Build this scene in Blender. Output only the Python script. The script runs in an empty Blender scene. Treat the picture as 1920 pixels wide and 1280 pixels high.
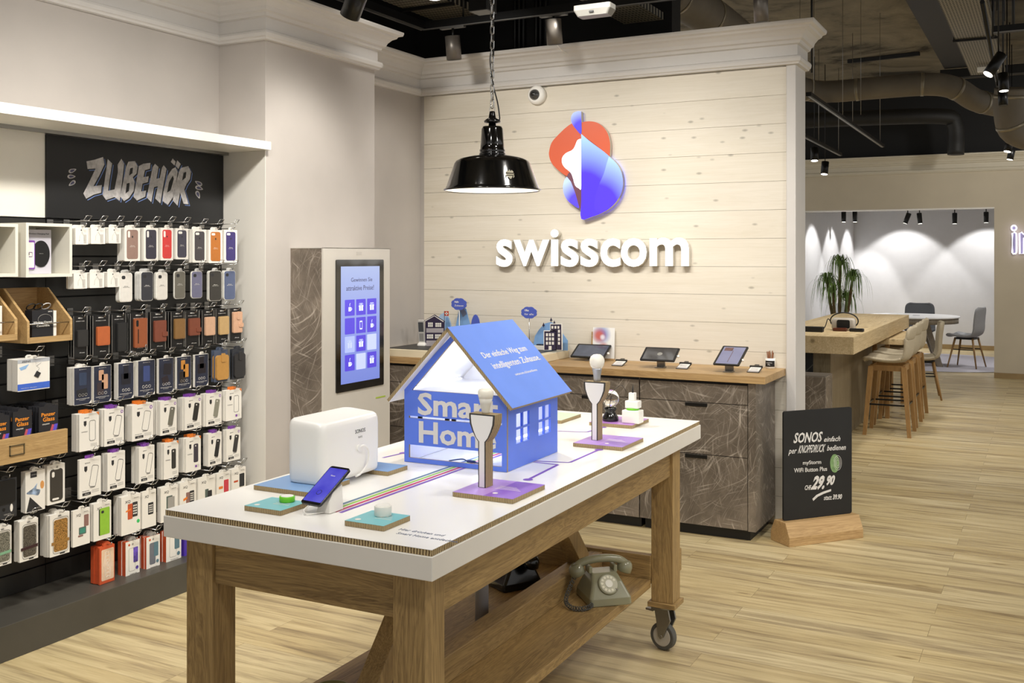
import bpy, math, random
from mathutils import Matrix, Vector
random.seed(7)
C = bpy.context.scene.collection
# ---------------------------------------------------------------- camera, world, exposure
F, HZ, H, PI = 1925.0, 482.0, 1.6, math.pi
YAW = math.radians(27.7)
SN, CS = math.sin(YAW), math.cos(YAW)
cam_d = bpy.data.cameras.new('camera'); cam = bpy.data.objects.new('camera', cam_d); C.objects.link(cam)
cam.location = (0, 0, H); cam.rotation_euler = (PI/2, 0, YAW)
cam_d.sensor_width = 36; cam_d.lens = 36*F/1920; cam_d.shift_y = -(640-HZ)/1920
cam_d.clip_start = .05; cam_d.clip_end = 100
bpy.context.scene.camera = cam
vs = bpy.context.scene.view_settings
vs.view_transform = 'Standard'; vs.look = 'None'; vs.gamma = 1; vs.use_curve_mapping = False
vs.exposure = 0.22
world = bpy.data.worlds.new('world'); bpy.context.scene.world = world; world.use_nodes = True
world.node_tree.nodes['Background'].inputs[0].default_value = (1, .975, .94, 1)
world.node_tree.nodes['Background'].inputs[1].default_value = .55

def spot(loc, to, power, angle=70, blend=.8, size=.06, col=(1, .962, .90)):
    l = bpy.data.lights.new('spot_light', 'SPOT'); o = bpy.data.objects.new('spot_light', l); C.objects.link(o)
    l.energy = power; l.spot_size = math.radians(angle); l.spot_blend = blend; l.shadow_soft_size = size; l.color = col
    o.location = loc; o.rotation_euler = (Vector(to)-Vector(loc)).to_track_quat('-Z', 'Y').to_euler()
    return o
# ceiling track lamps of the shop (above and behind the camera, over the aisle), and unseen fill spots added at the right
for (x, y, tx, ty, tz, p) in [
    (-2.3, 1.2, -3.9, 2.6, 1.3, 95), (-2.3, 2.3, -3.9, 3.3, 1.2, 95), (-2.2, 3.2, -3.9, 3.9, 1.3, 90),
    (-2.3, 2.0, -3.8, 3.0, .5, 50),
    (-1.2, 1.0, -1.8, 2.6, .9, 75), (-2.1, 2.1, -1.9, 2.9, .9, 60), (-.8, 3.3, -1.6, 3.5, .9, 70),
    (0.4, 1.8, -.4, 3.4, 0, 95), (.8, 4.2, -.2, 5.2, 0, 110), (.6, 6.6, -.3, 7.6, 0, 110), (.6, 9.4, -.4, 10.2, 0, 110),
    (.9, 12.0, -.2, 12.6, 0, 110), (-1.4, 9.2, -1.9, 9.8, .9, 110), (-1.5, 11.4, -1.8, 11.8, .9, 90), (-1.0, 4.6, -2.0, 5.7, .7, 65),
    (-2.9, 3.0, -3.2, 2.2, 0, 60), (1.2, 5.0, -1.4, 6.0, .5, 110), (1.3, 3.2, -1.2, 4.0, .4, 70), (1.2, 8.6, -1.6, 9.6, .3, 80),  (.4, 11.8, -.2, 15, 2.2, 110), (-1.0, 8.6, -1.2, 9.6, 0.4, 60)]:  # right-hand spots here are unseen fill, added for counter side, chalkboard, far wall
    spot((x, y, 3.2), (tx, ty, tz), p, 85, 1, .12)
for (x, ty, tz, p) in [(-3.3, 6.2, 2.2, 60), (-2.55, 6.2, 2.0, 75), (-1.8, 6.2, 2.0, 85), (-2.2, 6.2, 1.1, 60), (-3.2, 6.2, 1.0, 45), (-1.35, 6.2, 1.0, 45)]:
    spot((x, 4.3, 3.15), (x, ty, tz), p, 62, 1, .08)
spot((-2.5, 3.6, 3.1), (-3.67, 4.8, 1.5), 75, 60, .8, .05)
spot((-2.4, 4.3, 3.1), (-3.67, 4.45, 1.9), 45, 45, .8, .05)
spot((-2.6, 5.6, 3.1), (-3.99, 5.7, 1.7), 35, 60, .8, .05)
spot((-1.9, 2.6, 3.1), (-3.4, 4.7, 1.0), 45, 40, .8, .06)
# ---------------------------------------------------------------- where a line of sight meets a real plane
def rd(px):
    a = (px-960)/F
    return -SN+a*CS, CS+a*SN
def onT(px, py, t):
    d = rd(px); return Vector((t*d[0], t*d[1], H-t*(py-HZ)/F))
def onX(px, py, X): return onT(px, py, X/rd(px)[0])
def onY(px, py, Y): return onT(px, py, Y/rd(px)[1])
def onZ(px, py, z): return onT(px, py, F*(H-z)/(py-HZ))

# ---------------------------------------------------------------- materials
def lin(h):
    if isinstance(h, str):
        h = h.lstrip('#'); c = [int(h[i:i+2], 16)/255 for i in (0, 2, 4)]
    else: c = h
    return tuple((x/12.92 if x <= .04045 else ((x+.055)/1.055)**2.4) for x in c)+(1,)
MC = {}
def base(name):
    m = bpy.data.materials.new(name); m.use_nodes = True
    nt = m.node_tree; return m, nt, nt.nodes['Principled BSDF']
def N(nt, t, **k):
    n = nt.nodes.new(t)
    for a, b in k.items():
        if a.startswith('i_'):
            key = a[2:]; n.inputs[int(key) if key.isdigit() else key.replace('_', ' ')].default_value = b
        else: setattr(n, a, b)
    return n
def coords(nt, scale=(1, 1, 1), kind='Object', rot=(0, 0, 0)):
    tc = N(nt, 'ShaderNodeTexCoord'); mp = N(nt, 'ShaderNodeMapping')
    mp.inputs['Scale'].default_value = scale; mp.inputs['Rotation'].default_value = rot
    nt.links.new(tc.outputs[kind], mp.inputs[0]); return mp.outputs[0]
def ramp(nt, fac, stops):
    r = N(nt, 'ShaderNodeValToRGB'); e = r.color_ramp.elements
    e[0].position, e[0].color = stops[0]; e[1].position, e[1].color = stops[-1]
    for p, c in stops[1:-1]:
        x = e.new(p); x.color = c
    nt.links.new(fac, r.inputs[0]); return r.outputs[0]
def mix(nt, fac, a, b, mode='MIX'):
    m = N(nt, 'ShaderNodeMix', data_type='RGBA', blend_type=mode)
    for i, s in ((0, fac), (6, a), (7, b)):
        if hasattr(s, 'links'): nt.links.new(s, m.inputs[i])
        else: m.inputs[i].default_value = s
    return m.outputs[2]
def mth(nt, op, a, b=0.0):
    m = N(nt, 'ShaderNodeMath', operation=op)
    for i, s in ((0, a), (1, b)):
        if hasattr(s, 'links'): nt.links.new(s, m.inputs[i])
        else: m.inputs[i].default_value = s
    return m.outputs[0]
def bump(nt, b, h, strength=.2, dist=.01):
    n = N(nt, 'ShaderNodeBump'); n.inputs['Strength'].default_value = strength; n.inputs['Distance'].default_value = dist
    nt.links.new(h, n.inputs['Height']); nt.links.new(n.outputs[0], b.inputs['Normal'])
def mat(name, col='#888888', rough=.5, metal=0, emis=0, var=.06, scale=9, bmp=0, trans=0, ecol=None, coat=0):
    if name in MC: return MC[name]
    m, nt, b = base(name); c = lin(col)
    b.inputs['Roughness'].default_value = rough; b.inputs['Metallic'].default_value = metal
    if var > 0:
        n = N(nt, 'ShaderNodeTexNoise', i_Scale=float(scale), i_Detail=4.0)
        nt.links.new(coords(nt), n.inputs['Vector'])
        d = tuple(x*(1-var*2) for x in c[:3])+(1,); l = tuple(min(1, x*(1+var)) for x in c[:3])+(1,)
        nt.links.new(ramp(nt, n.outputs[0], [(.3, d), (.7, l)]), b.inputs['Base Color'])
        if bmp: bump(nt, b, n.outputs[0], bmp)
    else: b.inputs['Base Color'].default_value = c
    if emis:
        b.inputs['Emission Color'].default_value = lin(ecol or col); b.inputs['Emission Strength'].default_value = emis
    if trans: b.inputs['Transmission Weight'].default_value = trans; b.inputs['IOR'].default_value = 1.3
    if coat: b.inputs['Coat Weight'].default_value = coat; b.inputs['Coat Roughness'].default_value = .08
    MC[name] = m; return m
def wood(name, light, dark, axis='X', rough=.5, sc=1.0, ring=.5, knots=0.0, bmp=.15, kd=0):
    if name in MC: return MC[name]
    m, nt, b = base(name); b.inputs['Roughness'].default_value = rough
    ax = 'XYZ'.index(axis)
    s = [14*sc]*3; s[ax] = 1.1*sc
    v = coords(nt, tuple(s))
    n1 = N(nt, 'ShaderNodeTexNoise', i_Scale=1.0, i_Detail=6.0, i_Roughness=.6, i_Distortion=.8); nt.links.new(v, n1.inputs['Vector'])
    s2 = [190*sc]*3; s2[ax] = 5*sc
    n2 = N(nt, 'ShaderNodeTexNoise', i_Scale=1.0, i_Detail=3.0, i_Roughness=.7); nt.links.new(coords(nt, tuple(s2)), n2.inputs['Vector'])
    rings = mth(nt, 'FRACT', mth(nt, 'MULTIPLY', n1.outputs[0], 13.0))
    rr = mth(nt, 'ABSOLUTE', mth(nt, 'SUBTRACT', rings, .5))
    f = mth(nt, 'ADD', mth(nt, 'MULTIPLY', rr, ring), mth(nt, 'ADD', mth(nt, 'MULTIPLY', n2.outputs[0], .5), mth(nt, 'MULTIPLY', n1.outputs[0], .5)))
    col = ramp(nt, f, [(.35, lin(dark)), (.8, lin(light))])
    if knots:
        vs_ = [(kd or 7)*sc]*3; vs_[ax] = .45*(kd or 7)*sc
        vo = N(nt, 'ShaderNodeTexVoronoi', i_Scale=1.0); nt.links.new(coords(nt, tuple(vs_)), vo.inputs['Vector'])
        k = ramp(nt, vo.outputs['Distance'], [(.05, (knots, knots, knots, 1)), (.13, (0, 0, 0, 1))])
        col = mix(nt, k, col, tuple(x*.45 for x in lin(dark)[:3])+(1,))
    nt.links.new(col, b.inputs['Base Color']); bump(nt, b, f, bmp, .003)
    MC[name] = m; return m
def slate(name='stone laminate'):
    if name in MC: return MC[name]
    m, nt, b = base(name); b.inputs['Roughness'].default_value = .42
    n = N(nt, 'ShaderNodeTexNoise', i_Scale=2.6, i_Detail=8.0, i_Roughness=.65, i_Distortion=.5); nt.links.new(coords(nt, kind='Object'), n.inputs['Vector'])
    col = ramp(nt, n.outputs[0], [(.3, lin('#4b4239')), (.5, lin('#695f54')), (.72, lin('#8a7e70'))])
    wob = N(nt, 'ShaderNodeTexNoise', i_Scale=2.2, i_Detail=1.0); nt.links.new(coords(nt), wob.inputs['Vector'])
    wv = N(nt, 'ShaderNodeVectorMath', operation='SCALE'); nt.links.new(wob.outputs[1], wv.inputs[0]); wv.inputs['Scale'].default_value = .3
    for i, (s, r) in enumerate([((4, 4, 120), (.5, .55, .2)), ((5, 5, 100), (-.7, -.9, .3)), ((4, 4, 140), (.2, 1.3, .9)), ((5, 5, 110), (-.3, -.3, .4)), ((6, 6, 90), (.9, -1.3, -.5)), ((3, 3, 95), (1.2, .4, 1.1))]):
        ad = N(nt, 'ShaderNodeVectorMath', operation='ADD'); nt.links.new(coords(nt), ad.inputs[0]); nt.links.new(wv.outputs[0], ad.inputs[1])
        mp = N(nt, 'ShaderNodeMapping'); mp.inputs['Rotation'].default_value = r; nt.links.new(ad.outputs[0], mp.inputs[0])
        mp2 = N(nt, 'ShaderNodeMapping'); mp2.inputs['Scale'].default_value = s; mp2.inputs['Location'].default_value = (i*3.1, i*1.7, i); nt.links.new(mp.outputs[0], mp2.inputs[0])
        q = N(nt, 'ShaderNodeTexNoise', i_Scale=1.0, i_Detail=3.0, i_Roughness=.5); nt.links.new(mp2.outputs[0], q.inputs['Vector'])
        k = ramp(nt, q.outputs[0], [(.60, (0, 0, 0, 1)), (.74, (.62, .62, .62, 1))])
        g = N(nt, 'ShaderNodeTexNoise', i_Scale=2.6+i*.5, i_Detail=2.0); nt.links.new(coords(nt, rot=r), g.inputs['Vector'])
        k2 = mth(nt, 'MULTIPLY', k, ramp(nt, g.outputs[0], [(.42, (.1, .1, .1, 1)), (.62, (1, 1, 1, 1))]))
        col = mix(nt, k2, col, lin('#cfc4b6'))
    nt.links.new(col, b.inputs['Base Color']); bump(nt, b, n.outputs[0], .1)
    MC[name] = m; return m
def cardboard(name='cardboard', freq=760.0):
    if name in MC: return MC[name]
    m, nt, b = base(name); b.inputs['Roughness'].default_value = .9
    s = N(nt, 'ShaderNodeSeparateXYZ'); nt.links.new(coords(nt), s.inputs[0])
    n = N(nt, 'ShaderNodeTexNoise', i_Scale=60.0); nt.links.new(coords(nt), n.inputs['Vector'])
    u = mth(nt, 'ADD', mth(nt, 'MULTIPLY', mth(nt, 'ADD', s.outputs[0], s.outputs[1]), freq), mth(nt, 'MULTIPLY', n.outputs[0], 5.0))
    w = mth(nt, 'ADD', mth(nt, 'MULTIPLY', mth(nt, 'SINE', u), .5), .5)
    nt.links.new(ramp(nt, w, [(.2, lin('#6b5638')), (.7, lin('#cbb589'))]), b.inputs['Base Color']); bump(nt, b, w, .6, .002)
    MC[name] = m; return m
def floor_mat():
    m, nt, b = base('floor planks'); b.inputs['Roughness'].default_value = .42
    v = coords(nt)
    br = N(nt, 'ShaderNodeTexBrick', offset=.37, i_Scale=1.0, i_Bias=0.0); br.inputs['Brick Width'].default_value = 1.25; br.inputs['Row Height'].default_value = .155
    br.inputs['Mortar Size'].default_value = .0012; br.inputs['Mortar Smooth'].default_value = .2
    br.inputs['Color1'].default_value = (0, 0, 0, 1); br.inputs['Color2'].default_value = (1, 1, 1, 1); br.inputs['Mortar'].default_value = (.5, .5, .5, 1)
    nt.links.new(v, br.inputs['Vector'])
    # per-plank shift of the grain
    sh = N(nt, 'ShaderNodeCombineXYZ'); nt.links.new(mth(nt, 'MULTIPLY', br.outputs[0], 7.0), sh.inputs[0]); nt.links.new(mth(nt, 'MULTIPLY', br.outputs[0], 3.0), sh.inputs[2])
    def nz(s, **k):
        ad = N(nt, 'ShaderNodeVectorMath', operation='ADD'); nt.links.new(coords(nt, s), ad.inputs[0]); nt.links.new(sh.outputs[0], ad.inputs[1])
        n = N(nt, 'ShaderNodeTexNoise', **k); nt.links.new(ad.outputs[0], n.inputs['Vector']); return n.outputs[0]
    g = nz((1.3, 17, 1), i_Scale=1.0, i_Detail=6.0, i_Roughness=.62, i_Distortion=.5)
    f = nz((6, 150, 1), i_Scale=1.0, i_Detail=3.0)
    k = mth(nt, 'ADD', mth(nt, 'MULTIPLY', g, .8), mth(nt, 'MULTIPLY', f, .2))
    col = ramp(nt, k, [(.32, lin('#8b7b5f')), (.42, lin('#ae9c78')), (.52, lin('#cab98f')), (.68, lin('#dccca4'))])
    tint = ramp(nt, br.outputs[0], [(0, lin('#efe9dc')), (1, lin('#ffffff'))])
    col = mix(nt, 1.0, col, tint, 'MULTIPLY')
    vo = N(nt, 'ShaderNodeTexVoronoi', i_Scale=1.0); nt.links.new(coords(nt, (1.7, 6.5, 1)), vo.inputs['Vector'])
    kn = ramp(nt, vo.outputs['Distance'], [(.03, (.7, .7, .7, 1)), (.1, (0, 0, 0, 1))])
    col = mix(nt, kn, col, lin('#7d6640'))
    col = mix(nt, mth(nt, 'MULTIPLY', br.outputs['Fac'], .55), col, lin('#6f5c3c'))
    nt.links.new(col, b.inputs['Base Color']); bump(nt, b, k, .06, .003)
    return m
def concrete():
    m, nt, b = base('ceiling concrete'); b.inputs['Roughness'].default_value = .9
    n = N(nt, 'ShaderNodeTexNoise', i_Scale=.9, i_Detail=9.0, i_Roughness=.7, i_Distortion=.8); nt.links.new(coords(nt), n.inputs['Vector'])
    c = ramp(nt, n.outputs[0], [(.36, lin('#38342a')), (.46, lin('#787060')), (.7, lin('#9b917b'))])
    br = N(nt, 'ShaderNodeTexWave', i_Scale=1.4, i_Distortion=1.0); nt.links.new(coords(nt, (.02, 1, 1)), br.inputs['Vector'])
    c = mix(nt, ramp(nt, br.outputs[0], [(0, (.5, .5, .5, 1)), (.05, (0, 0, 0, 1))]), c, lin('#2c281f'))
    nt.links.new(c, b.inputs['Base Color']); bump(nt, b, n.outputs[0], .5, .02); return m
def hexmat():
    m, nt, b = base('hexagon tile'); b.inputs['Roughness'].default_value = .5
    v = N(nt, 'ShaderNodeTexVoronoi', feature='DISTANCE_TO_EDGE', i_Scale=5.5, i_Randomness=0.0); nt.links.new(coords(nt, (1, 1, 1), rot=(0, PI/4, 0)), v.inputs['Vector'])
    nt.links.new(ramp(nt, v.outputs[0], [(.01, lin('#4a4a46')), (.03, lin('#16181a'))]), b.inputs['Base Color']); return m

PLASTER = mat('plaster', '#b7b0a9', .85, var=.045, scale=1.8, bmp=.05)
CREAM = mat('cream plaster', '#cfc4ae', .85, var=.03, scale=2)
TRIM = mat('moulding white', '#d2cec9', .6, var=.01)
WHITE = mat('white lacquer', '#f2efe8', .35, var=.01)
WHITEP = mat('white paper', '#eeeae2', .6, var=.02)
BLACK = mat('black paint', '#0e0e0e', .5, var=.02)
BLACKM = mat('black metal', '#131313', .35, .3, var=.02)
BLACKG = mat('black enamel', '#0a0a0a', .12, var=0, coat=.6)
CEILB = mat('ceiling black', '#101010', .8, var=.05)
SLAT = mat('slatwall charcoal', '#23221f', .38, var=.08, scale=5)
CHALK = mat('chalkboard', '#191919', .6, var=.18, scale=4)
CHROME = mat('chrome', '#c8c8c8', .2, 1, var=0)
STEEL = mat('brushed steel', '#9a9894', .38, 1, var=.03)
GREYP = mat('grey plastic', '#8a8a8a', .5, var=.02)
OAKX = wood('oak x', '#b0925f', '#735a38', 'X', .5, 1.2, .5, .5)
OAKY = wood('oak y', '#b0925f', '#735a38', 'Y', .5, 1.2, .5, .5)
OAKZ = wood('oak z', '#b29461', '#755c3a', 'Z', .5, 1.2, .45)
TOPX = wood('worktop oak', '#c9a876', '#95744a', 'X', .45, .9, .3, .3)
TOPY = wood('worktop oak y', '#c9a876', '#95744a', 'Y', .45, .9, .3, .3)
CRATE = wood('crate oak', '#c9a873', '#96764a', 'Y', .5, 1.5, .3)
PINE = wood('pale pine', '#e4ddd0', '#d5ccba', 'X', .6, .55, .12, .7, .08, 23)
SLABY = wood('slab oak', '#e2cda4', '#b29666', 'Y', .5, .7, .35, .8)
LEGW = wood('stool leg oak', '#b58e58', '#85633a', 'Z', .45, 1.5, .2)
STONE = slate(); CARD = cardboard(); CARDF = cardboard('fine cardboard', 1500.0)
CHALKW = mat('chalk white', '#d9d6d2', .8, var=.08, scale=60)
SBLUE = mat('sign blue', '#7599f2', .4, var=.02)
SBLUE2 = mat('house blue', '#5d7fec', .4, var=.02)
FABG = mat('grey fabric', '#a6a7aa', .95, var=.1, scale=220, bmp=.2)
FABD = mat('dark grey fabric', '#5a5c60', .95, var=.1, scale=220, bmp=.2)
FABB = mat('beige fabric', '#b3a78f', .95, var=.1, scale=220, bmp=.2)

# ---------------------------------------------------------------- geometry builder
TX = {}
def txmesh(s, bold=0.0):
    if (s, bold) in TX: return TX[(s, bold)]
    c = bpy.data.curves.new('t', 'FONT'); c.body = s; c.size = 1; c.offset = bold; c.extrude = .5; c.resolution_u = 4 if len(s) < 3 else 2
    o = bpy.data.objects.new('t', c); C.objects.link(o)
    dg = bpy.context.evaluated_depsgraph_get(); dg.update(); me = bpy.data.meshes.new_from_object(o.evaluated_get(dg))
    v = [tuple(p.co) for p in me.vertices]; f = [tuple(p.vertices) for p in me.polygons]
    bpy.data.objects.remove(o); bpy.data.curves.remove(c); bpy.data.meshes.remove(me)
    x0 = min(p[0] for p in v); x1 = max(p[0] for p in v); y0 = min(p[1] for p in v); y1 = max(p[1] for p in v)
    v = [((p[0]-x0)/(x1-x0), (p[1]-y0)/(y1-y0), p[2]+.5) for p in v]
    TX[(s, bold)] = (v, f, x1-x0, y1-y0); return TX[(s, bold)]
def frX(x=0, y=0, z=0): return Matrix(((0, 0, 1, x), (1, 0, 0, y), (0, 1, 0, z), (0, 0, 0, 1)))
def frY(x=0, y=0, z=0): return Matrix(((1, 0, 0, x), (0, 0, -1, y), (0, 1, 0, z), (0, 0, 0, 1)))
def frZ(x=0, y=0, z=0, a=0): return Matrix.Translation((x, y, z)) @ Matrix.Rotation(a, 4, 'Z')
def rrect(x0, x1, y0, y1, r, n=4):
    p = []
    for cx, cy, a in ((x1-r, y0+r, -PI/2), (x1-r, y1-r, 0), (x0+r, y1-r, PI/2), (x0+r, y0+r, PI)):
        for i in range(n+1):
            t = a+PI/2*i/n; p.append((cx+r*math.cos(t), cy+r*math.sin(t)))
    return p
def circ(cx, cy, r, n=24, ry=None):
    return [(cx+r*math.cos(2*PI*i/n), cy+(ry or r)*math.sin(2*PI*i/n)) for i in range(n)]
def smooth_poly(p, n=4, closed=True):
    out = []; L = len(p)
    for i in range(L if closed else L-1):
        if closed: a, b, c, d = p[(i-1) % L], p[i], p[(i+1) % L], p[(i+2) % L]
        else: a, b, c, d = p[max(0, i-1)], p[i], p[i+1], p[min(L-1, i+2)]
        for k in range(n):
            t = k/n
            out.append(tuple(.5*((2*b[j])+(-a[j]+c[j])*t+(2*a[j]-5*b[j]+4*c[j]-d[j])*t*t+(-a[j]+3*b[j]-3*c[j]+d[j])*t**3) for j in range(len(b))))
    if not closed: out.append(tuple(p[-1]))
    return out
class G:
    def __init__(s): s.v = []; s.f = []; s.m = []; s.s = []; s.T = Matrix.Identity(4)
    def add(s, vs_, fs, m=0, sm=False, T=None):
        o = len(s.v); T = s.T @ T if T is not None else s.T
        s.v += [tuple(T @ Vector(p)) for p in vs_]
        for f in fs: s.f.append(tuple(i+o for i in f)); s.m.append(m); s.s.append(sm)
        return s
    def box(s, x0, x1, y0, y1, z0, z1, m=0, T=None):
        return s.add([(x0, y0, z0), (x1, y0, z0), (x1, y1, z0), (x0, y1, z0), (x0, y0, z1), (x1, y0, z1), (x1, y1, z1), (x0, y1, z1)],
                     [(0, 3, 2, 1), (4, 5, 6, 7), (0, 1, 5, 4), (1, 2, 6, 5), (2, 3, 7, 6), (3, 0, 4, 7)], m, False, T)
    def prism(s, poly, w0, w1, m=0, T=None, sm=False, side=None):
        n = len(poly); A = sum(poly[i][0]*poly[(i+1) % n][1]-poly[(i+1) % n][0]*poly[i][1] for i in range(n))
        if A < 0: poly = poly[::-1]
        s.add([(p[0], p[1], w0) for p in poly]+[(p[0], p[1], w1) for p in poly], [tuple(range(n-1, -1, -1)), tuple(range(n, 2*n))], m, False, T)
        o = len(s.v)-2*n; 
        for i in range(n):
            j = (i+1) % n; s.f.append((o+i, o+j, o+n+j, o+n+i)); s.m.append(m if side is None else side); s.s.append(sm)
        return s
    def loft(s, rings, m=0, T=None, sm=True, cap=True, loop=True):
        n = len(rings[0]); vs_ = [p for r in rings for p in r]; fs = []
        for k in range(len(rings)-1):
            for i in range(n if loop else n-1):
                j = (i+1) % n; fs.append((k*n+i, k*n+j, (k+1)*n+j, (k+1)*n+i))
        s.add(vs_, fs, m, sm, T)
        if cap:
            o = len(s.v)-len(vs_); s.f.append(tuple(o+i for i in range(n-1, -1, -1))); s.m.append(m); s.s.append(False)
            o2 = o+(len(rings)-1)*n; s.f.append(tuple(o2+i for i in range(n))); s.m.append(m); s.s.append(False)
        return s
    def lathe(s, prof, n=24, m=0, T=None, cap=True, sm=True):
        return s.loft([[(max(r, 1e-4)*math.cos(2*PI*i/n), max(r, 1e-4)*math.sin(2*PI*i/n), z) for i in range(n)] for r, z in prof], m, T, sm, cap)
    def tube(s, pts, r, n=8, m=0, T=None, closed=False):
        pts = [Vector(p) for p in pts]; L = len(pts); rings = []; up = None
        for i, p in enumerate(pts):
            if closed: d = pts[(i+1) % L]-pts[i-1]
            else: d = pts[min(L-1, i+1)]-pts[max(0, i-1)]
            d.normalize()
            if up is None: up = Vector((0, 0, 1)) if abs(d.z) < .9 else Vector((1, 0, 0))
            a = d.cross(up).normalized(); b = a.cross(d).normalized(); up = b
            rr = r[i] if isinstance(r, (list, tuple)) else r
            rings.append([tuple(p+a*rr*math.cos(2*PI*k/n)+b*rr*math.sin(2*PI*k/n)) for k in range(n)])
        if closed: rings.append(rings[0])
        return s.loft(rings, m, T, True, not closed)
    def ball(s, c, r, n=16, m=0, rz=None, T=None):
        rz = rz or r; k = n//2
        return s.loft([[(c[0]+max(1e-4, r*math.sin(PI*j/k))*math.cos(2*PI*i/n), c[1]+max(1e-4, r*math.sin(PI*j/k))*math.sin(2*PI*i/n), c[2]-rz*math.cos(PI*j/k)) for i in range(n)] for j in range(k+1)], m, T, True, True)
    def text(s, t, u0, u1, v0, v1, w0=0, w1=.0006, m=0, T=None, bold=0.0, shear=0.0):
        v, f, _, _ = txmesh(t, bold)
        return s.add([(u0+(u1-u0)*(p[0])+shear*(p[1]-.5)*(v1-v0), v0+(v1-v0)*p[1], w0+(w1-w0)*p[2]) for p in v], f, m, False, T)
    def build(s, name, mats, parent=None, loc=None, bevel=0, rotz=0, seg=2):
        me = bpy.data.meshes.new(name); me.from_pydata(s.v, [], s.f)
        for mm in (mats if isinstance(mats, (list, tuple)) else [mats]): me.materials.append(mm)
        me.polygons.foreach_set('material_index', s.m); me.polygons.foreach_set('use_smooth', s.s); me.update()
        o = bpy.data.objects.new(name, me); C.objects.link(o)
        if parent: o.parent = parent
        if loc: o.location = loc
        if rotz: o.rotation_euler[2] = rotz
        if bevel:
            b = o.modifiers.new('bevel', 'BEVEL'); b.width = bevel; b.segments = seg; b.limit_method = 'ANGLE'; b.angle_limit = .6
            o.modifiers.new('wn', 'WEIGHTED_NORMAL') if False else None
        return o
def tag(o, label, cat, group=None):
    o['label'] = label; o['category'] = cat
    if group: o['group'] = group
    return o
def thing(name, label, cat, loc=(0, 0, 0), rotz=0, group=None):
    o = bpy.data.objects.new(name, None); o.empty_display_size = .05; C.objects.link(o); o.location = loc; o.rotation_euler = (0, 0, rotz)
    return tag(o, label, cat, group)
def struct(o, label=None):
    o['kind'] = 'structure'
    if label: o['label'] = label; 
    return o
KIDS = {}
def kids(r): return [o for o in bpy.data.objects if o.parent == r]
def dup(root, loc, rotz=0, label=None, group=None, ks=None):
    r = root.copy(); C.objects.link(r); r.location = loc; r.rotation_euler = (0, 0, rotz)
    if label: r['label'] = label
    if group: r['group'] = group
    for ch in (ks if ks is not None else kids(root)):
        c = ch.copy(); C.objects.link(c); c.parent = r
        for g in kids(ch):
            d = g.copy(); C.objects.link(d); d.parent = c
    return r
# ================================================================ THE SETTING
XL, XP, YW = -3.995, -3.67, 6.2            # left wall, pillar face, timber wall
Y1, Y2 = 4.19, 5.178
XE, YF = -1.348, 15.04
def sbox(name, m, *b, bevel=0):
    return struct(G().box(*b).build(name, m, bevel=bevel))
struct(G().box(-6, 4, -3, 21, -.1, 0).build('floor', floor_mat()))
g = G().box(-4.4, 4, -3, 15.2, 4.0, 4.15); struct(g.build('ceiling', concrete()))
sbox('wall_left', PLASTER, -4.2, XL, -2, 6.8, 0, 2.9)
sbox('wall_pillar', PLASTER, XL, XP, Y1, Y2, 0, 2.9)
sbox('wall_back', PLASTER, -4.2, XE, YW+.021, YW+.25, 0, 2.93)
g = G(); z = 0.0
rows = [0, .165, .337, .509, .681, .853, 1.025, 1.197, 1.369, 1.541, 1.713, 1.885, 2.057, 2.229, 2.401, 2.573, 2.745]
rnd = random.Random(3)
for a, b in zip(rows[:-1], rows[1:]):
    xs = [XL+.03, XE-.052]
    for p, q in zip(xs[:-1], xs[1:]): g.box(p+.0008, q-.0008, YW, YW+.02, a+.0016, b)
struct(g.build('wall_back_timber_cladding', PINE), None)
sbox('trim_1', mat('groove shadow gap', '#4b4335', .9, var=0), XL+.03, XE-.052, YW+.012, YW+.0215, 0, 2.745)
sbox('trim_2', TRIM, XE-.052, XE+.004, YW-.012, YW+.26, 0, 2.76, bevel=.004)
sbox('trim_3', PLASTER, XL, XL+.03, YW+.001, YW+.021, 0, 2.76)
CP = [(0, 2.745), (.022, 2.747), (.026, 2.757), (.034, 2.762), (.038, 2.780), (.034, 2.792), (.014, 2.800), (.014, 2.862), (.03, 2.868), (.036, 2.885), (.05, 2.892), (.058, 2.912), (.078, 2.934), (.098, 2.944), (.104, 2.955), (.125, 2.962), (.13, 2.975), (.13, 2.985), (0, 2.985)]
def cornice(name, path, m=TRIM, prof=CP, dz=0):
    rings = []; L = len(path)
    for i, p in enumerate(path):
        p = Vector(p); ns = []
        if i > 0: d = (p-Vector(path[i-1])).normalized(); ns.append(Vector((d.y, -d.x)))
        if i < L-1: d = (Vector(path[i+1])-p).normalized(); ns.append(Vector((d.y, -d.x)))
        n = ns[0] if len(ns) == 1 else (ns[0]+ns[1])/(1+ns[0].dot(ns[1]))
        rings.append([(p.x+n.x*o, p.y+n.y*o, z+dz) for o, z in prof])
    g = G(); g.loft(rings, sm=False); return struct(g.build(name, m))
cornice('trim_4', [(XL, -2), (XL, Y1), (XP, Y1), (XP, Y2), (XL, Y2), (XL, YW-.012), (XE+.004, YW-.012), (XE+.004, YW+.26)])
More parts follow.
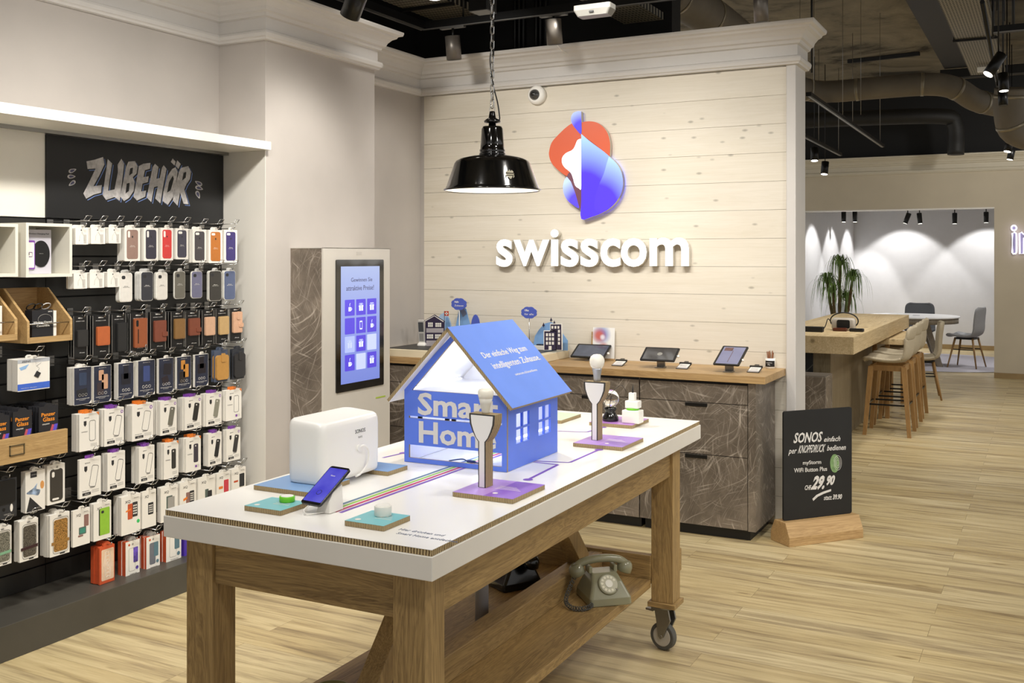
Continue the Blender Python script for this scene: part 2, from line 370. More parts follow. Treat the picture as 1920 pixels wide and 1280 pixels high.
# far wall with the opening to the meeting room
g = G(); g.box(-6, -3.2, YF, YF+.18, 0, 3.0); g.box(-3.2, -.668, YF, YF+.18, 2.262, 3.0); g.box(-.668, 3, YF, YF+.18, 0, 3.0)
struct(g.build('wall_far', CREAM))
cornice('trim_5', [(-6, YF), (3, YF)], mat('cream moulding', '#d3cbb8', .6, var=.01))
sbox('wall_far_upper', CEILB, -6, 3, YF+.05, YF+.2, 3.0, 4.0)
sbox('wall_back_upper', CEILB, -4.4, -2.26, 6.62, 6.8, 2.6, 4.0)
sbox('wall_left_upper', CEILB, -4.4, -4.3, -2, 6.8, 2.6, 4.0)
sbox('baseboard_far', mat('oak skirting', '#a38a60', .5), -.668, 3, YF-.02, YF, 0, .07)
sbox('trim_6', WHITE, -3.215, -3.185, YF-.01, YF+.19, 0, 2.262); sbox('trim_7', WHITE, -3.2, -.665, YF-.008, YF+.19, 2.25, 2.264)
MW = mat('meeting room wall', '#dedee0', .9, var=.01)
sbox('wall_meeting_back', MW, -3.3, 3, 19.4, 19.55, 0, 2.8)
sbox('wall_meeting_left', MW, -3.32, -3.17, YF+.18, 19.4, 0, 2.8)
sbox('wall_meeting_right', MW, .6, .75, YF+.18, 19.4, 0, 2.8)
sbox('ceiling_meeting', mat('meeting ceiling', '#b8b8b8', .9), -3.3, 3, YF+.18, 19.5, 2.75, 2.85)
sbox('baseboard_meeting', mat('oak skirting', '#a38a60', .5), -3.17, .6, 19.38, 19.4, 0, .08)
for (lx, ly, tx, ty) in [(-2.3, 18.6, -2.3, 19.45), (-.95, 18.6, -.95, 19.45), (-2.4, 18.7, -3.22, 18.7), (-2.4, 17.2, -3.22, 17.2), (-2.4, 15.7, -3.22, 15.7)]:
    spot((lx, ly, 2.42), (tx+.0, ty, .72), 55, 84, .3, .03, (1, .98, .95))
spot((-1.5, 16.6, 2.7), (-1.6, 16.4, 0), 60, 120, 1, .2, (1, .98, .95))
spot((.2, 15.6, 2.7), (-1.3, 16.6, .3), 90, 90, 1, .15, (1, .98, .95))  # unseen spot added from the front to brighten the meeting room chairs
for (px, py, t) in [(1702, 398, 16.0), (1724, 398, 16.0), (1790, 398, 16.0), (1849, 396, 16.0), (1582, 395, 16.5), (1603, 395, 16.5)]:
    p = onT(px, py+8, t); s = {1702: .35, 1724: -.1}.get(px, 0)
    r = thing('ceiling_spotlight', {1702: 'black cylinder spotlight tilted left above the meeting table', 1724: 'black cylinder spotlight right beside the tilted one', 1790: 'black cylinder spotlight hanging straight over the round table', 1849: 'rightmost black cylinder spotlight in the meeting room', 1582: 'leftmost black cylinder spotlight above the palm', 1603: 'black cylinder spotlight second from left above the palm'}[px], 'spotlight', (p.x, p.y, p.z))
    g = G(); g.T = Matrix.Rotation(s, 4, 'Y'); g.lathe([(.03, -.11), (.036, -.11), (.038, .05), (.03, .06)]); g.build('lamp_body', BLACKM, r)
    g = G(); g.T = Matrix.Rotation(s, 4, 'Y'); g.lathe([(.028, -.112), (.028, -.108)]); g.build('lens', mat('lamp lens', '#fff6e8', .3, emis=6, var=0), r)
    G().tube([(0, 0, .04), (0, 0, 2.75-p.z)], .008).build('rod', BLACKM, r)
# accessory wall: slatwall, plinth, canopy
XS = -3.972
g = G()
for k in range(18):
    z0 = .14+.0915*k*1.0
    for (ya, yb) in ((1.6, 3.087), (3.09, 4.187)):
        if z0 < 1.77: g.box(XS-.02, XS, ya, yb, z0+.004, min(z0+.0875, 1.77))
struct(g.build('wall_left_slatwall', SLAT))
sbox('trim_8', mat('slat groove', '#060606', .6, var=0), XL+.0005, XS-.014, 1.6, Y1-.002, .12, 1.775)
sbox('wall_left_recess_panel', mat('recess white panel', '#e4dfd4', .5, var=.01), XL, XL+.03, 1.5, 3.08, 1.776, 2.16)
p0 = onZ(0, 1243, 0)
r = thing('display_plinth', 'long dark grey plinth running along the floor under the accessory wall', 'plinth', (0, 0, 0))
PL = mat('plinth laminate', '#4c4942', .45, var=.1, scale=3)
G().box(XS-.02, -3.66, 1.6, Y1-.003, .0, .142).build('plinth_body', PL, r, bevel=.002)
r = thing('canopy_shelf', 'long white shelf above the chalkboard accessories sign', 'shelf', (0, 0, 0))
G().box(XL, -3.63, 1.2, Y1+.0, 2.163, 2.206).build('shelf_board', WHITE, r, bevel=.001)
G().box(XL+.06, XL+.08, 1.3, Y1-.01, 2.147, 2.163).build('light_channel', STEEL, r)
# side return of the recess
sbox('trim_9', mat('recess side white', '#d9d5cc', .5, var=.01), XS-.02, XP+.002, Y1-.0025, Y1+.001, .0, 2.163)
# ================================================================ PRESENTATION TABLE
ZS, ZC = .897, .913                       # slab top, cardboard top
TRZ = math.radians(.5); Nc = onZ(809.5, 1031, ZC); Rc = onZ(1301, 787, ZC); Lc = onZ(312.4, 952.4, ZC)
W2, L2 = (Nc-Lc).length/2, (Rc-Nc).length/2-.004
TM = Matrix.Rotation(TRZ, 4, 'Z'); TC = Nc-(TM @ Vector((W2-.003, -L2+.003, 0))); TC.z = 0
t = thing('presentation_table', 'oak wheeled table with a thick white top and cardboard cover', 'table', tuple(TC), TRZ)
G().box(-W2, W2, -L2, L2, ZS-.058, ZS).build('tabletop', mat('table white', '#ece8e0', .3, var=.01), t, bevel=.002)
g = G(); g.box(-W2+.004, W2-.004, -L2+.004, L2-.004, ZS+.0005, ZC-.001, 0); g.box(-W2+.003, W2-.003, -L2+.003, L2-.003, ZC-.001, ZC, 1)
cc = g.build('cardboard_cover', [CARD, mat('cover print white', '#f6f4ef', .22, var=0)], t)
LI, LW, ZU = .045, .092, ZS-.058
ly0, ly1 = -L2+.04, L2-.14
for (x0, y0) in ((-W2+LI, ly0), (W2-LI-LW, ly0), (-W2+LI, ly1-LW), (W2-LI-LW, ly1-LW)):
    g = G().box(x0, x0+LW, y0, y0+LW, .205, ZU); lg = g.build('leg', OAKZ, t, bevel=.002)
    G().box(x0-.012, x0+LW+.012, y0-.012, y0+LW+.012, .185, .205).build('foot_plate', OAKX, lg, bevel=.002)
    cx, cy = x0+LW/2, y0+LW/2; T = Matrix.Translation((cx, cy, 0)) @ Matrix.Rotation(math.radians(-13), 4, 'Z')
    g = G(); g.T = T
    g.lathe([(.036, .172), (.036, .1845)], 20)
    for s in (-1, 1): g.prism([(-.03, .172), (.035, .172), (.045, .13), (.012, .055), (-.012, .055), (-.02, .12)], -.004, .004, 0, Matrix.Translation((-.01, s*.021, 0)) @ Matrix(((1, 0, 0, 0), (0, 0, -1, 0), (0, 1, 0, 0), (0, 0, 0, 1))))
    g.box(-.055, .0, -.024, .024, .158, .172); g.box(-.085, -.05, -.018, .018, .150, .158)
    cst = g.build('caster', STEEL, lg)
for nm, b, m in [('apron', (-W2+LI+LW, W2-LI-LW, ly0+.012, ly0+.05, ZU-.122, ZU), OAKX), ('apron', (-W2+LI+LW, W2-LI-LW, ly1-.05, ly1-.012, ZU-.122, ZU), OAKX),
                 ('apron', (-W2+LI+.012, -W2+LI+.05, ly0+LW, ly1-LW, ZU-.122, ZU), OAKY), ('apron', (W2-LI-.05, W2-LI-.012, ly0+LW, ly1-LW, ZU-.122, ZU), OAKY)]:
    G().box(*b).build(nm, m, t, bevel=.002)
# caster wheels (each under its leg)
for lg in [o for o in kids(t) if o.name.startswith('leg')]:
    xs = [v.co.x for v in lg.data.vertices]; ys = [v.co.y for v in lg.data.vertices]
    cx, cy = (min(xs)+max(xs))/2, (min(ys)+max(ys))/2
    g = G(); g.T = Matrix.Translation((cx, cy, 0)) @ Matrix.Rotation(math.radians(-13), 4, 'Z') @ Matrix.Translation((-.01, 0, .0558)) @ Matrix.Rotation(PI/2, 4, 'X')
    g.lathe([(.053, -.015), (.0555, -.010), (.0555, .010), (.053, .015)], 32, 0); g.lathe([(.038, -.0165), (.040, -.0155), (.040, .0155), (.038, .0165)], 32, 1); g.lathe([(.008, -.026), (.008, .026)], 12, 2)
    g.build('wheel', [mat('grey rubber', '#55544f', .7), mat('wheel hub', '#b9b4ab', .5), STEEL], lg)
SZ = .295
g = G().box(-W2+LI+LW+.001, W2-LI-LW, ly0+.03, ly1-LW-.001, SZ-.035, SZ); g.build('lower_shelf', OAKY, t, bevel=.003)
G().box(.010, .084, ly0+.09, ly1-LW-.21, SZ, SZ+.085).build('center_beam', OAKY, t, bevel=.003); G().box(.030, .084, ly1-LW-.21, ly1-LW-.012, SZ, SZ+.085).build('center_beam', OAKY, t, bevel=.002)
G().box(-W2+LI+LW, W2-LI-LW, ly1-LW-.010, ly1-LW+.025, SZ, SZ+.095).build('cross_rail', OAKX, t, bevel=.002)
G().box(-W2+LI+LW, W2-LI-LW, ly0+LW-.03, ly0+LW+.006, SZ, SZ+.095).build('cross_rail', OAKX, t, bevel=.002)
G().box(W2-LI-LW+.02, W2-LI, ly1, ly1+.02, SZ+.02, SZ+.11).build('tenon', OAKX, t, bevel=.002)
G().box(-W2+LI+LW, W2-LI-LW, ly1-LW+.03, ly1-.02, SZ-.03, SZ+.08).build('rear_board', OAKX, t, bevel=.002)
for s, yb in ((1, ly1-LW-.16), (-1, ly0+.245)):
    ln = .62; g = G(); g.T = Matrix.Translation((.045, yb, SZ+.085)) @ Matrix.Rotation(s*math.radians(43), 4, 'X')
    zt = (ZU-.02-SZ-.085)/math.cos(math.radians(43)); g.box(-.032, .032, -.035, .035, .0, zt); g.build('diagonal_brace', OAKZ, t, bevel=.002)
G().lathe([(.024, SZ), (.024, ZU)], 24, T=Matrix.Translation((-.057, .05, 0))).build('cable_tube', mat('tube grey', '#a9a9ac', .35, .2, var=0), t)

def TP(px, py, z=ZC): return onZ(px, py, z)
def strip(g, p, q, w, m=0, z=ZC):
    d = Vector((q[0]-p[0], q[1]-p[1], 0)); n = Vector((-d.y, d.x, 0)).normalized()*w/2
    a, b = Vector((p[0], p[1], 0)), Vector((q[0], q[1], 0))
    g.add([tuple(v)[:2]+(z+.0004,) for v in (a-n, b-n, b+n, a+n)], [(0, 1, 2, 3)], m)
# printed lines on the cover: one thin print part of the table
g = G(); g.T = (Matrix.Translation(TC) @ TM).inverted()
a = TP(628, 946); b = TP(642, 963); yA = (a.y+b.y)/2-.03; yB = TP(860, 875).y+.06
xa, xb = TP(642, 952).x-.036, TP(642, 952).x+.036
for k, mm in enumerate((0, 1, 3, 4)):
    x = xa+(xb-xa)*(k+.5)/4; strip(g, (x, yA), (x, 3.3), .0115, mm)
pl = lambda *pts: [TP(*p) for p in pts]
for pts in (pl((1000, 866), (1046, 871), (990, 899)), pl((1000, 864), (1068, 867), (1123, 843)), pl((1046, 808), (1100, 810), (1130, 801)), pl((718, 858), (757, 849))):
    for p, q in zip(pts[:-1], pts[1:]): strip(g, p, q, .011 if pts[0] is not pl else .01, 4)
    g.add([tuple(pts[-1]+Vector((.016*math.cos(k*PI/8), .016*math.sin(k*PI/8), .0005))) for k in range(16)], [tuple(range(16))], 4)
p = TP(735, 988); q = TP(843, 1006)
for i, s in enumerate(('Hier drücken und', 'Smart Home entdecken.')):
    pp = TP((738, 733)[i], (988, 995)[i]); qq = TP((820, 845)[i], (1000, 1013)[i]); L = (qq-pp).length
    g.text(s, 0, L, 0, .016, 0, .0004, 5, frZ(pp.x+.025, pp.y-.016, ZC, 0))
g.build('cover_print', [mat('p slate', '#5f7f9c', .5, var=0), mat('p green', '#98c94f', .5, var=0), mat('p white', '#f2efe9', .5, var=0), mat('p red', '#c3386a', .5, var=0), mat('p purple', '#7d55b8', .5, var=0), mat('p ink', '#55607a', .5, var=0)], t)

def plate(label, A, B, Cc, col, grp=None, dark=None, lines=True):
    """cardboard plate from its near left, near right and far right corner"""
    z = ZC+.014; a, b, c = (onZ(*p, z) for p in (A, B, Cc)); w = abs(b.x-a.x); l = c.y-b.y
    x1 = (b.x+c.x)/2; r = thing('cardboard_plate', label, 'plate', (x1-w/2, b.y+l/2, ZC+.0006), 0, grp)
    G().box(-w/2, w/2, -l/2, l/2, 0, .0129).build('cardboard_core', CARDF, r)
    g = G().box(-w/2, w/2, -l/2, l/2, .013, .0135, 0)
    if dark: g.box(-.0+w*.02, w/2, -l/2, l/2, .0135, .0138, 1)
    if lines:
        for k in range(4): g.box(-w*.05+w*.0, w*(.38-.05*k), -l*.05+k*.011, -l*.05+k*.011+.0022, .0138, .0141, 2)
        g.prism(circ(w*(-.3 if not dark else .1), -l*.3, .008, 16), .0138, .0141, 2)
    m = mat('plate '+col, col, .35, var=.01)
    g.build('printed_top', [m, mat('plate '+(dark or col), dark or col, .35, var=.01), WHITEP], r); return r, x1-w/2, b.y+l/2, z, w, l
ZP = ZC+.0141
plate('teal cardboard plate under the green button', (466, 947), (531, 958), (572, 940), '#7cc5cd')
plate('teal cardboard plate under the white button', (647, 975), (719, 986), (769, 966), '#7cc5cd')
plate('large blue cardboard plate under the white loudspeaker', (482, 905), (573, 922), (661, 899), '#7fa6d6', lines=False)
z_ = ZC+.014; b = onZ(684, 898, z_); c = onZ(736, 879, z_); sp0 = onZ(537, 903, z_)
r = thing('cardboard_plate', 'small blue cardboard plate behind the white loudspeaker', 'plate', (b.x-.06, (b.y+c.y)/2+.06, ZC+.0006)); l = c.y-b.y
G().box(-.06, .06, -.02, l/2+.01, 0, .0129).build('cardboard_core', CARDF, r); G().box(-.06, .06, -.02, l/2+.01, .013, .0138).build('printed_top', mat('plate #7fa6d6', '#7fa6d6', .35, var=.01), r)
_, LX1, LY1, _, _, _ = plate('purple cardboard plate under the front cutout lamp', (855, 921), (965, 936), (1018, 908), '#b892dc', None, '#9263c8')
_, LX2, LY2, _, _, _ = plate('purple cardboard plate under the far cutout lamp', (1078, 830), (1170, 838.6), (1203, 820.5), '#b08ad8', None, '#9f78d0')
_, LX3, LY3, _, _, _ = plate('purple cardboard plate under the glass ball lamp and white plugs', (1106, 791), (1186, 797.5), (1215, 784.5), '#b07cc8', None, None, False)
plate('pale green cardboard plate behind the blue house', (1000, 784), (1052, 788), (1089, 775.6), '#c9dcc0', lines=False)
# white loudspeaker
zb = ZP+.001; A = onZ(537, 903, zb); B_ = onZ(605, 911, zb); Cp = onZ(716, 878, zb)
dx, dy = B_.x-A.x, Cp.y-B_.y; cx = (A.x+B_.x)/2; cy = (B_.y+Cp.y)/2
sp = thing('loudspeaker', 'large white loudspeaker on the blue cardboard plate', 'loudspeaker', (cx, cy, zb))
def rr3(w, l, z, r, tx=0): return [(x+tx, y, z) for x, y in rrect(-w/2, w/2, -l/2, l/2, r, 6)]
hh = .185
g = G(); SPW = mat('speaker white', '#f4f2ee', .3, var=0)
prof = [(0.98, 0), (1.02, .003), (1.04, .012), (1.055, .05), (1.055, hh-.03), (1.04, hh-.016), (1.0, hh-.006), (.93, hh-.001), (.8, hh)]
g.loft([[(x+.0*s, y, z+(.010*(-x/dx) if z > .1 else 0)) for x, y, z in rr3(dx*s, dy*(1-(1-s)*.45), z, .026)] for s, z in prof]); g.build('cabinet', SPW, sp)
g = G(); g.text('SONOS', .01, .062, .130, .142, 0, .0006, 0, frX(dx/2*1.056, 0, 0), 0); g.text('PLAY:5', .026, .046, .114, .120, 0, .0006, 1, frX(dx/2*1.056, 0, 0)); g.build('logo', [mat('ink black', '#333', .5, var=0) if 0 else BLACK, GREYP], sp)
g = G(); g.tube(smooth_poly([(dx/2+.005, .03, .085), (dx/2+.012, .045, .09), (dx/2+.014, .066, .07), (dx/2+.012, .062, .03), (dx/2+.01, .03, .006), (dx/2+.014, .0, .003)], 6, False), .0032); g.lathe([(.010, 0), (.010, .006)], 16, T=Matrix.Translation((dx/2+.002, .028, .085)) @ Matrix.Rotation(PI/2, 4, 'Y')); g.build('power_cord', SPW, sp)
G().box(-dx/2-.004, -dx/2+.012, dy*.12, dy*.14, hh-.03, hh-.003).build('seam_notch', BLACK, sp)
# green and white buttons
p = TP(538.5, 940, ZP); r = thing('smart_button', 'round button with green rim on teal plate', 'button', (p.x, p.y, ZP+.0005))
G().lathe([(.020, 0), (.0215, .002), (.0215, .0135), (.0205, .015)], 32).build('rim', mat('lime', '#76d22a', .35, var=0), r); G().lathe([(.0175, .015), (.0175, .0158), (.016, .0163)], 32).build('cap', mat('white cap', '#efeee8', .4, var=0), r)
p = TP(718, 966, ZP); r = thing('smart_button', 'tall round white button on teal plate', 'button', (p.x, p.y, ZP+.0005))
G().lathe([(.0215, 0), (.0225, .002), (.0225, .024), (.0215, .026)], 32).build('rim', mat('white body', '#e9e6de', .4, var=0), r); G().lathe([(.018, .026), (.018, .0268), (.0165, .0273)], 32).build('cap', mat('white cap', '#efeee8', .4, var=0), r)
# smartphone in its white dock
fd = TP(612, 961); ph = thing('smartphone', 'black smartphone with blue screen leaning on a white dock', 'smartphone', (fd.x-.024, fd.y+.03, ZC+.0008))
dk = thing('phone_dock', 'white angular dock holding the tilted smartphone', 'dock', (fd.x-.005, fd.y+.02, ZC+.0008))
DT = Matrix.Rotation(math.radians(0), 4, 'Z')
g = G(); g.loft([[(-.022, -.03, 0), (.024, -.03, 0), (.024, .03, 0), (-.022, .03, 0)], [(-.017, -.022, .03), (.018, -.022, .03), (.018, .036, .03), (-.017, .036, .03)], [(-.014, -.004, .052), (.014, -.004, .052), (.014, .038, .066), (-.014, .038, .066)]], sm=False); g.build('dock_body', WHITE, dk, bevel=.002)
tilt = math.radians(33)
g = G(); PT = Matrix.Translation((.0, -.026, .049)) @ Matrix.Rotation(math.radians(-6), 4, 'Z') @ Matrix.Rotation(tilt, 4, 'X'); g.T = PT
g.prism(rrect(-.036, .036, -.045, .098, .008), -.004, .004, 0); g.build('phone_body', mat('phone black', '#101012', .2, var=0), ph, bevel=.001)
def scrn(name, a, b, e=1.0, ax=1, sc=12):
    if name in MC: return MC[name]
    m, nt, bs = base(name); n = N(nt, 'ShaderNodeTexNoise', i_Scale=float(sc), i_Detail=2.0); nt.links.new(coords(nt), n.inputs['Vector'])
    c = ramp(nt, n.outputs[0], [(.3, lin(a)), (.7, lin(b))]); nt.links.new(c, bs.inputs['Emission Color']); bs.inputs['Emission Strength'].default_value = e
    bs.inputs['Base Color'].default_value = (.02, .02, .03, 1); bs.inputs['Roughness'].default_value = .12; MC[name] = m; return m
g = G(); g.T = PT; g.prism(rrect(-.033, .033, -.036, .090, .003), .0041, .0045, 0)
g.prism(circ(0, -.002, .0085, 20), .0046, .0048, 1); g.prism(circ(0, -.002, .007, 20), .0048, .005, 2); g.text('Home', -.008, .008, .06, .065, .0046, .0048, 3)
g.build('screen', [scrn('phone screen', '#3a34c8', '#6a68e0', .75), BLACK, scrn('phone screen', '#3a34c8', '#6a68e0'), WHITEP], ph)
g = G(); g.tube(smooth_poly([(-.01, -.062, .022), (-.016, -.075, .012), (-.004, -.08, .004), (.012, -.06, .003), (.03, -.02, .003), (.028, .02, .004)], 6, False), .0016); g.build('charging_cable', WHITE, ph)
# purple lamp stands with bulbs
def lamp(cx, cy, lab, s, kind, blab):
    z0 = ZP+.0006; r = thing('cutout_lamp', lab, 'lamp stand', (cx, cy, z0), math.radians(-3)); th = .04
    pts = [(-.0105, 0), (.0105, 0), (.0105, .112), (.019, .122), (.028, .138), (.035, .155), (.037, .172), (.037, .180), (-.037, .180), (-.037, .172), (-.035, .155), (-.028, .138), (-.019, .122), (-.0105, .112)]
    pts = [(x*s, y*s) for x, y in pts]; inn = [(x*.86 if abs(x) > .0106*s else x*.72, min(max(y*.995+.001, .001), .1765*s)) for x, y in pts]
    g = G(); g.prism(pts, -th/2, th/2, 0, frY()); g.build('cardboard_body', CARDF, r)
    g = G(); g.prism(pts, th/2+.0002, th/2+.0014, 0, frY()); g.prism(inn, th/2+.0014, th/2+.0018, 1, frY()); g.build('printed_front', [mat('print grey black', '#3a3836', .6, var=0), mat('print white', '#ecebea', .5, var=0)], r)
    b = thing('light_bulb', blab, 'bulb', (cx, cy, z0+.1806*s)); e = mat('bulb dome', '#e9e4d6', .25, emis=.06, var=0)
    if kind == 0:
        G().lathe([(.011, 0), (.012, .004), (.0125, .010), (.017, .028), (.0205, .043)], 28).build('bulb_base', mat('bulb base white', '#d9d6cd', .35, var=0), b)
        G().lathe([(.0205, .043), (.0235, .055), (.0235, .063), (.020, .070), (.012, .073), (.001, .074)], 28).build('bulb_dome', e, b)
    else:
        G().lathe([(.0125, 0), (.013, .012), (.0135, .02), (.0175, .042), (.0185, .048)], 28).build('bulb_base', mat('bulb base silver', '#b9bcc2', .3, .5, var=0), b)
        G().lathe([(.0185, .048), (.025, .058), (.028, .070), (.0275, .080), (.023, .091), (.013, .0985), (.001, .1)], 28).build('bulb_dome', e, b)
p = TP(908, 912, ZP); lamp(p.x+.002, p.y+.005, 'grey cardboard cutout lamp stand in front of the blue house', 1.19, 0, 'flat topped white bulb in the front cutout lamp')
p = TP(1117, 824, ZP); lamp(p.x+.003, p.y+.005, 'grey cardboard cutout lamp stand at the far purple plate', 1.19, 1, 'round white bulb with silver neck in the far cutout lamp')
# glass ball lamp and plugs
p = onZ(1141, 790, ZP); r = thing('plasma_ball', 'clear glass ball lamp on a black base beside the white plugs', 'lamp', (p.x, p.y+.02, ZP+.0006))
G().lathe([(.032, 0), (.034, .004), (.032, .016), (.022, .034), (.020, .038), (.027, .050), (.022, .058)], 32).build('base', BLACKG, r)
GL = mat('clear glass', '#ffffff', .03, trans=1, var=0)
G().ball((0, 0, .092), .036, 28).build('glass_ball', GL, r); G().tube([(-.004, 0, .06), (.003, 0, .1)], .0012).build('electrode', BLACK, r)
g = G(); g.tube(smooth_poly([(-.02, -.02, .06), (-.005, -.037, .085), (.02, -.035, .12), (.05, -.01, .15), (.062, .02, .12)], 6, False), .0009); g.build('cord', BLACK, r)
p = onZ(1182, 794, ZP); r = thing('smart_plug', 'stack of white square plugs with green ring on the purple plate', 'plug', (p.x, p.y+.026, ZP+.0006))
G().box(-.037, .037, -.028, .028, 0, .052).build('lower_block', WHITE, r, bevel=.003); G().lathe([(.024, .052), (.026, .0545), (.026, .058), (.024, .060)], 28).build('green_ring', mat('lime', '#76d22a', .35, var=0), r)
G().box(-.026, .030, -.022, .022, .060, .090).build('middle_block', WHITE, r, bevel=.003); G().box(-.014, .012, -.012, .012, .090, .122).build('top_plug', WHITE, r, bevel=.002); G().tube([(0, 0, .122), (0, 0, .135), (.002, 0, .155)], [.004, .003, .0012]).build('cord', BLACK, r)

# ---------------------------------------------------------------- blue model house
zb = ZC+.001; A = onZ(757.5, 865, zb); B_ = onZ(951, 885, zb); Cp = onZ(1048.75, 846.5, zb)
ux = (B_-A); wW = ux.length; ang = math.radians(.8); lD = (Cp-B_).length
hs = thing('model_house', 'blue cardboard model house with white lettering and tilted roof', 'model house', tuple((A+B_)/2), ang)
print('house', wW, lD, math.degrees(ang), math.degrees(math.atan2((Cp-B_).y, (Cp-B_).x)))
def hz(px, py): # height on front plane
    n = Vector((-math.sin(ang), math.cos(ang))); d = rd(px); k = (A.x*n.x+A.y*n.y)/(d[0]*n.x+d[1]*n.y); return H-k*(py-HZ)/F-zb
zE = hz(756, 727.5); zA = hz(842, 622); zE2 = zE; th = .008; w2 = wW/2
print('eave', zE, zE2, 'apex', zA); zE = (zE+zE2)/2
def hv(y): return hz(800, y)
hp = lambda px, y: hz(px, y)
s_slot0, s_slot1 = hp(765, 783), hp(765, 778.8); b0, b1 = hp(767.5, 857.5), hp(767.5, 833)
zg = hp(767.5, 730.8)
g = G()
fy = frY(0, 0, 0)
m_ = .012; xi = w2-.018
def P4(x0, x1, z0, z1): g.prism([(x0, z0), (x1, z0), (x1, z1), (x0, z1)], -th, 0, 0, fy, side=1)
P4(-w2, w2, 0, b0); P4(-w2, -xi, b0, b1); P4(xi, w2, b0, b1); P4(-w2, w2, b1, s_slot0); P4(-w2, -xi, s_slot0, s_slot1); P4(xi, w2, s_slot0, s_slot1); P4(-w2, w2, s_slot1, zg)
k = (zA-zE)/w2; bw = .022
g.prism([(-w2, zg), (-w2+.03, zg), (-.004, zA-bw*1.3), (-.0, zA-bw*1.3), (0, zA), (-w2, zE)], -th, 0, 0, fy, side=1)
g.prism([(w2, zg), (w2, zE), (0, zA), (0, zA-bw*1.3), (w2-.03, zg)], -th, 0, 0, fy, side=1)
g.build('front_wall', [SBLUE2, CARDF], hs)
g = G()
def win(y0, y1): return (y0, y1)
# side wall with two windows of four panes
def sz(px, py):
    n = Vector((math.cos(ang), math.sin(ang))); d = rd(px); k = (B_.x*n.x+B_.y*n.y)/(d[0]*n.x+d[1]*n.y)
    q = Vector((k*d[0], k*d[1])); u = (q-Vector((B_.x, B_.y))).dot(Vector((-math.sin(ang), math.cos(ang)))); return u, H-k*(py-HZ)/F-zb
ys = []; 
wins = []
for (xa, xb, yb, yt) in ((968.6, 993.3, 829, 770), (1010.5, 1033, 815, 758)):
    u0, z0 = sz(xa, yb+2); u1, _ = sz(xb, yb); _, z1 = sz(xa, yt+7); wins.append((u0, u1))
wz0, wz1 = z0, z1; wz0 = sz(968.6, 832)[1]; wz1 = sz(968.6, 776)[1]; mzz = (wz0+wz1)/2; print('win', wins, wz0, wz1, lD)
def Q(y0, y1, z0, z1): g.box(w2-th, w2, y0, y1, z0, z1, 0)
Q(th, lD, 0, wz0); Q(th, lD, wz1, zE+.003)
cur = th
for u0, u1 in wins:
    Q(cur, u0, wz0, wz1); um = (u0+u1)/2; Q(um-.0036, um+.0036, wz0, wz1)
    Q(u0, um-.0036, mzz-.003, mzz+.003); Q(um+.0036, u1, mzz-.003, mzz+.003); cur = u1
Q(cur, lD, wz0, wz1); g.build('side_wall', SBLUE2, hs)
G().box(-w2, -w2+th, th, lD, 0, zE).build('side_wall', mat('inside white', '#f4f5fa', .5, var=0), hs)
g = G(); g.prism([(-w2+th, .0), (w2-th, 0), (w2-th, zE), (0, zA), (-w2+th, zE)], -.006, 0, 0, frY(0, lD, 0)); g.build('back_wall', mat('inside white', '#f4f5fa', .5, var=0), hs)
G().box(-w2+th, w2-th, th, lD-.006, zg-.006, zg-.002).build('attic_floor', mat('inside white', '#f4f5fa', .5, var=0), hs)
# roof: two boards; front edge overhangs
rt = .011; ov = .055; yf, yb = -.035, lD+.02
def n3(px, py, yy):
    n = Vector((-math.sin(ang), math.cos(ang))); o = Vector((A.x, A.y))+n*yy; d = rd(px); k = (o.dot(n))/(d[0]*n.x+d[1]*n.y)
    q = Vector((k*d[0], k*d[1])); return (q-(Vector((A.x, A.y))+Vector((B_.x, B_.y)))/2).dot(Vector((math.cos(ang), math.sin(ang)))), H-k*(py-HZ)/F-zb
ap = n3(838, 613.5, yf); rl = n3(960, 766, yf); ll = n3(724.6, 749, yf); bk = [(yy, n3(963, 599, yy)) for yy in (lD-.02, lD, lD+.03, lD+.06)]
print('roof', ap, rl, ll, bk)
def board(pa, pb, y0, y1, name, mt):
    d = Vector((pb[0]-pa[0], pb[1]-pa[1])).normalized(); n = Vector((-d.y, d.x)); n = n if n.y < 0 else -n
    q = [pa, pb, (pb[0]+n.x*rt, pb[1]+n.y*rt), (pa[0]+n.x*rt, pa[1]+n.y*rt)]
    g = G(); g.prism(q, -y1, -y0, 0, frY()); o = g.build(name, [CARDF], hs); return q, d, n
apx = ap[0]
q, d, n = board((apx, ap[1]), rl, yf, yb+.02, 'roof_board', None)
L = (Vector(rl)-Vector((apx, ap[1]))).length
RM = Matrix(((d.x, 0, -n.x, apx), (0, 1, 0, 0), (d.y, 0, -n.y, ap[1]), (0, 0, 0, 1)))   # u down slope, v along ridge, w outward
g = G(); g.box(0, L, yf, yb+.02, .0002, .0012, 0, RM)
# lettering: reads along the ridge, up the slope
UM = Matrix(((0, -d.x, -n.x, apx+d.x*L), (1, 0, 0, 0), (0, -d.y, -n.y, ap[1]+d.y*L), (0, 0, 0, 1)))
yy0 = yf+.045; ww = yb+.02-yf
g.text('Der einfache Weg zum', yy0+.025, yf+ww*.84, L*.56, L*.655, .0013, .0018, 1, UM, .01); g.text('intelligenten Zuhause.', yy0+.035, yf+ww*.93, L*.42, L*.52, .0013, .0018, 1, UM, .01); g.text('swisscom.ch/smarthome', yf+ww*.38, yf+ww*.74, L*.325, L*.355, .0013, .0018, 1, UM)
g.build('roof_print', [SBLUE, WHITEP], hs)
board((apx-.0005, ap[1]-.0005), ll, yf, yb+.02, 'roof_board', None)
d2 = (Vector(ll)-Vector(ap)).normalized(); n2 = Vector((-d2.y, d2.x)); n2 = n2 if n2.y < 0 else -n2
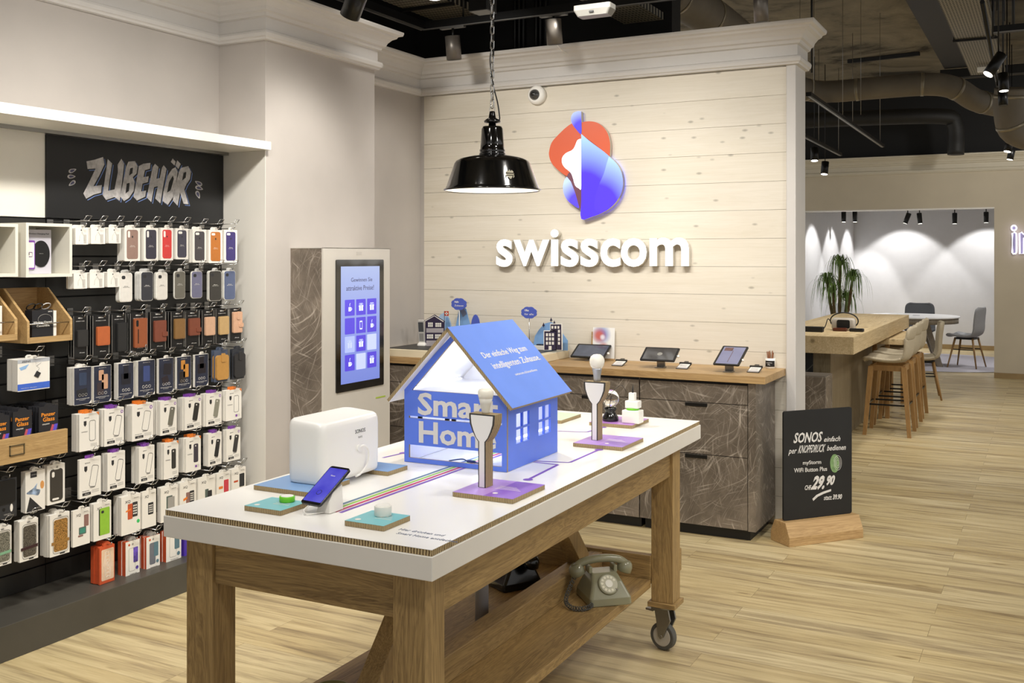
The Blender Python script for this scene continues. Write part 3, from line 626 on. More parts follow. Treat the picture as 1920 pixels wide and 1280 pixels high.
RM2 = Matrix(((d2.x, 0, n2.x, apx), (0, 1, 0, 0), (d2.y, 0, n2.y, ap[1]), (0, 0, 0, 1)))
g = G(); g.box(.01, (Vector(ll)-Vector(ap)).length, yf, yb+.02, rt+.0002, rt+.0012, 0, RM2); g.build('roof_lining', mat('inside white', '#f4f5fa', .5, var=0), hs)
g = G(); fu = lambda px: sum(n3(px, 800, 0)[:1])
g.text('Smart', fu(783), fu(783)+(fu(875)-fu(783))*1.62, hp(783, 777.5), hp(783, 735), .0006, .0014, 0, fy, .026); g.text('Home', fu(785), fu(785)+(fu(890.5)-fu(785))*1.36, hp(785.5, 830), hp(785.5, 789), .0006, .0014, 0, fy, .026)
g.build('lettering', mat('letter grey white', '#dcdad8', .6, var=0), hs)
LED = mat('led strip', '#f0f2ff', .3, emis=2.5, var=0)
for b_ in ((-w2+th+.001, -w2+th+.006, .03, lD-.03, zE-.01, zE-.002), (-w2+th+.001, -w2+th+.006, .03, lD-.03, b1+.01, b1+.016), (w2-th-.006, w2-th-.001, .03, lD-.03, b1+.03, b1+.036)): G().box(*b_).build('light_strip', LED, hs)
Mh = hs.matrix_basis
for (zz, pw) in ((b1*.7, .28), (zg-.03, .25), (zg+.045, .55)):
    l = bpy.data.lights.new('house_light', 'POINT'); l.energy = pw; l.color = (.88, .92, 1); l.shadow_soft_size = .03; o = bpy.data.objects.new('house_light', l); C.objects.link(o); o.parent = hs; o.location = (0, lD*.5, zz)
g = G(); g.tube(smooth_poly([(-.05, .05, .006), (-.01, .07, .012), (.02, .06, .008), (.07, .055, .008)], 6, False), .0022); g.tube([(.015, .062, .009), (.045, .058, .009)], .005); g.build('cable', mat('cable slate', '#56658a', .5, var=0), hs)
for x in (-.14, -.035, -.01): G().box(x-.008, x+.006, .012, .02, s_slot0-.004, s_slot1-.001).build('connector', BLACK, hs)
# ---------------------------------------------------------------- telephones on the lower shelf
def telephone(label, loc, rz, col, s=1.0, cord=True):
    r = thing('rotary_telephone', label, 'telephone', loc, rz); m = mat('phone '+col, col, .22, var=.01, coat=.3); r.scale = (s, s, s)
    g = G(); R = lambda x, y0, y1, z, rr: [(a, b, z) for a, b in rrect(-x, x, y0, y1, rr, 3)]
    g.loft([R(.082, -.088, .085, 0, .012), R(.084, -.09, .087, .004, .012), R(.082, -.089, .086, .028, .012), R(.060, -.050, .070, .078, .012), R(.050, -.022, .060, .100, .01), R(.046, -.014, .054, .104, .01)], sm=False)
    g.build('body', m, r, bevel=.002)
    for sx in (-1, 1):
        g = G(); g.box(sx*.050-.007, sx*.050+.007, .0, .05, .098, .124); g.build('cradle', m, r, bevel=.003)
    ta = math.atan2(.05, .062); DM = Matrix.Translation((0, -.058, .072)) @ Matrix.Rotation(math.radians(52), 4, 'X')
    g = G(); g.T = DM; g.lathe([(.040, -.006), (.040, .003), (.038, .005)], 40, 0); g.lathe([(.034, .005), (.034, .0065)], 40, 1)
    for k in range(10): a = math.radians(30+k*29); g.prism(circ(.026*math.cos(a), .026*math.sin(a), .0048, 12), .0065, .0072, 2)
    g.lathe([(.0145, .0065), (.0145, .009)], 24, 3); g.tube([(.022, -.02, .007), (.03, -.028, .010)], .002, m=4)
    g.build('dial', [m, mat('dial ring', '#b9b59c', .4, var=0), mat('dial hole', '#e0dcc6', .5, var=0) if col != '#0b0b0b' else WHITEP, mat('dial centre', '#e6e3d6', .4, var=0), CHROME], r)
    g = G(); cv = smooth_poly([(-.104, .03, .112), (-.092, .03, .126), (-.06, .03, .140), (-.0, .03, .146), (.06, .03, .140), (.092, .03, .126), (.104, .03, .112)], 4, False)
    g.tube(cv, [.0155]*len(cv), 12)
    for sx in (-1, 1): g.lathe([(.022, -.022), (.031, -.017), (.030, .004), (.024, .018), (.016, .024)], 20, T=Matrix.Translation((sx*.098, .03, .108)) @ Matrix.Rotation(sx*.35, 4, 'Y'))
    g.build('handset', m, r)
    if cord:
        path = smooth_poly([(-.10, .02, .10), (-.135, .0, .05), (-.165, -.05, .02), (-.155, -.10, .010), (-.11, -.115, .010), (-.075, -.085, .012), (-.072, -.03, .012)], 24, False)
        pts = []
        for i, p in enumerate(path): a = i*1.25; pts.append((p[0]+.0075*math.cos(a), p[1]+.004*math.sin(a), p[2]+.0075*math.sin(a)))
        G().tube(pts, .0024, 5).build('coiled_cord', mat('cord '+col, '#45423a', .5, var=0), r)
p = onZ(1118, 1128, SZ); telephone('grey green rotary telephone on the table\'s lower shelf', (p.x+.01, p.y+.045, SZ+.001), math.radians(42), '#8c8a70', 1.0)
p = onZ(985, 1095, SZ); telephone('black rotary telephone behind the shelf beam', (-1.905, 3.63, SZ+.001), math.radians(-30), '#0b0b0b', 1.0, False)
r = G().lathe([(.05, 0), (.075, .006), (.088, .03), (.090, .036), (.084, .036), (.07, .012), (.01, .010)], 40, cap=False).build('dish', mat('olive enamel', '#8a8459', .4, var=.02)); r.location = (-1.885, 2.44, SZ+.001); r.scale = (.6, .6, .9); tag(r, "olive green dish at the near end of the table's lower shelf", 'dish')
# ================================================================ KIOSK, COUNTER, WALL SIGN, PENDANT, CHALKBOARD
KX, KY0 = -3.445, 4.391; KY1 = KX/rd(731)[0]*rd(731)[1]; KZ = 1.652
k = thing('touchscreen_kiosk', 'tall floor standing kiosk with touchscreen and dark stone patterned side', 'kiosk', ((XP+KX)/2, (KY0+KY1)/2, 0))
kw, kl = (KX-XP)/2, (KY1-KY0)/2
G().box(-kw+.001, kw-.012, -kl+.002, kl, 0, KZ-.004).build('side_body', STONE, k)
SILV = mat('kiosk silver', '#c9c4bb', .35, .15, var=.01)
G().box(kw-.012, kw, -kl, kl, 0, KZ).build('front_panel', SILV, k, bevel=.001)
G().box(-kw+.001, kw, -kl, kl, KZ-.004, KZ).build('top_cap', SILV, k)
a = onX(629, 485, KX); b = onX(718, 722, KX); c = onX(632, 735, KX); d = onX(718, 488, KX)
u0, u1 = a.y-(KY0+KY1)/2, b.y-(KY0+KY1)/2; z0 = (b.z+c.z)/2; z1 = (a.z+d.z)/2
fk = frX(kw, 0, 0)
g = G(); g.prism(rrect(u0, u1, z0, z1, .008), 0, .006, 0, fk); bz = g.build('screen_bezel', BLACKG, k)
a = onX(637.5, 498, KX); b = onX(710, 709, KX); s0, s1 = a.y-(KY0+KY1)/2, b.y-(KY0+KY1)/2
sz0 = (onX(638, 720, KX).z+b.z)/2; sz1 = (a.z+onX(710, 500, KX).z)/2
m, nt, bs = base('kiosk screen'); gr = N(nt, 'ShaderNodeSeparateXYZ'); nt.links.new(coords(nt), gr.inputs[0])
f = mth(nt, 'DIVIDE', mth(nt, 'SUBTRACT', gr.outputs[2], sz0), sz1-sz0)
nt.links.new(ramp(nt, f, [(0, lin('#7d8ee0')), (.5, lin('#93a3ee')), (1, lin('#b4c4f0'))]), bs.inputs['Emission Color']); bs.inputs['Emission Strength'].default_value = .8; bs.inputs['Base Color'].default_value = (.03, .03, .05, 1); bs.inputs['Roughness'].default_value = .2
KS = m; sw, sh = s1-s0, sz1-sz0
g = G(); g.box(s0, s1, sz0, sz1, .006, .0065, 0, fk)
U = lambda x: s0+sw*x; V = lambda y: sz1-sh*y
g.text('Gewinnen Sie', U(.25), U(.80), V(.133), V(.098), .0066, .0072, 1, fk); g.text('attraktive Preise!', U(.13), U(.84), V(.208), V(.165), .0066, .0072, 1, fk)
tiles = [[2, 2, 2], [3, 2, 2], [0, 2, 1], [2, 1, 2]]; icons = ['cgg', ' pc', 'gg ', 'c g']
for r_ in range(4):
    for c_ in range(3):
        x0, x1 = .095+.285*c_, .095+.285*c_+.245; y0 = .285+.157*r_; y1 = y0+.138
        g.prism(rrect(U(x0), U(x1), V(y1), V(y0), .004), .0066, .0072, {0: 4, 1: 5, 2: 2, 3: 2}[tiles[r_][c_]], fk)
        cx, cy = (U(x0)+U(x1))/2, (V(y0)+V(y1))/2; ic = icons[r_][c_]; q = .0122; W_ = 3 if tiles[r_][c_] else 5
        def bx(a, b, c, d, m=W_): g.prism([(cx+a*q, cy+c*q), (cx+b*q, cy+c*q), (cx+b*q, cy+d*q), (cx+a*q, cy+d*q)], .0074, .0078, m, fk)
        if ic == 'c':
            bx(-1, .7, -1.6, .3); g.tube([tuple(fk @ Vector((cx+q*(.7+.7*math.sin(t_)), cy+q*(-.6+.6*math.cos(t_)), .0078))) for t_ in [i*PI/6 for i in range(7)]], .0014, m=W_)
            g.tube([tuple(fk @ Vector((cx+q*a, cy+q*b, .0078))) for a, b in ((-.3, .7), (0, 1.1), (-.2, 1.5), (.3, 2.1))], .001, m=W_)
        elif ic == 'g':
            bx(-1.5, -.2, -1.7, .3); bx(.2, 1.5, -1.7, .3); bx(-1.8, -.2, .3, .7); bx(.2, 1.8, .3, .7)
            for s in (-1, 1): g.tube([tuple(fk @ Vector((cx+q*(s*.7+.6*math.cos(t_)), cy+q*(1.3+.5*math.sin(t_)), .0078))) for t_ in [i*PI/5 for i in range(10)]], .001, m=W_, closed=True)
        elif ic == 'p': g.prism(rrect(cx-q, cx+q, cy-2*q, cy+2*q, .003), .0074, .0076, W_, fk); bx(-.75, .75, -1.4, 1.4, 2)
g.build('touch_display', [KS, mat('screen text', '#4a4a6a', .4, emis=.15, var=0), mat('tile violet', '#4b3fc0', .3, emis=.55, var=0), mat('tile icon', '#c9d4f8', .3, emis=.7, var=0), mat('tile light', '#8f9dec', .3, emis=.7, var=0), mat('tile faded', '#a3aef0', .3, emis=.75, var=0)], bz)
q = onX(673, 475, KX); qy = q.y-(KY0+KY1)/2
g = G(); g.box(qy-.025, qy+.025, q.z-.009, q.z+.009, 0, .0012, 0, fk); g.build('sensor_plate', mat('sensor plate', '#bdb8b0', .3, .2, var=0), k)
q = onX(713, 744, KX); qy = q.y-(KY0+KY1)/2
g = G(); g.box(qy-.045, qy+.05, q.z-.004, q.z+.004, 0, .0015, 0, fk); g.build('card_slot', mat('slot green', '#8fa23a', .3, emis=.2, var=0), k)

# ---------------- counter
CY, CX, CZ = 5.70, -1.4056, .935
wk = thing('worktop', 'long oak worktop running along the timber wall', 'worktop', ((XL+CX)/2, (CY+YW)/2, 0))
ww2 = (CX-XL)/2; wl2 = (YW-CY)/2
G().box(-ww2+.002, ww2, -wl2, wl2-.115, CZ-.042, CZ).build('front_board', TOPX, wk, bevel=.002); G().box(-ww2+.002, ww2, wl2-.113, wl2-.002, CZ-.042, CZ).build('back_strip', TOPX, wk, bevel=.002)
XR = -1.463; seam = CY+.02; XSEAM = onY(1199, 900, seam).x; XSE2 = XSEAM-(XR-XSEAM)-.06
ztop = onY(1416, 724.5, seam).z; zd1 = onY(1416, 761, seam).z; zd2 = onY(1416, 860.5, seam).z
def cabinet(x0, x1, label, side):
    c = thing('base_cabinet', label, 'cabinet', ((x0+x1)/2, (seam+YW)/2, 0), 0, 'stone patterned base cabinets'); w = (x1-x0)/2; l = (YW-seam)/2
    G().box(-w, w-(.004 if side else 0), -l+.019, l-.022, .06, CZ-.044).build('carcass', STONE, c)
    if side: G().box(w-.0035, w, -l+.001, l-.12, .06, CZ-.044).build('side_panel', STONE, c); G().box(w-.0035, w-.001, l-.118, l-.022, .06, CZ-.044).build('rear_side_strip', STONE, c); G().box(w-.043, w-.004, -l, -l+.015, .06, CZ-.044).build('end_stile', STONE, c)
    G().box(-w+.02, w-(.04 if side else 0), -l+.04, l-.03, 0, .06).build('plinth', BLACK, c)
    G().box(-w, w-.01, -l+.015, -l+.02, .06, CZ-.044).build('shadow_gap', BLACK, c)
    xr = w-(.0 if not side else .045)-.002
    for zz0, zz1, hd in ((zd1+.002, ztop, 0), (zd2+.002, zd1-.002, 1), (.064, zd2-.002, 1)):
        d = G().box(-w+.002, xr, -l, -l+.016, zz0, zz1).build('drawer_front', STONE, c)
        if hd: G().box(-.065, .065, -l-.006, -l+.012, zz1-.022, zz1-.002).build('handle', BLACKM, d, bevel=.002)
    return c
CRW = XR-XSEAM
cabinet(XSEAM+.002, XR, 'dark stone patterned drawer cabinet at the right end of the counter', True)
x = XSEAM; labs = ['dark drawer cabinet left of the end one, behind the table corner', 'dark drawer cabinet behind the blue model house', 'dark drawer cabinet partly hidden by the kiosk', 'dark drawer cabinet in the wall corner behind kiosk']
wd = (XSEAM-XL-.01)/3
for i in range(3): cabinet(x-wd+.002, x-.002, labs[i] if i < 2 else labs[2], False); x -= wd
# raised display deck
a = onY(1070, 658, CY+.06); DX1 = -2.62
dq = onZ(1035, 655, CZ+.062); DX1 = dq.x
dk = thing('display_deck', 'cream raised deck with black surface at the corner end of the worktop', 'display platform', ((XL+DX1)/2, (CY+YW)/2+.0, CZ+.0005)); dw = (DX1-XL)/2
CRM = mat('deck cream', '#e6d9bb', .5, var=.01)
G().box(-dw+.003, dw+.06, -wl2+.015, wl2-.003, 0, .05).build('deck_body', CRM, dk, bevel=.003)
G().box(-dw+.02, dw, -wl2+.04, wl2-.006, .0502, .053).build('deck_surface', mat('deck black', '#33312f', .45, var=.05), dk)
DZ = CZ+.0545
INK = mat('cutout ink', '#2e2440', .6, var=0); CB1 = mat('cutout blue', '#7fa8d8', .6, var=.02); CB2 = mat('cutout deep blue', '#4a5cb8', .6, var=0); CB3 = mat('cutout pale blue', '#a9c3e0', .6, var=0); CWH = mat('cutout white', '#e9e6df', .6, var=0); CGR = mat('cutout grey', '#a8a2a6', .6, var=0)
def cut(name, label, cat, px, py0, Y, layers, mats, extra=None, h=.006):
    """standing cutout; layers given in photo pixels on the plane Y"""
    o = onY(px, py0, Y); zb = min(onY(*p, Y).z for lay in layers for p in lay[0]); dz = DZ-zb if abs(DZ-zb) < .12 else 0
    r = thing(name, label, cat, (o.x, Y, DZ))
    grp_ = [(n_, [q for q in layers if q[2] == n_]) for n_ in dict.fromkeys(l[2] for l in layers) if n_ not in ('window', 'fir_tree')]+[(l[2], [l]) for l in layers if l[2] in ('window', 'fir_tree')]
    for nm, items in grp_:
        g = G()
        for poly, mi, _, lv in items:
            pp = [(onY(*p, Y).x-o.x, max(.0, onY(*p, Y).z-DZ)) for p in poly]
            w0 = 0 if lv == 0 else h+.001*(lv-1)+.0001
            g.prism(pp, w0, h+.001*lv, mi, frY())
        g.build(nm, mats, r)
    return r
q4 = lambda x, y: (720+x/4.8, 540+y/4.8)
def R_(x0, y0, x1, y1): return [q4(x0, y1), q4(x1, y1), q4(x1, y0), q4(x0, y0)]
def arch(x0, x1, yt, yb, n=8): return [q4(x0, yb)]+[q4((x0+x1)/2-(x1-x0)/2*math.cos(PI*i/n), yt+(yb-yt)*.55*(1-math.sin(PI*i/n))) for i in range(n+1)]+[q4(x1, yb)]
YC = 6.05
def wn(x, y, w, h, nm='window'): return [(R_(x, y, x+w, y+h), 1, nm, 2)]+[(R_(x+i*w/3-1, y, x+i*w/3+1, y+h), 0, 'chalet_board', 3) for i in (1, 2)]+[(R_(x, y+h/2-1, x+w, y+h/2+1), 0, 'chalet_board', 3)]
cut('chalet_cutout', 'purple and white printed chalet cutout beside the kiosk', 'cutout', q4(460, 560)[0], 640, 5.98,
    [([q4(360, 295), q4(458, 238), q4(552, 300), q4(545, 306), q4(545, 545), q4(375, 545), q4(375, 300)], 0, 'chalet_board', 0), (R_(385, 360, 540, 400), 2, 'chalet_board', 1), (R_(385, 470, 540, 520), 2, 'chalet_board', 1),
     ([q4(372, 300), q4(458, 252), q4(540, 306), q4(540, 296), q4(458, 246), q4(372, 292)], 1, 'chalet_board', 1)]+wn(402, 308, 42, 40)+wn(468, 312, 52, 36)+wn(392, 415, 55, 38)+wn(465, 415, 52, 38), [INK, CWH, CGR])
cut('mountain_cutout', 'pale blue mountain cutout directly behind the chalet', 'cutout', q4(560, 0)[0], 640, 6.12, [(arch(470, 612, 222, 520), 0, 'mountain_board', 0), ([q4(545, 520), q4(560, 262), q4(580, 260), q4(606, 350), q4(612, 520)], 1, 'mountain_board', 1)], [CB3, CB1])
cut('mountain_cutout', 'tall blue mountain cutout with grey summit under the left cloud', 'cutout', q4(710, 0)[0], 640, 6.10, [([q4(640, 520), q4(650, 330), q4(680, 190), q4(710, 165), q4(740, 185), q4(775, 320), q4(790, 520)], 0, 'mountain_board', 0), ([q4(690, 200), q4(725, 185), q4(750, 230), q4(715, 260)], 1, 'mountain_board', 1)], [CB1, mat('summit grey', '#77809a', .6, var=0)])
cut('mountain_cutout', 'small deep blue rounded hill cutout right of the tall mountain', 'cutout', q4(825, 0)[0], 640, 6.06, [(arch(782, 870, 236, 520), 0, 'mountain_board', 0)], [CB2])
cut('mountain_cutout', 'wide blue hill cutout behind the city towers', 'cutout', q4(1480, 0)[0], 640, 6.12, [([q4(1340, 570), q4(1362, 430), q4(1400, 370), q4(1450, 318), q4(1500, 305), q4(1545, 320), q4(1605, 400), q4(1655, 470), q4(1655, 570)], 0, 'mountain_board', 0)]+
    [([q4(x-12, y+32), q4(x-3, y+32), q4(x-3, y+44), q4(x+3, y+44), q4(x+3, y+32), q4(x+12, y+32), q4(x, y)], 1, 'fir_tree', 1) for x, y in ((1440, 308), (1508, 262), (1537, 290))]+[], [CB1, INK])
bl = [(R_(1440, 380, 1557, 558), 1, 'tower_board', 0), (R_(1498, 318, 1608, 558), 1, 'tower_board', 0), (R_(1447, 388, 1551, 554), 0, 'tower_board', 1), ([q4(1558, 554), q4(1558, 384), q4(1504, 376), q4(1504, 326), q4(1598, 326), q4(1602, 554)], 0, 'tower_board', 1)]
bl += [(R_(1462+i*27, 405+j*38, 1480+i*27, 432+j*38), 1, 'window', 2) for i in range(3) for j in range(3)]+[(R_(1512+i*27, 340, 1528+i*27, 364), 1, 'window', 2) for i in range(3)]+[(R_(1570, 374+j*36, 1588, 400+j*36), 1, 'window', 2) for j in range(4)]+[(R_(1487, 520, 1512, 556), 1, 'window', 2)]
cut('city_tower_cutout', 'two purple printed city towers cutout on the deck', 'cutout', q4(1520, 0)[0], 640, 6.00, bl, [INK, CWH])
def cloud(cx, cy, w, label, t1, Y, stick):
    o = onY(*q4(cx, cy), Y); r = thing('cloud_sign', label, 'sign', (o.x, Y, DZ)); zc = o.z-DZ; s = (onY(*q4(cx+w, cy), Y)-o).x
    pts = []
    for i in range(56):
        a = 2*PI*i/56; rr = 1+.10*abs(math.sin(a*4)); pts.append((s*rr*.92*math.cos(a), zc+s*.62*rr*math.sin(a)))
    g = G(); g.prism(pts, 0, .006, 0, frY()); g.text(t1[0], -s*.55, s*.55 if len(t1[0]) > 6 else s*.0, zc+.008, zc+.022, .0061, .0067, 1, frY(0, 0, 0), .02); g.text(t1[1], -s*.55, s*.6, zc-.016, zc-.004, .0061, .0067, 1, frY()); g.build('cloud_board', [CB2, CWH], r)
    G().tube([(0, .002, 0), (0, .002, zc-.02)], .0028).build('stick', CWH if stick else CHROME, r)
cloud(677, 143, 70, 'blue cloud sign on a stick above the tall mountain cutout', ('Hallo', 'Zuhause'), 6.03, 1)
cloud(1307, 220, 72, 'blue cloud sign on a thin rod nearer the city towers', ('Offen', 'für alle'), 6.02, 0)
o = onY(*q4(540, 300), 6.0); r = thing('flag', 'small red flag with white cross beside the chalet cutout', 'flag', (o.x, 6.005, DZ)); zt = onY(*q4(540, 205), 6.0).z-DZ
G().tube([(0, 0, 0), (0, 0, zt)], .0018).build('flagpole', BLACK, r); g = G(); s_ = .033; g.box(.001, .034, zt-.034, zt-.001, 0, .001, 0, frY()); g.box(.014, .021, zt-.029, zt-.006, .001, .0016, 1, frY()); g.box(.006, .029, zt-.021, zt-.014, .001, .0016, 1, frY()); g.build('flag_cloth', [mat('flag red', '#b5412c', .6, var=0), CWH], r)
def cordless(px, py, label, h=.15, rot=0, lean=.25, kind=0):
    o = onZ(px, py, DZ); r = thing('cordless_phone', label, 'telephone', (o.x, o.y, DZ+.0003), rot); M_ = Matrix.Rotation(-lean, 4, 'X')
    g = G(); g.loft([[(x, y, z) for x, y in rrect(-.03*s, .03*s, -.035*s, .035*s, .01, 3)] for z, s in ((0, 1), (.012, 1), (.025, .75))]); g.build('charging_cradle', CWH if kind == 0 else BLACK, r)
    g = G(); g.T = Matrix.Translation((0, -.0, .015)) @ M_; g.prism(rrect(-.022, .022, 0, h, .008), -.01, .01, 0, frY()); g.build('handset', mat('phone silver', '#c7c5c2', .35, .2, var=0) if kind == 0 else BLACKM, r, bevel=.002)
    g = G(); g.T = Matrix.Translation((0, -.0, .015)) @ M_; g.prism(rrect(-.018, .018, h*.52, h*.92, .002), .0101, .0106, 0, frY()); g.build('display', mat('phone display', '#4a4c50', .2, var=0), r)
    g = G(); g.T = Matrix.Translation((0, -.0, .015)) @ M_
    g.box(-.015, .015, h*.12, h*.45, .0101, .0104, 0, frY()); g.build('keypad', mat('keypad', '#8d8b88', .4, var=0), r)
cordless(*q4(345, 520), 'silver cordless phone in front of the chalet cutout', .17, .3, -.22)
cordless(*q4(1322, 500), 'pale mobile phone standing behind the blue roof edge', .12, -.1, -.12)
cordless(*q4(672, 500), 'black device on the deck below the tall mountain', .14, 0, 0, 1)
o = onZ(*q4(1420, 555), DZ); r = thing('desk_phone', 'low white desk phone lying in front of the city towers', 'telephone', (o.x-.02, o.y+.03, DZ+.0003))
g = G(); g.prism([(-.05, 0), (.05, 0), (.05, .012), (-.05, .03)], -.045, .045, 0, Matrix.Rotation(PI/2, 4, 'Z') @ frY()); g.build('phone_base', CWH, r, bevel=.002); G().box(-.02, .02, -.035, .035, .022, .036).build('handset', BLACKM, r, bevel=.004)
# tablets on stands
q5 = lambda x, y: (1060+x/4.364, 600+y/4.364)
def tablet(foot, BLc, w, l, label, sm, yaw, portrait=False, slope=29):
    o = onZ(*q5(*foot), CZ); r = thing('tablet', label, 'tablet', (o.x, o.y, CZ+.0005)); 
    b = onT(*q5(*BLc), -o.x*SN+o.y*CS-.02)
    T = Matrix.Translation((0, -.055, b.z-CZ)) @ Matrix.Rotation(yaw, 4, 'Z') @ Matrix.Rotation(math.radians(slope), 4, 'X')
    g = G(); g.T = T; g.prism(rrect(-w/2, w/2, 0, l, .008), 0, .007, 0); g.build('tablet_body', BLACKM, r)
    g = G(); g.T = T; bz = .012; g.box(-w/2+bz, w/2-bz, bz, l-bz, .0071, .0075, 0)
    if portrait:
        g.box(-w/2+bz+.01, -.005, l-.055, l-.02, .0076, .0078, 1); g.box(-.001, .002, .03, l-.05, .0076, .0078, 1)
    elif sm[1]: g.prism(circ(0, l/2, .016, 20), .0076, .0078, 2)
    g.build('screen', [sm[0], mat('thumb brown', '#6a4a48', .4, var=.2, scale=40), mat('thumb grey', '#8a8880', .3, emis=.1, var=0)], r)
    g = G(); g.prism([(-.045, 0), (.03, 0), (.03, .006), (-.015, .006), (-.008, b.z-CZ+.03), (-.014, b.z-CZ+.032), (-.028, .006), (-.045, .006)], -.025, .025, 0, Matrix(((0, 0, 1, 0), (-1, 0, 0, 0), (0, 1, 0, 0), (0, 0, 0, 1))))
    g.build('stand', STEEL, r); g = G(); g.ball((w/2+.006, -.0, b.z-CZ+.03), .009, 12); g.build('security_sensor', WHITE, r)
tablet((205, 330), (52, 308), .235, .15, 'leftmost tablet on a stand, in front of the picture', (scrn('tab1', '#5a6270', '#727a88', .45), 0), math.radians(0))
tablet((775, 390), (590, 335), .215, .14, 'middle tablet with grey brown screen on the worktop', (scrn('tab2', '#55503f', '#66604c', .35), 1), math.radians(2))
tablet((1335, 425), (1195, 370), .155, .205, 'rightmost tablet, upright format, pale violet screen', (scrn('tab3', '#9a9abc', '#a6a6c6', .6), 0), math.radians(-3), True, 27)
def clipb(a, label):
    o = onZ(*q5(*a), CZ); r = thing('card_holder', label, 'card holder', (o.x, o.y+.01, CZ+.0005)); M_ = Matrix.Rotation(math.radians(14), 4, 'X')
    g = G(); g.T = M_; g.prism(rrect(-.036, .036, 0, .085, .004), 0, .003, 0); g.build('board', BLACKM, r)
    g = G(); g.T = M_; g.box(-.031, .031, .004, .078, .0031, .006, 0); g.box(-.031, .031, .004, .016, .006, .0064, 1)
    for i in range(4): g.box(-.02, .02, .03+i*.009, .0325+i*.009, .006, .0063, 2)
    g.build('card', [CWH, CGR, CGR], r)
    g = G(); g.T = M_; g.prism([(-.038, .080), (.038, .080), (.036, .092), (.014, .092), (.012, .11), (-.012, .11), (-.014, .092), (-.036, .092)], .003, .012, 0); g.build('clip', BLACKM, r)
clipb((415, 378), 'small clip card holder beside the leftmost tablet'); clipb((945, 403), 'small clip card holder beside the middle tablet'); clipb((1530, 432), 'small clip card holder beside the rightmost tablet')
o = onZ(*q5(1677, 392), CZ); r = thing('pencil_cup', 'white cup of brown pencils with black chalk label', 'cup', (o.x, o.y, CZ+.0005))
g = G(); g.lathe([(.026, 0), (.028, .002), (.030, .06), (.028, .06), (.026, .008), (.001, .006)], 28, 0, cap=False); g.build('cup', WHITE, r)
g = G(); n = 14; g.add([(.0302*math.cos(a), .0302*math.sin(a), z) for z in (.01, .046) for a in [math.radians(-145+125*i/n) for i in range(n+1)]], [(i, i+1, n+2+i, n+1+i) for i in range(n)], 0); g.text('wähle', -.016, .018, .03, .038, .0303, .0306, 1, frY(), 0); g.text('Me', -.008, .006, .018, .027, .0303, .0306, 1, frY(), 0); g.build('label', [BLACK, CHALKW], r)
PN = mat('pencil brown', '#8a5632', .5, var=.1)
for i in range(7):
    a = i*2.4; g = G(); rr = .012; x, y = rr*math.cos(a), rr*math.sin(a); g.tube([(x*.6, y*.6, .008), (x*1.5, y*1.5, .088+.006*(i % 3))], .0035, 6); g.tube([(x*1.5, y*1.5, .088+.006*(i % 3)), (x*1.56, y*1.56, .095+.006*(i % 3))], [.0034, .0008], 6)
    o_ = g.build('pencil', PN); o_.location = r.location; tag(o_, 'brown pencil standing in the white cup', 'pencil', 'pencils in the cup')
a = onY(*q5(178, 240), 6.08); b = onY(*q5(358, 72), 6.08); r = thing('picture_print', 'blurred red and blue picture print on a small wooden easel', 'picture', ((a.x+b.x)/2, 6.165, CZ+.0005)); w = (b.x-a.x)/2; h = b.z-CZ
m, nt, bs = base('print watercolour'); col = (.85, .85, .82, 1)
for cx_, cz_, rad, cc_ in ((-.2*w, h*.78, .07, '#4a6ac0'), (-.42*w, h*.75, .055, '#d0603a'), (-.1*w, h*.7, .022, '#e8e8f0'), (.0, h*.38, .04, '#c04a48')):
    v = N(nt, 'ShaderNodeVectorMath', operation='DISTANCE'); nt.links.new(coords(nt, (1, 0, 1)), v.inputs[0]); v.inputs[1].default_value = (cx_, 0, cz_)
    k_ = ramp(nt, mth(nt, 'DIVIDE', v.outputs['Value'], rad), [(.35, (.85, .85, .85, 1)), (1, (0, 0, 0, 1))]); col = mix(nt, k_, col, lin(cc_))
nt.links.new(col, bs.inputs['Base Color'])
g = G(); g.T = Matrix.Rotation(-.06, 4, 'X'); g.box(-w, w, .0, .004, .01, h); g.build('print_sheet', m, r)
g = G(); g.T = Matrix.Rotation(-.06, 4, 'X'); g.box(-w-.012, -w-.002, .004, .014, 0, h*.86); g.box(-w-.012, w, -.012, .014, 0, .01); g.build('easel', TOPX, r)

# ---------------- wall sign
fw = YW-.0
W_ = lambda cx, cy, Y=YW-.05: onY(780+cx/3.5556, 180+cy/3.5556, Y)
o = W_(1100, 460); lg = thing('wall_logo', 'glowing red and blue ribbon emblem on the timber wall', 'sign', (o.x, YW-.001, o.z))
def lp(pts, n=4): return [(W_(*p).x-o.x, W_(*p).z-o.z) for p in (smooth_poly([(float(a), float(b)) for a, b in pts], n, False) if n else pts)]
def grad(name, deep, light, c0, rad, e=.9, c1=None):
    m, nt, bs = base(name); v = N(nt, 'ShaderNodeVectorMath', operation='DISTANCE'); nt.links.new(coords(nt, (1, 0, 1)), v.inputs[0]); p = W_(*c0)-o; v.inputs[1].default_value = (p.x, 0, p.z)
    c = ramp(nt, mth(nt, 'DIVIDE', v.outputs['Value'], rad), [(0, lin(deep)), (.4, lin(deep)), (1, lin(light))])
    nt.links.new(c, bs.inputs['Base Color']); nt.links.new(c, bs.inputs['Emission Color']); bs.inputs['Emission Strength'].default_value = e; bs.inputs['Roughness'].default_value = .3; return m
RED = mat('emblem red', '#d35f3e', .35, emis=.08, var=0); BRN = mat('emblem brown', '#6a4150', .4, emis=.25, var=0); EW = mat('emblem white', '#ffffff', .3, emis=1.6, var=0, ecol='#f4f2ff')
SIDE = mat('sign side grey', '#c9c2b2', .5, var=0)
LB = .012
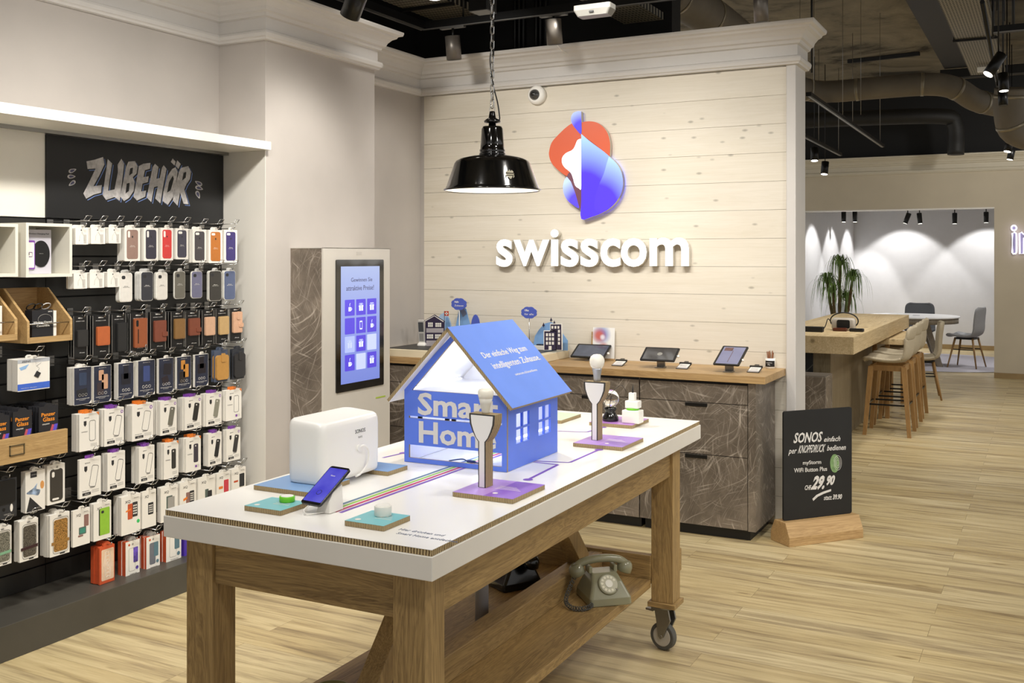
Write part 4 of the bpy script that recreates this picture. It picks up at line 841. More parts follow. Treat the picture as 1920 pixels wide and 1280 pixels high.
def seg(name, pts, m, d=.045, n=4, lift=0):
    g = G(); g.prism(lp(pts, n), LB, d+lift, 0, frY(), side=1); return g.build(name, [m, SIDE], lg)
seg('red_ribbon', [(1098, 180), (1110, 172), (1150, 167), (1200, 175), (1245, 205), (1275, 250), (1290, 310), (1289, 360), (1284, 402), (1240, 362), (1160, 300), (1105, 258), (1060, 212), (1045, 180), (1000, 205), (940, 262), (900, 310), (884, 365), (884, 400), (900, 445), (940, 490), (1003, 535), (1050, 540), (1098, 600), (1098, 500), (1098, 300), (1098, 258)][:-2]+[(1098, 262)], RED, .040, 3)
seg('ribbon_tip', [(1099, 103), (1075, 101), (1045, 115), (1032, 148), (1040, 185), (1065, 220), (1099, 252), (1101, 180)], grad('tip grad', '#4a3ce0', '#a9c0f4', (1105, 225), .15, .6), .045)
seg('large_ribbon', [(1100, 252), (1160, 303), (1240, 362), (1285, 400), (1335, 448), (1365, 500), (1378, 560), (1374, 620), (1350, 680), (1305, 735), (1240, 778), (1170, 805), (1100, 818), (1101, 700), (1101, 500), (1101, 300)], grad('large grad', '#4630e8', '#9cc4f8', (1105, 690), .44, .6), .046, 3)
seg('ribbon_fold', [(1285, 403), (1335, 448), (1365, 500), (1378, 560), (1374, 620), (1350, 680), (1305, 735), (1245, 774), (1195, 760), (1190, 700), (1215, 600), (1250, 520), (1270, 450)], grad('fold grad', '#4a34e6', '#a6ccf8', (1200, 745), .37, .6), .0468, 3)
seg('small_lobe', [(1003, 537), (985, 565), (977, 610), (985, 655), (1008, 695), (1045, 725), (1085, 742), (1060, 640), (1030, 570)], grad('lobe grad', '#5040e0', '#a6bcf0', (1080, 720), .17, .6), .042)
seg('brown_fold', [(1003, 535), (1020, 508), (1045, 520), (1075, 590), (1099, 600), (1100, 680), (1100, 742), (1086, 742), (1060, 650), (1030, 570)], BRN, .043)
seg('white_star', [(1099, 284), (1075, 295), (1058, 335), (1040, 360), (1000, 380), (975, 408), (973, 445), (990, 475), (1030, 510), (1045, 545), (1060, 595), (1085, 615), (1099, 616), (1100, 500), (1100, 380)], EW, .0465)
wd_ = thing('wall_lettering', 'white glowing wordmark letters below the emblem on the timber wall', 'sign', (W_(1180, 1050).x, YW-.001, W_(1180, 1050).z)); o2 = W_(1180, 1050)
LW_ = mat('letter face white', '#ffffff', .4, emis=.75, var=0); 
for ch, x0, x1, y0, y1 in (('s', 535, 643, 1138, 954), ('w', 650, 888, 1132, 957), ('i', 897, 950, 1132, 888), ('s', 965, 1084, 1138, 952), ('s', 1096, 1216, 1138, 950), ('c', 1229, 1362, 1138, 948), ('o', 1365, 1537, 1138, 946), ('m', 1557, 1818, 1132, 942)):
    a = W_(x0, y0)-o2; b = W_(x1, y1)-o2; v, f, _, _ = txmesh(ch, .022)
    g = G(); g.add([(a.x+(b.x-a.x)*p[0], a.z+(b.z-a.z)*p[1], .012+.036*p[2]) for p in v], f, 0, False, frY())
    g.v = g.v; g.m = [0 if all(abs(g.v[i][1]+.048) < 1e-4 for i in ff) else 1 for ff in g.f]; g.build('letter', [LW_, mat('letter side', '#d9d4c8', .5, var=0)], wd_)
l = bpy.data.lights.new('emblem_light', 'AREA')
bpy.data.lights.remove(l)
# ---------------- dome camera
o = onY(1009, 179, YW); r = thing('dome_camera', 'white dome security camera at the top of the timber wall', 'camera', (o.x, YW-.001, o.z)); RM_ = Matrix.Rotation(PI/2, 4, 'X')
g = G(); g.T = RM_; g.lathe([(.064, 0), (.064, .02), (.060, .034), (.046, .042)], 36); g.build('housing', WHITE, r)
g = G(); g.T = RM_; g.ball((-.006, 0, .036), .038, 24, 0); g.build('dome', mat('dome smoke', '#3a3a3a', .05, var=0, coat=1), r)
g = G(); g.T = RM_; g.lathe([(.012, .070), (.012, .077), (.007, .078)], 16, T=Matrix.Translation((-.006, 0, 0))); g.build('lens', BLACKG, r)
for i in range(4): a = PI/4+i*PI/2; g = G(); g.T = RM_; g.lathe([(.004, .030), (.004, .036)], 8, T=Matrix.Translation((.053*math.cos(a), .053*math.sin(a), 0))); g.build('screw', BLACK, r)

# ---------------- pendant
PTt = 4.2; pc = onT(923, 357, PTt); R0 = 90*PTt/F; px_m = PTt/F
pd = thing('pendant_lamp', 'black enamel factory pendant lamp hanging on a chain', 'lamp', (pc.x, pc.y, pc.z))
s = px_m
prof = [(90, 0), (88, 3), (86, 7), (71, 50), (68, 54.5), (61, 58.5), (46, 62.5), (26, 65.5), (24, 68)]
G().lathe([(r_*s, z*s) for r_, z in prof]+[(r_*s-.002, z*s-.002) for r_, z in reversed(prof)], 72, cap=False).build('shade', BLACKG, pd)
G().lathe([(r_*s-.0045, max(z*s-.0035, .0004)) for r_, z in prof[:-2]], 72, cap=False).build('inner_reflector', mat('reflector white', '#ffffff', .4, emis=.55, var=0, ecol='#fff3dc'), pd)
G().lathe([(R_0*s, z*s) for R_0, z in [(89.4, -1), (91.4, 0), (91.2, 2), (89, 2.5)]], 72, cap=False).build('rim', BLACKG, pd)
G().lathe([(r_*s, z*s) for r_, z in [(23.5, 66), (24.5, 67), (24.5, 70), (22.5, 71), (24, 73), (24, 76), (22.5, 77), (22, 86), (20, 115), (17.5, 119.5), (10, 120.5)]], 48).build('neck', BLACKG, pd)
g = G(); g.lathe([(r_*s, z*s) for r_, z in [(7, 120), (7, 126), (15, 127), (16, 130), (12, 133), (7, 136), (6, 143), (5, 148), (1, 149)]], 24); g.build('cap', BLACKG, pd)
g = G(); g.tube([tuple(Vector((6*s*math.cos(a), 0, 152*s+6*s*math.sin(a)))) for a in [i*PI/6 for i in range(12)]], .0022, closed=True); g.build('hanging_ring', mat('porcelain', '#d8d4cc', .3, var=0), pd)
L0 = 155*s; zc = L0; link = .031; i = 0; ztop_ = 3.9-pc.z
g = G()
def lk(zc, rot):
    pts = [];  rr = .0075; hl = link*.60
    for k_ in range(12):
        a = 2*PI*k_/12; x = rr*math.cos(a); z = (hl-rr)*(1 if math.sin(a) >= 0 else -1)*1+rr*math.sin(a); pts.append((x if not rot else 0, 0 if not rot else x, zc+z))
    G().tube(pts, .0025, 6, closed=True).build('chain_link', CHROME, pd) if cnt[0] < 70 else cg.tube(pts, .0021, 6, closed=True)
cnt = [0]; cg = G()
while zc < ztop_: lk(zc+link*.5, i % 2); zc += link*.98; i += 1; cnt[0] += 1
if cg.v: x_ = cg.build('chain_link', CHROME, pd); x_['kind'] = 'stuff'
G().tube(smooth_poly([(.01, -.0, 129*s), (.032, 0, 131*s), (.033, 0, 141*s), (.022, .004, 165*s), (.006, .006, 190*s), (-.008, .005, 225*s), (-.012, .004, 250*s), (-.002, .008, 275*s), (.003, .006, 300*s), (.0, .006, ztop_)], 8, False), .0028).build('power_cable', BLACK, pd)
fa = Matrix.Rotation(math.radians(-62.3+45), 4, 'Z')
ta = -PI/2+YAW+math.radians(24); zz = 24*s; rr = 81*s
nrm = Matrix.Translation((rr*math.cos(ta), rr*math.sin(ta), zz)) @ Matrix.Rotation(ta+PI/2, 4, 'Z') @ Matrix.Rotation(PI/2-math.radians(17), 4, 'X')
g = G(); EM = .010*1.0
g.T = nrm; sc_ = .024
for pts in ([(-.9, .5), (-.5, .9), (-.3, .6), (0, 1.0), (.3, .6), (.5, .9), (.9, .5), (.7, .3), (-.7, .3)], [(-.8, -.15), (.8, -.15), (.85, .12), (-.85, .12)], [(-.6, -.3), (.6, -.3), (.3, -.8), (0, -1), (-.3, -.8)], [(-1, .2), (-.9, .3), (-.95, -.5), (-.6, -.8), (-.75, -.3)], [(1, .2), (.9, .3), (.95, -.5), (.6, -.8), (.75, -.3)]):
    g.prism([(a*sc_*.75, b*sc_*.85) for a, b in pts], .002, .0032, 0)
g.build('crest_mark', mat('crest gold', '#a39c82', .4, var=0), pd)
G().ball((0, 0, 22*s), .028, 20, 0, .036).build('bulb', mat('bulb glow', '#fff2dc', .3, emis=12, var=0), pd)
l = bpy.data.lights.new('pendant_light', 'SPOT'); l.energy = 26; l.spot_size = 2.3; l.spot_blend = .6; l.shadow_soft_size = .04; l.color = (1, .93, .8)
o = bpy.data.objects.new('pendant_light', l); C.objects.link(o); o.location = (pc.x, pc.y, pc.z+.006)

# ---------------- chalkboard stand
P1 = onZ(1480, 1026, 0); P2 = onZ(1619, 1008, 0); ang_b = math.atan2((P2-P1).y, (P2-P1).x); bl_ = (P2-P1).length; mid = (P1+P2)/2
nb = Vector((-math.sin(ang_b), math.cos(ang_b), 0)); cb = mid+nb*.085
cs = thing('chalkboard_sign', 'black chalk price board standing in a wooden block by the counter', 'sign', (cb.x, cb.y, 0), ang_b)
g = G(); g.prism([(-.085, 0), (.085, 0), (.085, .05), (.05, .125), (-.05, .125), (-.085, .05)], -bl_/2, bl_/2, 0, Matrix(((0, 0, 1, 0), (1, 0, 0, 0), (0, 1, 0, 0), (0, 0, 0, 1)))); g.build('wooden_base', TOPX, cs, bevel=.003)
def bq(px, py, w=-.0):
    n = nb; o_ = Vector((cb.x, cb.y, 0))+n*w; d = rd(px); k_ = (o_.x*n.x+o_.y*n.y)/(d[0]*n.x+d[1]*n.y); q_ = Vector((k_*d[0]-cb.x, k_*d[1]-cb.y))
    return q_.dot(Vector((math.cos(ang_b), math.sin(ang_b)))), H-k_*(py-HZ)/F
bm = lambda cx, cy: bq(1430+cx/4.267, 740+cy/4.267, -.012)
a = bm(168, 131); b = bm(713, 100); z_t = (a[1]+b[1])/2
g = G(); g.prism(rrect(a[0], b[0], .127, z_t, .012), -.0, .012, 0, frY(0, .0, 0)); g.build('chalkboard', CHALK, cs)
g = G(); fb = frY(0, -.0, 0)
def bt(s_, x0, x1, yb, yt, bold=.0, sh=0, m=0):
    p = bm(x0, yb); q_ = bm(x1, yt-(x1-x0)*.055); p1 = bm(x1, yb-(x1-x0)*.055); h_ = q_[1]-p1[1]
    dz = (p1[1]-p[1]); Ms = Matrix(((1, 0, 0, p[0]), (0, 0, -1, 0), (dz/(p1[0]-p[0]), 1, 0, p[1]), (0, 0, 0, 1)))
    g.text(s_, 0, p1[0]-p[0], 0, h_, .0121, .0128, m, Ms, bold, sh)
bt('SONOS', 252, 475, 388, 305, .025, .25); bt('einfach', 493, 622, 376, 335, .012, .4); bt('per', 210, 268, 487, 440, .01, .3); bt('KNOPFDRUCK', 290, 498, 468, 405, .015, .35); bt('bedienen', 518, 666, 447, 405, .012, .3)
bt('myStorm', 322, 468, 568, 528, .015); bt('WiFi Button Plus', 250, 515, 622, 588, .012); bt('CHF', 337, 386, 762, 724, .02, .2); bt('29.', 400, 505, 762, 648, .05, .4); bt('90', 512, 575, 725, 645, .05, .3); bt('statt', 490, 552, 842, 810, .012, .1); bt('39.90', 562, 634, 838, 796, .035, .2)
und = [bm(*p) for p in ((397, 832), (430, 800), (480, 775), (547, 753), (547, 770), (490, 790), (440, 815), (405, 848))]; g.prism(und, .0121, .0128, 0, fb)
gr1 = [bm(583+s1_*1.0+46*math.cos(t_)*.8, 547+74*math.sin(t_)) for s1_ in (0,) for t_ in [i*PI/16 for i in range(32)]]
g.prism([(p[0]-.006, p[1]) for p in gr1], .0121, .0126, 1, fb)
for rr_ in (1, .72, .42): g.tube([tuple(fb @ Vector((*bm(600+30*rr_*math.cos(i*PI/14), 544+58*rr_*math.sin(i*PI/14)), .0128))) for i in range(28)], .0011, 5, m=0, closed=True)
g.build('chalk_writing', [CHALKW, mat('chalk green', '#7fa06a', .9, var=.15, scale=60), mat('chalk pale green', '#9aa893', .9, var=.1, scale=60)], cs)
# ================================================================ ACCESSORY WALL
XB = -3.9699
# chalk sign
a = onX(87.5, 252.4, -3.955); b = onX(419, 292, -3.955); zb_ = 1.776; zt_ = 2.147; Ya, Yb = a.y, Y1-.006
sg = thing('accessories_sign', 'long chalkboard with hand painted white lettering under the white shelf', 'sign', (XB+.001, (Ya+Yb)/2, (zb_+zt_)/2))
w_, h_ = (Yb-Ya)/2, (zt_-zb_)/2
G().box(-.02+.0, .012, -w_, w_, -h_, h_).build('chalkboard', CHALK, sg, bevel=.001)
zz = lambda cx, cy: (onX(cx/3.658, 180+cy/3.658, XB+.013).y-(Ya+Yb)/2, onX(cx/3.658, 180+cy/3.658, XB+.013).z-(zb_+zt_)/2)
LT = {
 'Z': [(592, 448), (650, 436), (706, 418), (716, 468), (680, 545), (640, 618), (697, 610), (693, 662), (640, 676), (590, 704), (571, 668), (612, 588), (655, 497), (600, 500)],
 'U': [(738, 432), (768, 462), (752, 560), (740, 650), (785, 640), (808, 520), (806, 470), (832, 430), (850, 464), (836, 590), (820, 718), (784, 692), (727, 712), (703, 680), (720, 560), (733, 470)],
 'B': [(864, 486), (880, 450), (925, 446), (943, 482), (936, 530), (910, 556), (923, 590), (916, 650), (884, 698), (850, 720), (823, 688), (842, 600)],
 'E': [(983, 464), (1031, 458), (1027, 499), (993, 508), (983, 556), (1019, 550), (1013, 590), (976, 600), (967, 654), (1001, 648), (995, 690), (938, 716), (914, 690), (932, 600), (952, 480)],
 'H': [(1062, 465), (1086, 486), (1072, 568), (1096, 562), (1110, 492), (1122, 474), (1141, 500), (1118, 620), (1099, 736), (1064, 702), (1082, 618), (1056, 624), (1037, 727), (1006, 696), (1028, 580), (1046, 488)],
 'O': [(1180, 500), (1204, 488), (1217, 520), (1206, 600), (1186, 692), (1150, 746), (1114, 720), (1120, 655), (1148, 548)],
 'dot': [(1183, 428), (1204, 450), (1196, 476), (1171, 452)], 'dot2': [(1215, 441), (1239, 466), (1222, 500), (1202, 476)],
 'R': [(1242, 492), (1290, 480), (1309, 520), (1301, 570), (1276, 608), (1263, 640), (1292, 742), (1258, 738), (1234, 660), (1217, 752), (1184, 716), (1206, 600), (1226, 520)]}
HO = {'B': [[(892, 496), (910, 490), (905, 530), (884, 546)], [(868, 600), (887, 595), (881, 652), (860, 668)]], 'O': [[(1185, 545), (1190, 565), (1167, 648), (1145, 662), (1158, 590)]], 'R': [[(1258, 526), (1276, 520), (1271, 560), (1248, 580)]]}
g = G(); fs = frX()
for c_, pts in LT.items():
    for off, m_, lv in (((11, 12), 1, 0), ((7, 8), 2, 1), ((0, 0), 0, 2)):
        g.prism([zz(x+off[0], y+off[1]) for x, y in pts], .0121+.0003*lv, .0124+.0003*lv, m_, fs)
    for hp_ in HO.get(c_, []): g.prism([zz(*p) for p in hp_], .0127, .0133, 2, fs); g.prism([zz(p[0]+1, p[1]+3) for p in hp_[:3]], .0133, .0134, 2, fs)
for (cx, cy, a_, ) in ((497, 511, -.35), (490, 552, 0), (494, 598, 2.5), (1362, 598, -2.6), (1366, 631, .35), (1358, 676, 1.2)):
    for sc_, m_, lv in ((1, 0, 0), (.62, 3, 1)):
        pts = []
        for i in range(16):
            t_ = 2*PI*i/16; u = 28*sc_*math.cos(t_); v_ = 13*sc_*math.sin(t_)*(1-.45*math.cos(t_)); pts.append(zz(cx+u*math.cos(a_)-v_*math.sin(a_), cy+u*math.sin(a_)+v_*math.cos(a_)))
        g.prism(pts, .0121+.0002*lv, .0123+.0002*lv, m_, fs)
g.build('painted_lettering', [mat('sign paint', '#b9b5b3', .8, var=.16, scale=45), mat('sign shadow blue', '#6d86c0', .8, var=.1), mat('sign outline black', '#151515', .7, var=0), mat('petal fill', '#50506a', .8, var=0)], sg)

HK = {}
def hook(y, z, xt, label, price=True):
    key = round(xt-XB, 3)
    if key not in HK:
        L = xt-XB; r = thing('display_hook', label, 'hook', (XB, y, z), 0, 'wire hooks on the slatwall')
        g = G(); g.tube([(0, 0, 0), (L-.01, 0, 0), (L, 0, .006), (L+.001, 0, .014)], .0022, 6); g.build('hook_wire', CHROME, r)
        g = G(); g.tube([(0, 0, .024), (L-.0, 0, .024)], .0018, 6)
        T_ = [(L+.0, -.014, .026), (L-.0, .014, .026), (L+.012, .020, .046), (L+.012, -.008, .046)]; g.tube(T_, .0018, 6, closed=True)
        g.build('price_holder', CHROME, r)
        g = G(); g.box(0.0, .004, -.016, .016, -.012, .034); g.build('back_plate', STEEL, r)
        HK[key] = (r, kids(r)); return r
    r0, ks = HK[key]; return dup(r0, (XB, y, z), 0, label, None, ks)
ORD = ['', 'second', 'third', 'fourth', 'fifth', 'sixth', 'seventh']
def stack(x0, x1, yt, yb, n, th, build, desc, row, XF=-3.75, name='phone_case_package', cat='package', hk=True, tabh=.012, gap=.0012):
    Ya_, Yb_ = onX(x0, yt, XF).y, onX(x1, yt, XF).y; xm = (x0+x1)/2; zt = onX(xm, yt, XF).z; zb = onX(xm, yb, XF).z
    w, h = (Yb_-Ya_)/2*.97, zt-zb; y = (Ya_+Yb_)/2
    parts = build(w, h, th)
    lab = f'{desc}, {row}'
    if len(parts) == 1: r = parts[0][1].build(name, parts[0][2]); r.location = (XF, y, zb); tag(r, lab, cat, row)
    else:
        r = thing(name, lab, cat, (XF, y, zb), 0, row)
        for pn, g, m in parts: g.build(pn, m, r)
    ks = kids(r) if len(parts) > 1 else []
    for i in range(1, n):
        dup(r, (XF-i*(th+gap), y+random.uniform(-.003, .003), zb+random.uniform(-.002, .002)), 0, f'{ORD[i]} package behind the {desc}, {row}', row, ks)
    if hk: hook(y, zt+tabh*.55, XF+.028, f'wire hook carrying the {desc}, {row}')
    return r
def tab(g, w, h, th, m=0, tw=.016, hh=.014, xo=-.0008):
    g.prism([(-tw, h), (tw, h), (tw, h+hh*.6), (tw*.5, h+hh), (-tw*.5, h+hh), (-tw, h+hh*.6)], -.0012, xo, m, frX())
PB = mat('package white', '#e9e5dc', .55, var=.015); INKB = mat('package ink', '#2a2a2c', .5, var=0); GRY = mat('package grey', '#9d9a94', .5, var=0); PURP = mat('package purple', '#7a3fa0', .5, var=0); ORG = mat('package orange', '#e07b2a', .5, var=0)
CLEAR = mat('clear blister', '#c9c8c4', .15, var=0)
def col(h): return mat('pc '+h, h, .5, var=.03, scale=60)
def b_case(c, cam=0):
    def f(w, h, th):
        g = G(); g.prism(rrect(-w, w, 0, h, .003), -th, 0, 0, frX()); tab(g, w, h, th, 0)
        cw, ch = w*.72, h*.88; g.prism(rrect(-cw, cw, h*.06, h*.06+ch, .011), 0, .0012, 1, frX())
        t_ = h*.06+ch
        if cam == 0: g.prism(rrect(-cw+.006, -cw+.018, t_-.036, t_-.006, .005, 3), .0012, .0015, 0, frX())
        elif cam == 1: g.prism(rrect(-cw+.005, -cw+.030, t_-.018, t_-.006, .005, 3), .0012, .0015, 0, frX())
        g.text('iPhone', -cw*.35, cw*.35, h*.45, h*.47, .0012, .0015, 0, frX()); g.text('Leather Case', -cw*.5, cw*.5, h*.42, h*.435, .0012, .0014, 0, frX())
        g.prism([(w*.1*math.cos(i*PI/5)*.9, h*.73+w*.12*math.sin(i*PI/5)) for i in range(10)], .0012, .0013, 2, frX())
        return [('box', g, [PB, col(c), INKB])]
    return f
def b_sil(c, e='#e8e6e0'):
    def f(w, h, th):
        g = G(); g.prism(rrect(-w, w, 0, h, .014), -th, -.002, 0, frX()); g.prism(rrect(-w+.003, w-.003, .003, h-.003, .012), -.002, 0, 1, frX()); tab(g, w, h, th, 2)
        g.prism(rrect(-w+.012, -w+.032, h-.03, h-.014, .006, 3), 0, .0006, 3, frX()); g.text('iPhone', -w*.3, w*.3, h*.52, h*.545, .0001, .0006, 0 if c < '#8' else 3, frX()); g.text('Silicone Case', -w*.5, w*.5, h*.49, h*.505, .0001, .0006, 0 if c < '#8' else 3, frX())
        return [('case', g, [col(e), col(c), CLEAR, INKB])]
    return f
def b_leather(c, y0, y1, x0=.18, strap=0, extra=None, hole=0):
    def f(w, h, th):
        g = G(); g.prism(rrect(-w, w, 0, h, .003), -.0015, 0, 0, frX()); g.prism([(-w*.3, h-.012), (w*.3, h-.012), (w*.3, h-.007), (-w*.3, h-.007)], 0, .0003, 1, frX()); g.text('MOBILE CASE', -w*.6, w*.6, h*.86, h*.88, 0, .0003, 1, frX()); g.text('iPhone', -w*.1, w*.6, h*.09, h*.115, 0, .0003, 1, frX())
        for s in (-1, 1): g.prism([(s*w*.98, 0), (s*w*.94, 0), (s*w*.94, h), (s*w*.98, h)], 0, .0002, 2, frX())
        g2 = G(); a, b = -w+2*w*x0, w*.93; za, zb = h*(1-y1), h*(1-y0); g2.prism(rrect(a, b, za, zb, .006), 0, .010, 0, frX())
        g2.prism(rrect(a+.003, b-.003, za+.003, zb-.003, .005), .010, .0108, 1, frX())
        if strap: g2.prism(rrect(b-.028, b+.004, (za+zb)/2-.016-.01, (za+zb)/2+.006-.01, .005), .0108, .0145, 0, frX()); g2.prism(circ(b-.016, (za+zb)/2-.015, .004, 10), .0145, .0155, 1, frX())
        if hole: g2.prism(rrect(a+.008, a+.022, zb-.038, zb-.008, .006), .0108, .0114, 2, frX())
        out = [('card', g, [BLACK, CHALKW, GRY]), ('phone_case', g2, [col(c), col(c), BLACK])]
        if extra == 'chain':
            g3 = G()
            for i in range(6): g3.tube([(.012+.001*math.cos(t_), -w*.9+i*w*.3+.006*math.cos(t_), .004-.012*math.sin(PI*i/5)+.006*math.sin(t_)) for t_ in [k*PI/5 for k in range(10)]], .0012, 5, closed=True)
            g3.tube([(.013, w*.72+.005*math.cos(t_), .02+.014*math.sin(t_)) for t_ in [k*PI/6 for k in range(12)]], .0015, 5, closed=True); out.append(('keyring_chain', g3, [CHROME]))
            g4 = G(); g4.prism([(a+.018, za+.02), (a+.022, za+.02), (a+.022, zb-.05), (a+.018, zb-.05)], .011, .0125, 0, frX()); out.append(('zip', g4, [BLACK]))
        if strap == 2: out.append(('strap', G().prism(rrect((a+b)/2-.01, (a+b)/2+.014, zb-.04, zb+.002, .006), .011, .014, 0, frX()), [col(c)]))
        return out
    return f
def b_navy(c1, c2, k=0):
    def f(w, h, th):
        g = G(); g.prism(rrect(-w, w, 0, h, .002), -th, 0, 0, frX()); g.box(-w+.0015, w-.0015, .0015, h-.0015, 0, .0004, 1, frX()); tab(g, w, h, th, 0)
        F_ = frX(); g.text('BUGATTI', -w*.4, w*.4, h*.93, h*.945, .0004, .0008, 0, F_)
        cz = h*.56
        def rr(x, y, ww, hh, m, a=0):
            T_ = F_ @ Matrix.Translation((x, y, 0)) @ Matrix.Rotation(a, 4, 'Z'); g.prism(rrect(-ww, ww, -hh, hh, .004, 3), .0004, .0012, m, T_)
        if k == 0: rr(.0, cz+.02, w*.42, h*.17, 2); rr(-w*.1, cz-.04, w*.6, h*.10, 3, .1)
        elif k == 1: rr(w*.25, cz+.0, w*.35, h*.2, 3); rr(-w*.15, cz+.03, w*.28, h*.14, 3, 0); rr(-w*.25, cz-.03, w*.38, h*.17, 2)
        elif k == 2: rr(0, cz, w*.6, h*.15, 2); rr(0, cz+.03, w*.3, h*.18, 2)
        elif k == 3: rr(0, cz+.01, w*.38, h*.22, 2)
        elif k == 4: rr(w*.15, cz+.02, w*.5, h*.16, 2, -.1); rr(-w*.15, cz-.03, w*.42, h*.1, 3, .3)
        for i in (-1, 0, 1):
            T_ = F_ @ Matrix.Translation((i*w*.36, h*.255, 0)); pts = [(w*.13*math.cos(q), w*.13*math.sin(q)) for q in [j*PI/5 for j in range(10)]]
            g.tube([tuple(T_ @ Vector((a, b, .0008))) for a, b in pts], .0007, 4, m=0, closed=True)
        g.text('PREMIUM PHONE CASE', -w*.75, w*.75, h*.145, h*.165, .0004, .0008, 0, F_); g.text('for smartphones', -w*.4, w*.3, h*.11, h*.125, .0004, .0008, 0, F_)
        g.prism([(w-.0015, .0015), (w-.0015, .016), (w-.014, .0015)], .0004, .001, 0, F_)
        return [('box', g, [PB, mat('navy print', '#2c3144', .4, var=.15, scale=12), col(c1), col(c2)])]
    return f
def b_qn(c, tilt=.0, badge=0, tabc=PURP, bar=1):
    def f(w, h, th):
        g = G(); F_ = frX(); g.prism(rrect(-w, w, 0, h, .002), -th, 0, 0, F_)
        g.prism([(-w*.5, h), (w*.3, h), (w*.3, h+.014), (-w*.5, h+.014)], -.0012, -.0004, 3, F_)
        g.text('qnect', -w*.5, -w*.02, h*.86, h*.895, .0001, .0005, 2, F_)
        g.prism([(-w*.55, h*.80), (-w*.28, h*.80), (-w*.28, h*.70), (-w*.415, h*.65), (-w*.55, h*.70)], .0001, .0005, 2, F_)
        T_ = F_ @ Matrix.Translation((w*.33, h*.52, 0)) @ Matrix.Rotation(-tilt, 4, 'Z'); a, b = w*.30, h*.27
        if c: g.prism(rrect(-a, a, -b, b, .007), .0001, .0008, 1, T_); g.prism(rrect(-a*.4, a*.05, b*.7, b*.85, .002), .0008, .001, 0, T_)
        else:
            g.tube([tuple(T_ @ Vector((x, y, .0006))) for x, y in rrect(-a, a, -b, b, .008)], .0009, 4, m=2, closed=True)
        if tilt: g.prism(circ(w*.2, h*.235, w*.26, 14, h*.022), .0001, .0003, 4, F_)
        if bar:
            g.box(-w*.72, w*.05, h*.06, h*.13, .0001, .0005, 2, F_); g.text('iPhone', -w*.5, -w*.1, h*.08, h*.105, .0005, .0008, 0, F_); g.text('PROTECTIVE', -w*.72, -w*.1, h*.155, h*.18, .0001, .0004, 2, F_)
        else: g.text('TEMPERED', -w*.8, -w*.15, h*.50, h*.525, .0001, .0004, 2, F_); g.prism([(w*.7, h), (w, h), (w, h*.9)], .0001, .0005, 3, F_)
        if badge == 1: g.prism(circ(w*.78, h*.88, w*.13, 18), .0001, .0006, 5, F_); g.prism(circ(w*.78, h*.88, w*.07, 12), .0006, .0008, 0, F_)
        if badge == 2: g.prism(circ(w*.35, h*.13, w*.12, 18), .0001, .0006, 5, F_)
        for i in range(3): g.box(w*.15, w*.8, h*(.16-.03*i), h*(.17-.03*i), .0001, .0003, 4, F_)
        return [('box', g, [PB, col(c or '#888888'), INKB, tabc, GRY, PURP])]
    return f
def b_xq(pic):
    def f(w, h, th):
        g = G(); F_ = frX(); g.prism(rrect(-w, w, 0, h, .002), -th, 0, 0, F_); tab(g, w, h, th, 0)
        g.text('XQ', -w*.62, -w*.08, h*.80, h*.88, .0001, .0005, 1, F_, .01, .12); g.box(w*.3, w*.8, h*.90, h*.915, .0001, .0004, 4, F_)
        P_ = lambda x0, x1, y0, y1, m, lv=0: g.prism(rrect(w*x0, w*x1, h*y0, h*y1, .003, 2), .0001+.0003*lv, .0006+.0003*lv, m, F_)
        def phone(x0, x1, y0, y1):
            P_(x0, x1, y0, y1, 1)
            for i in range(3):
                for j in range(4): P_(x0+(x1-x0)*(.12+.27*i), x0+(x1-x0)*(.32+.27*i), y0+(y1-y0)*(.16+.18*j), y0+(y1-y0)*(.28+.18*j), 0, 1)
        if pic == 'stand': P_(.3, .85, .5, .82, 2); P_(-.3, .55, .30, .50, 5); P_(-.2, .45, .33, .47, 6, 1); P_(-.4, .2, .24, .29, 2)
        if pic == 'green': P_(-.42, .82, .12, .82, 1); P_(-.3, .8, .12, .84, 7, 1); P_(-.15, .15, .70, .77, 1, 2)
        if pic == 'book': P_(-.35, .15, .38, .78, 3); phone(.15, .68, .42, .80); g.prism([(-.55*w, .58*h), (-.0*w, .62*h), (-.0*w, .66*h), (-.55*w, .62*h)], .0006, .001, 8, F_); g.prism(circ(w*.75, h*.28, w*.16, 16), .0001, .0006, 9, F_)
        if pic == 'book2': phone(-.15, .6, .34, .66)
        if pic == 'grey': P_(-.35, .35, .25, .72, 5); P_(-.2, .6, .22, .68, 4, 1)
        if pic == 'dark': P_(-.25, .2, .3, .68, 2); phone(.2, .75, .36, .70); g.prism([(-.6*w, .45*h), (-.1*w, .49*h), (-.1*w, .56*h), (-.6*w, .52*h)], .0006, .001, 8, F_)
        if pic == 'wallet': P_(-.2, .2, .35, .62, 5); P_(.1, .6, .3, .56, 1, 1); P_(-.5, -.1, .16, .24, 8)
        if pic == 'red': P_(.05, .75, .36, .75, 10); P_(-.7, -.1, .5, .58, 8); P_(-.5, .5, .16, .28, 5)
        if pic == 'black': P_(.1, .8, .38, .8, 1); P_(-.7, -.1, .56, .62, 3); P_(-.3, .7, .16, .30, 5)
        return [('box', g, [PB, INKB, col('#8d6a62'), col('#c0532e'), GRY, col('#56635c'), col('#3f8a78'), col('#8fbf3a'), ORG, col('#3fc26a'), col('#c8404a')])]
    return f
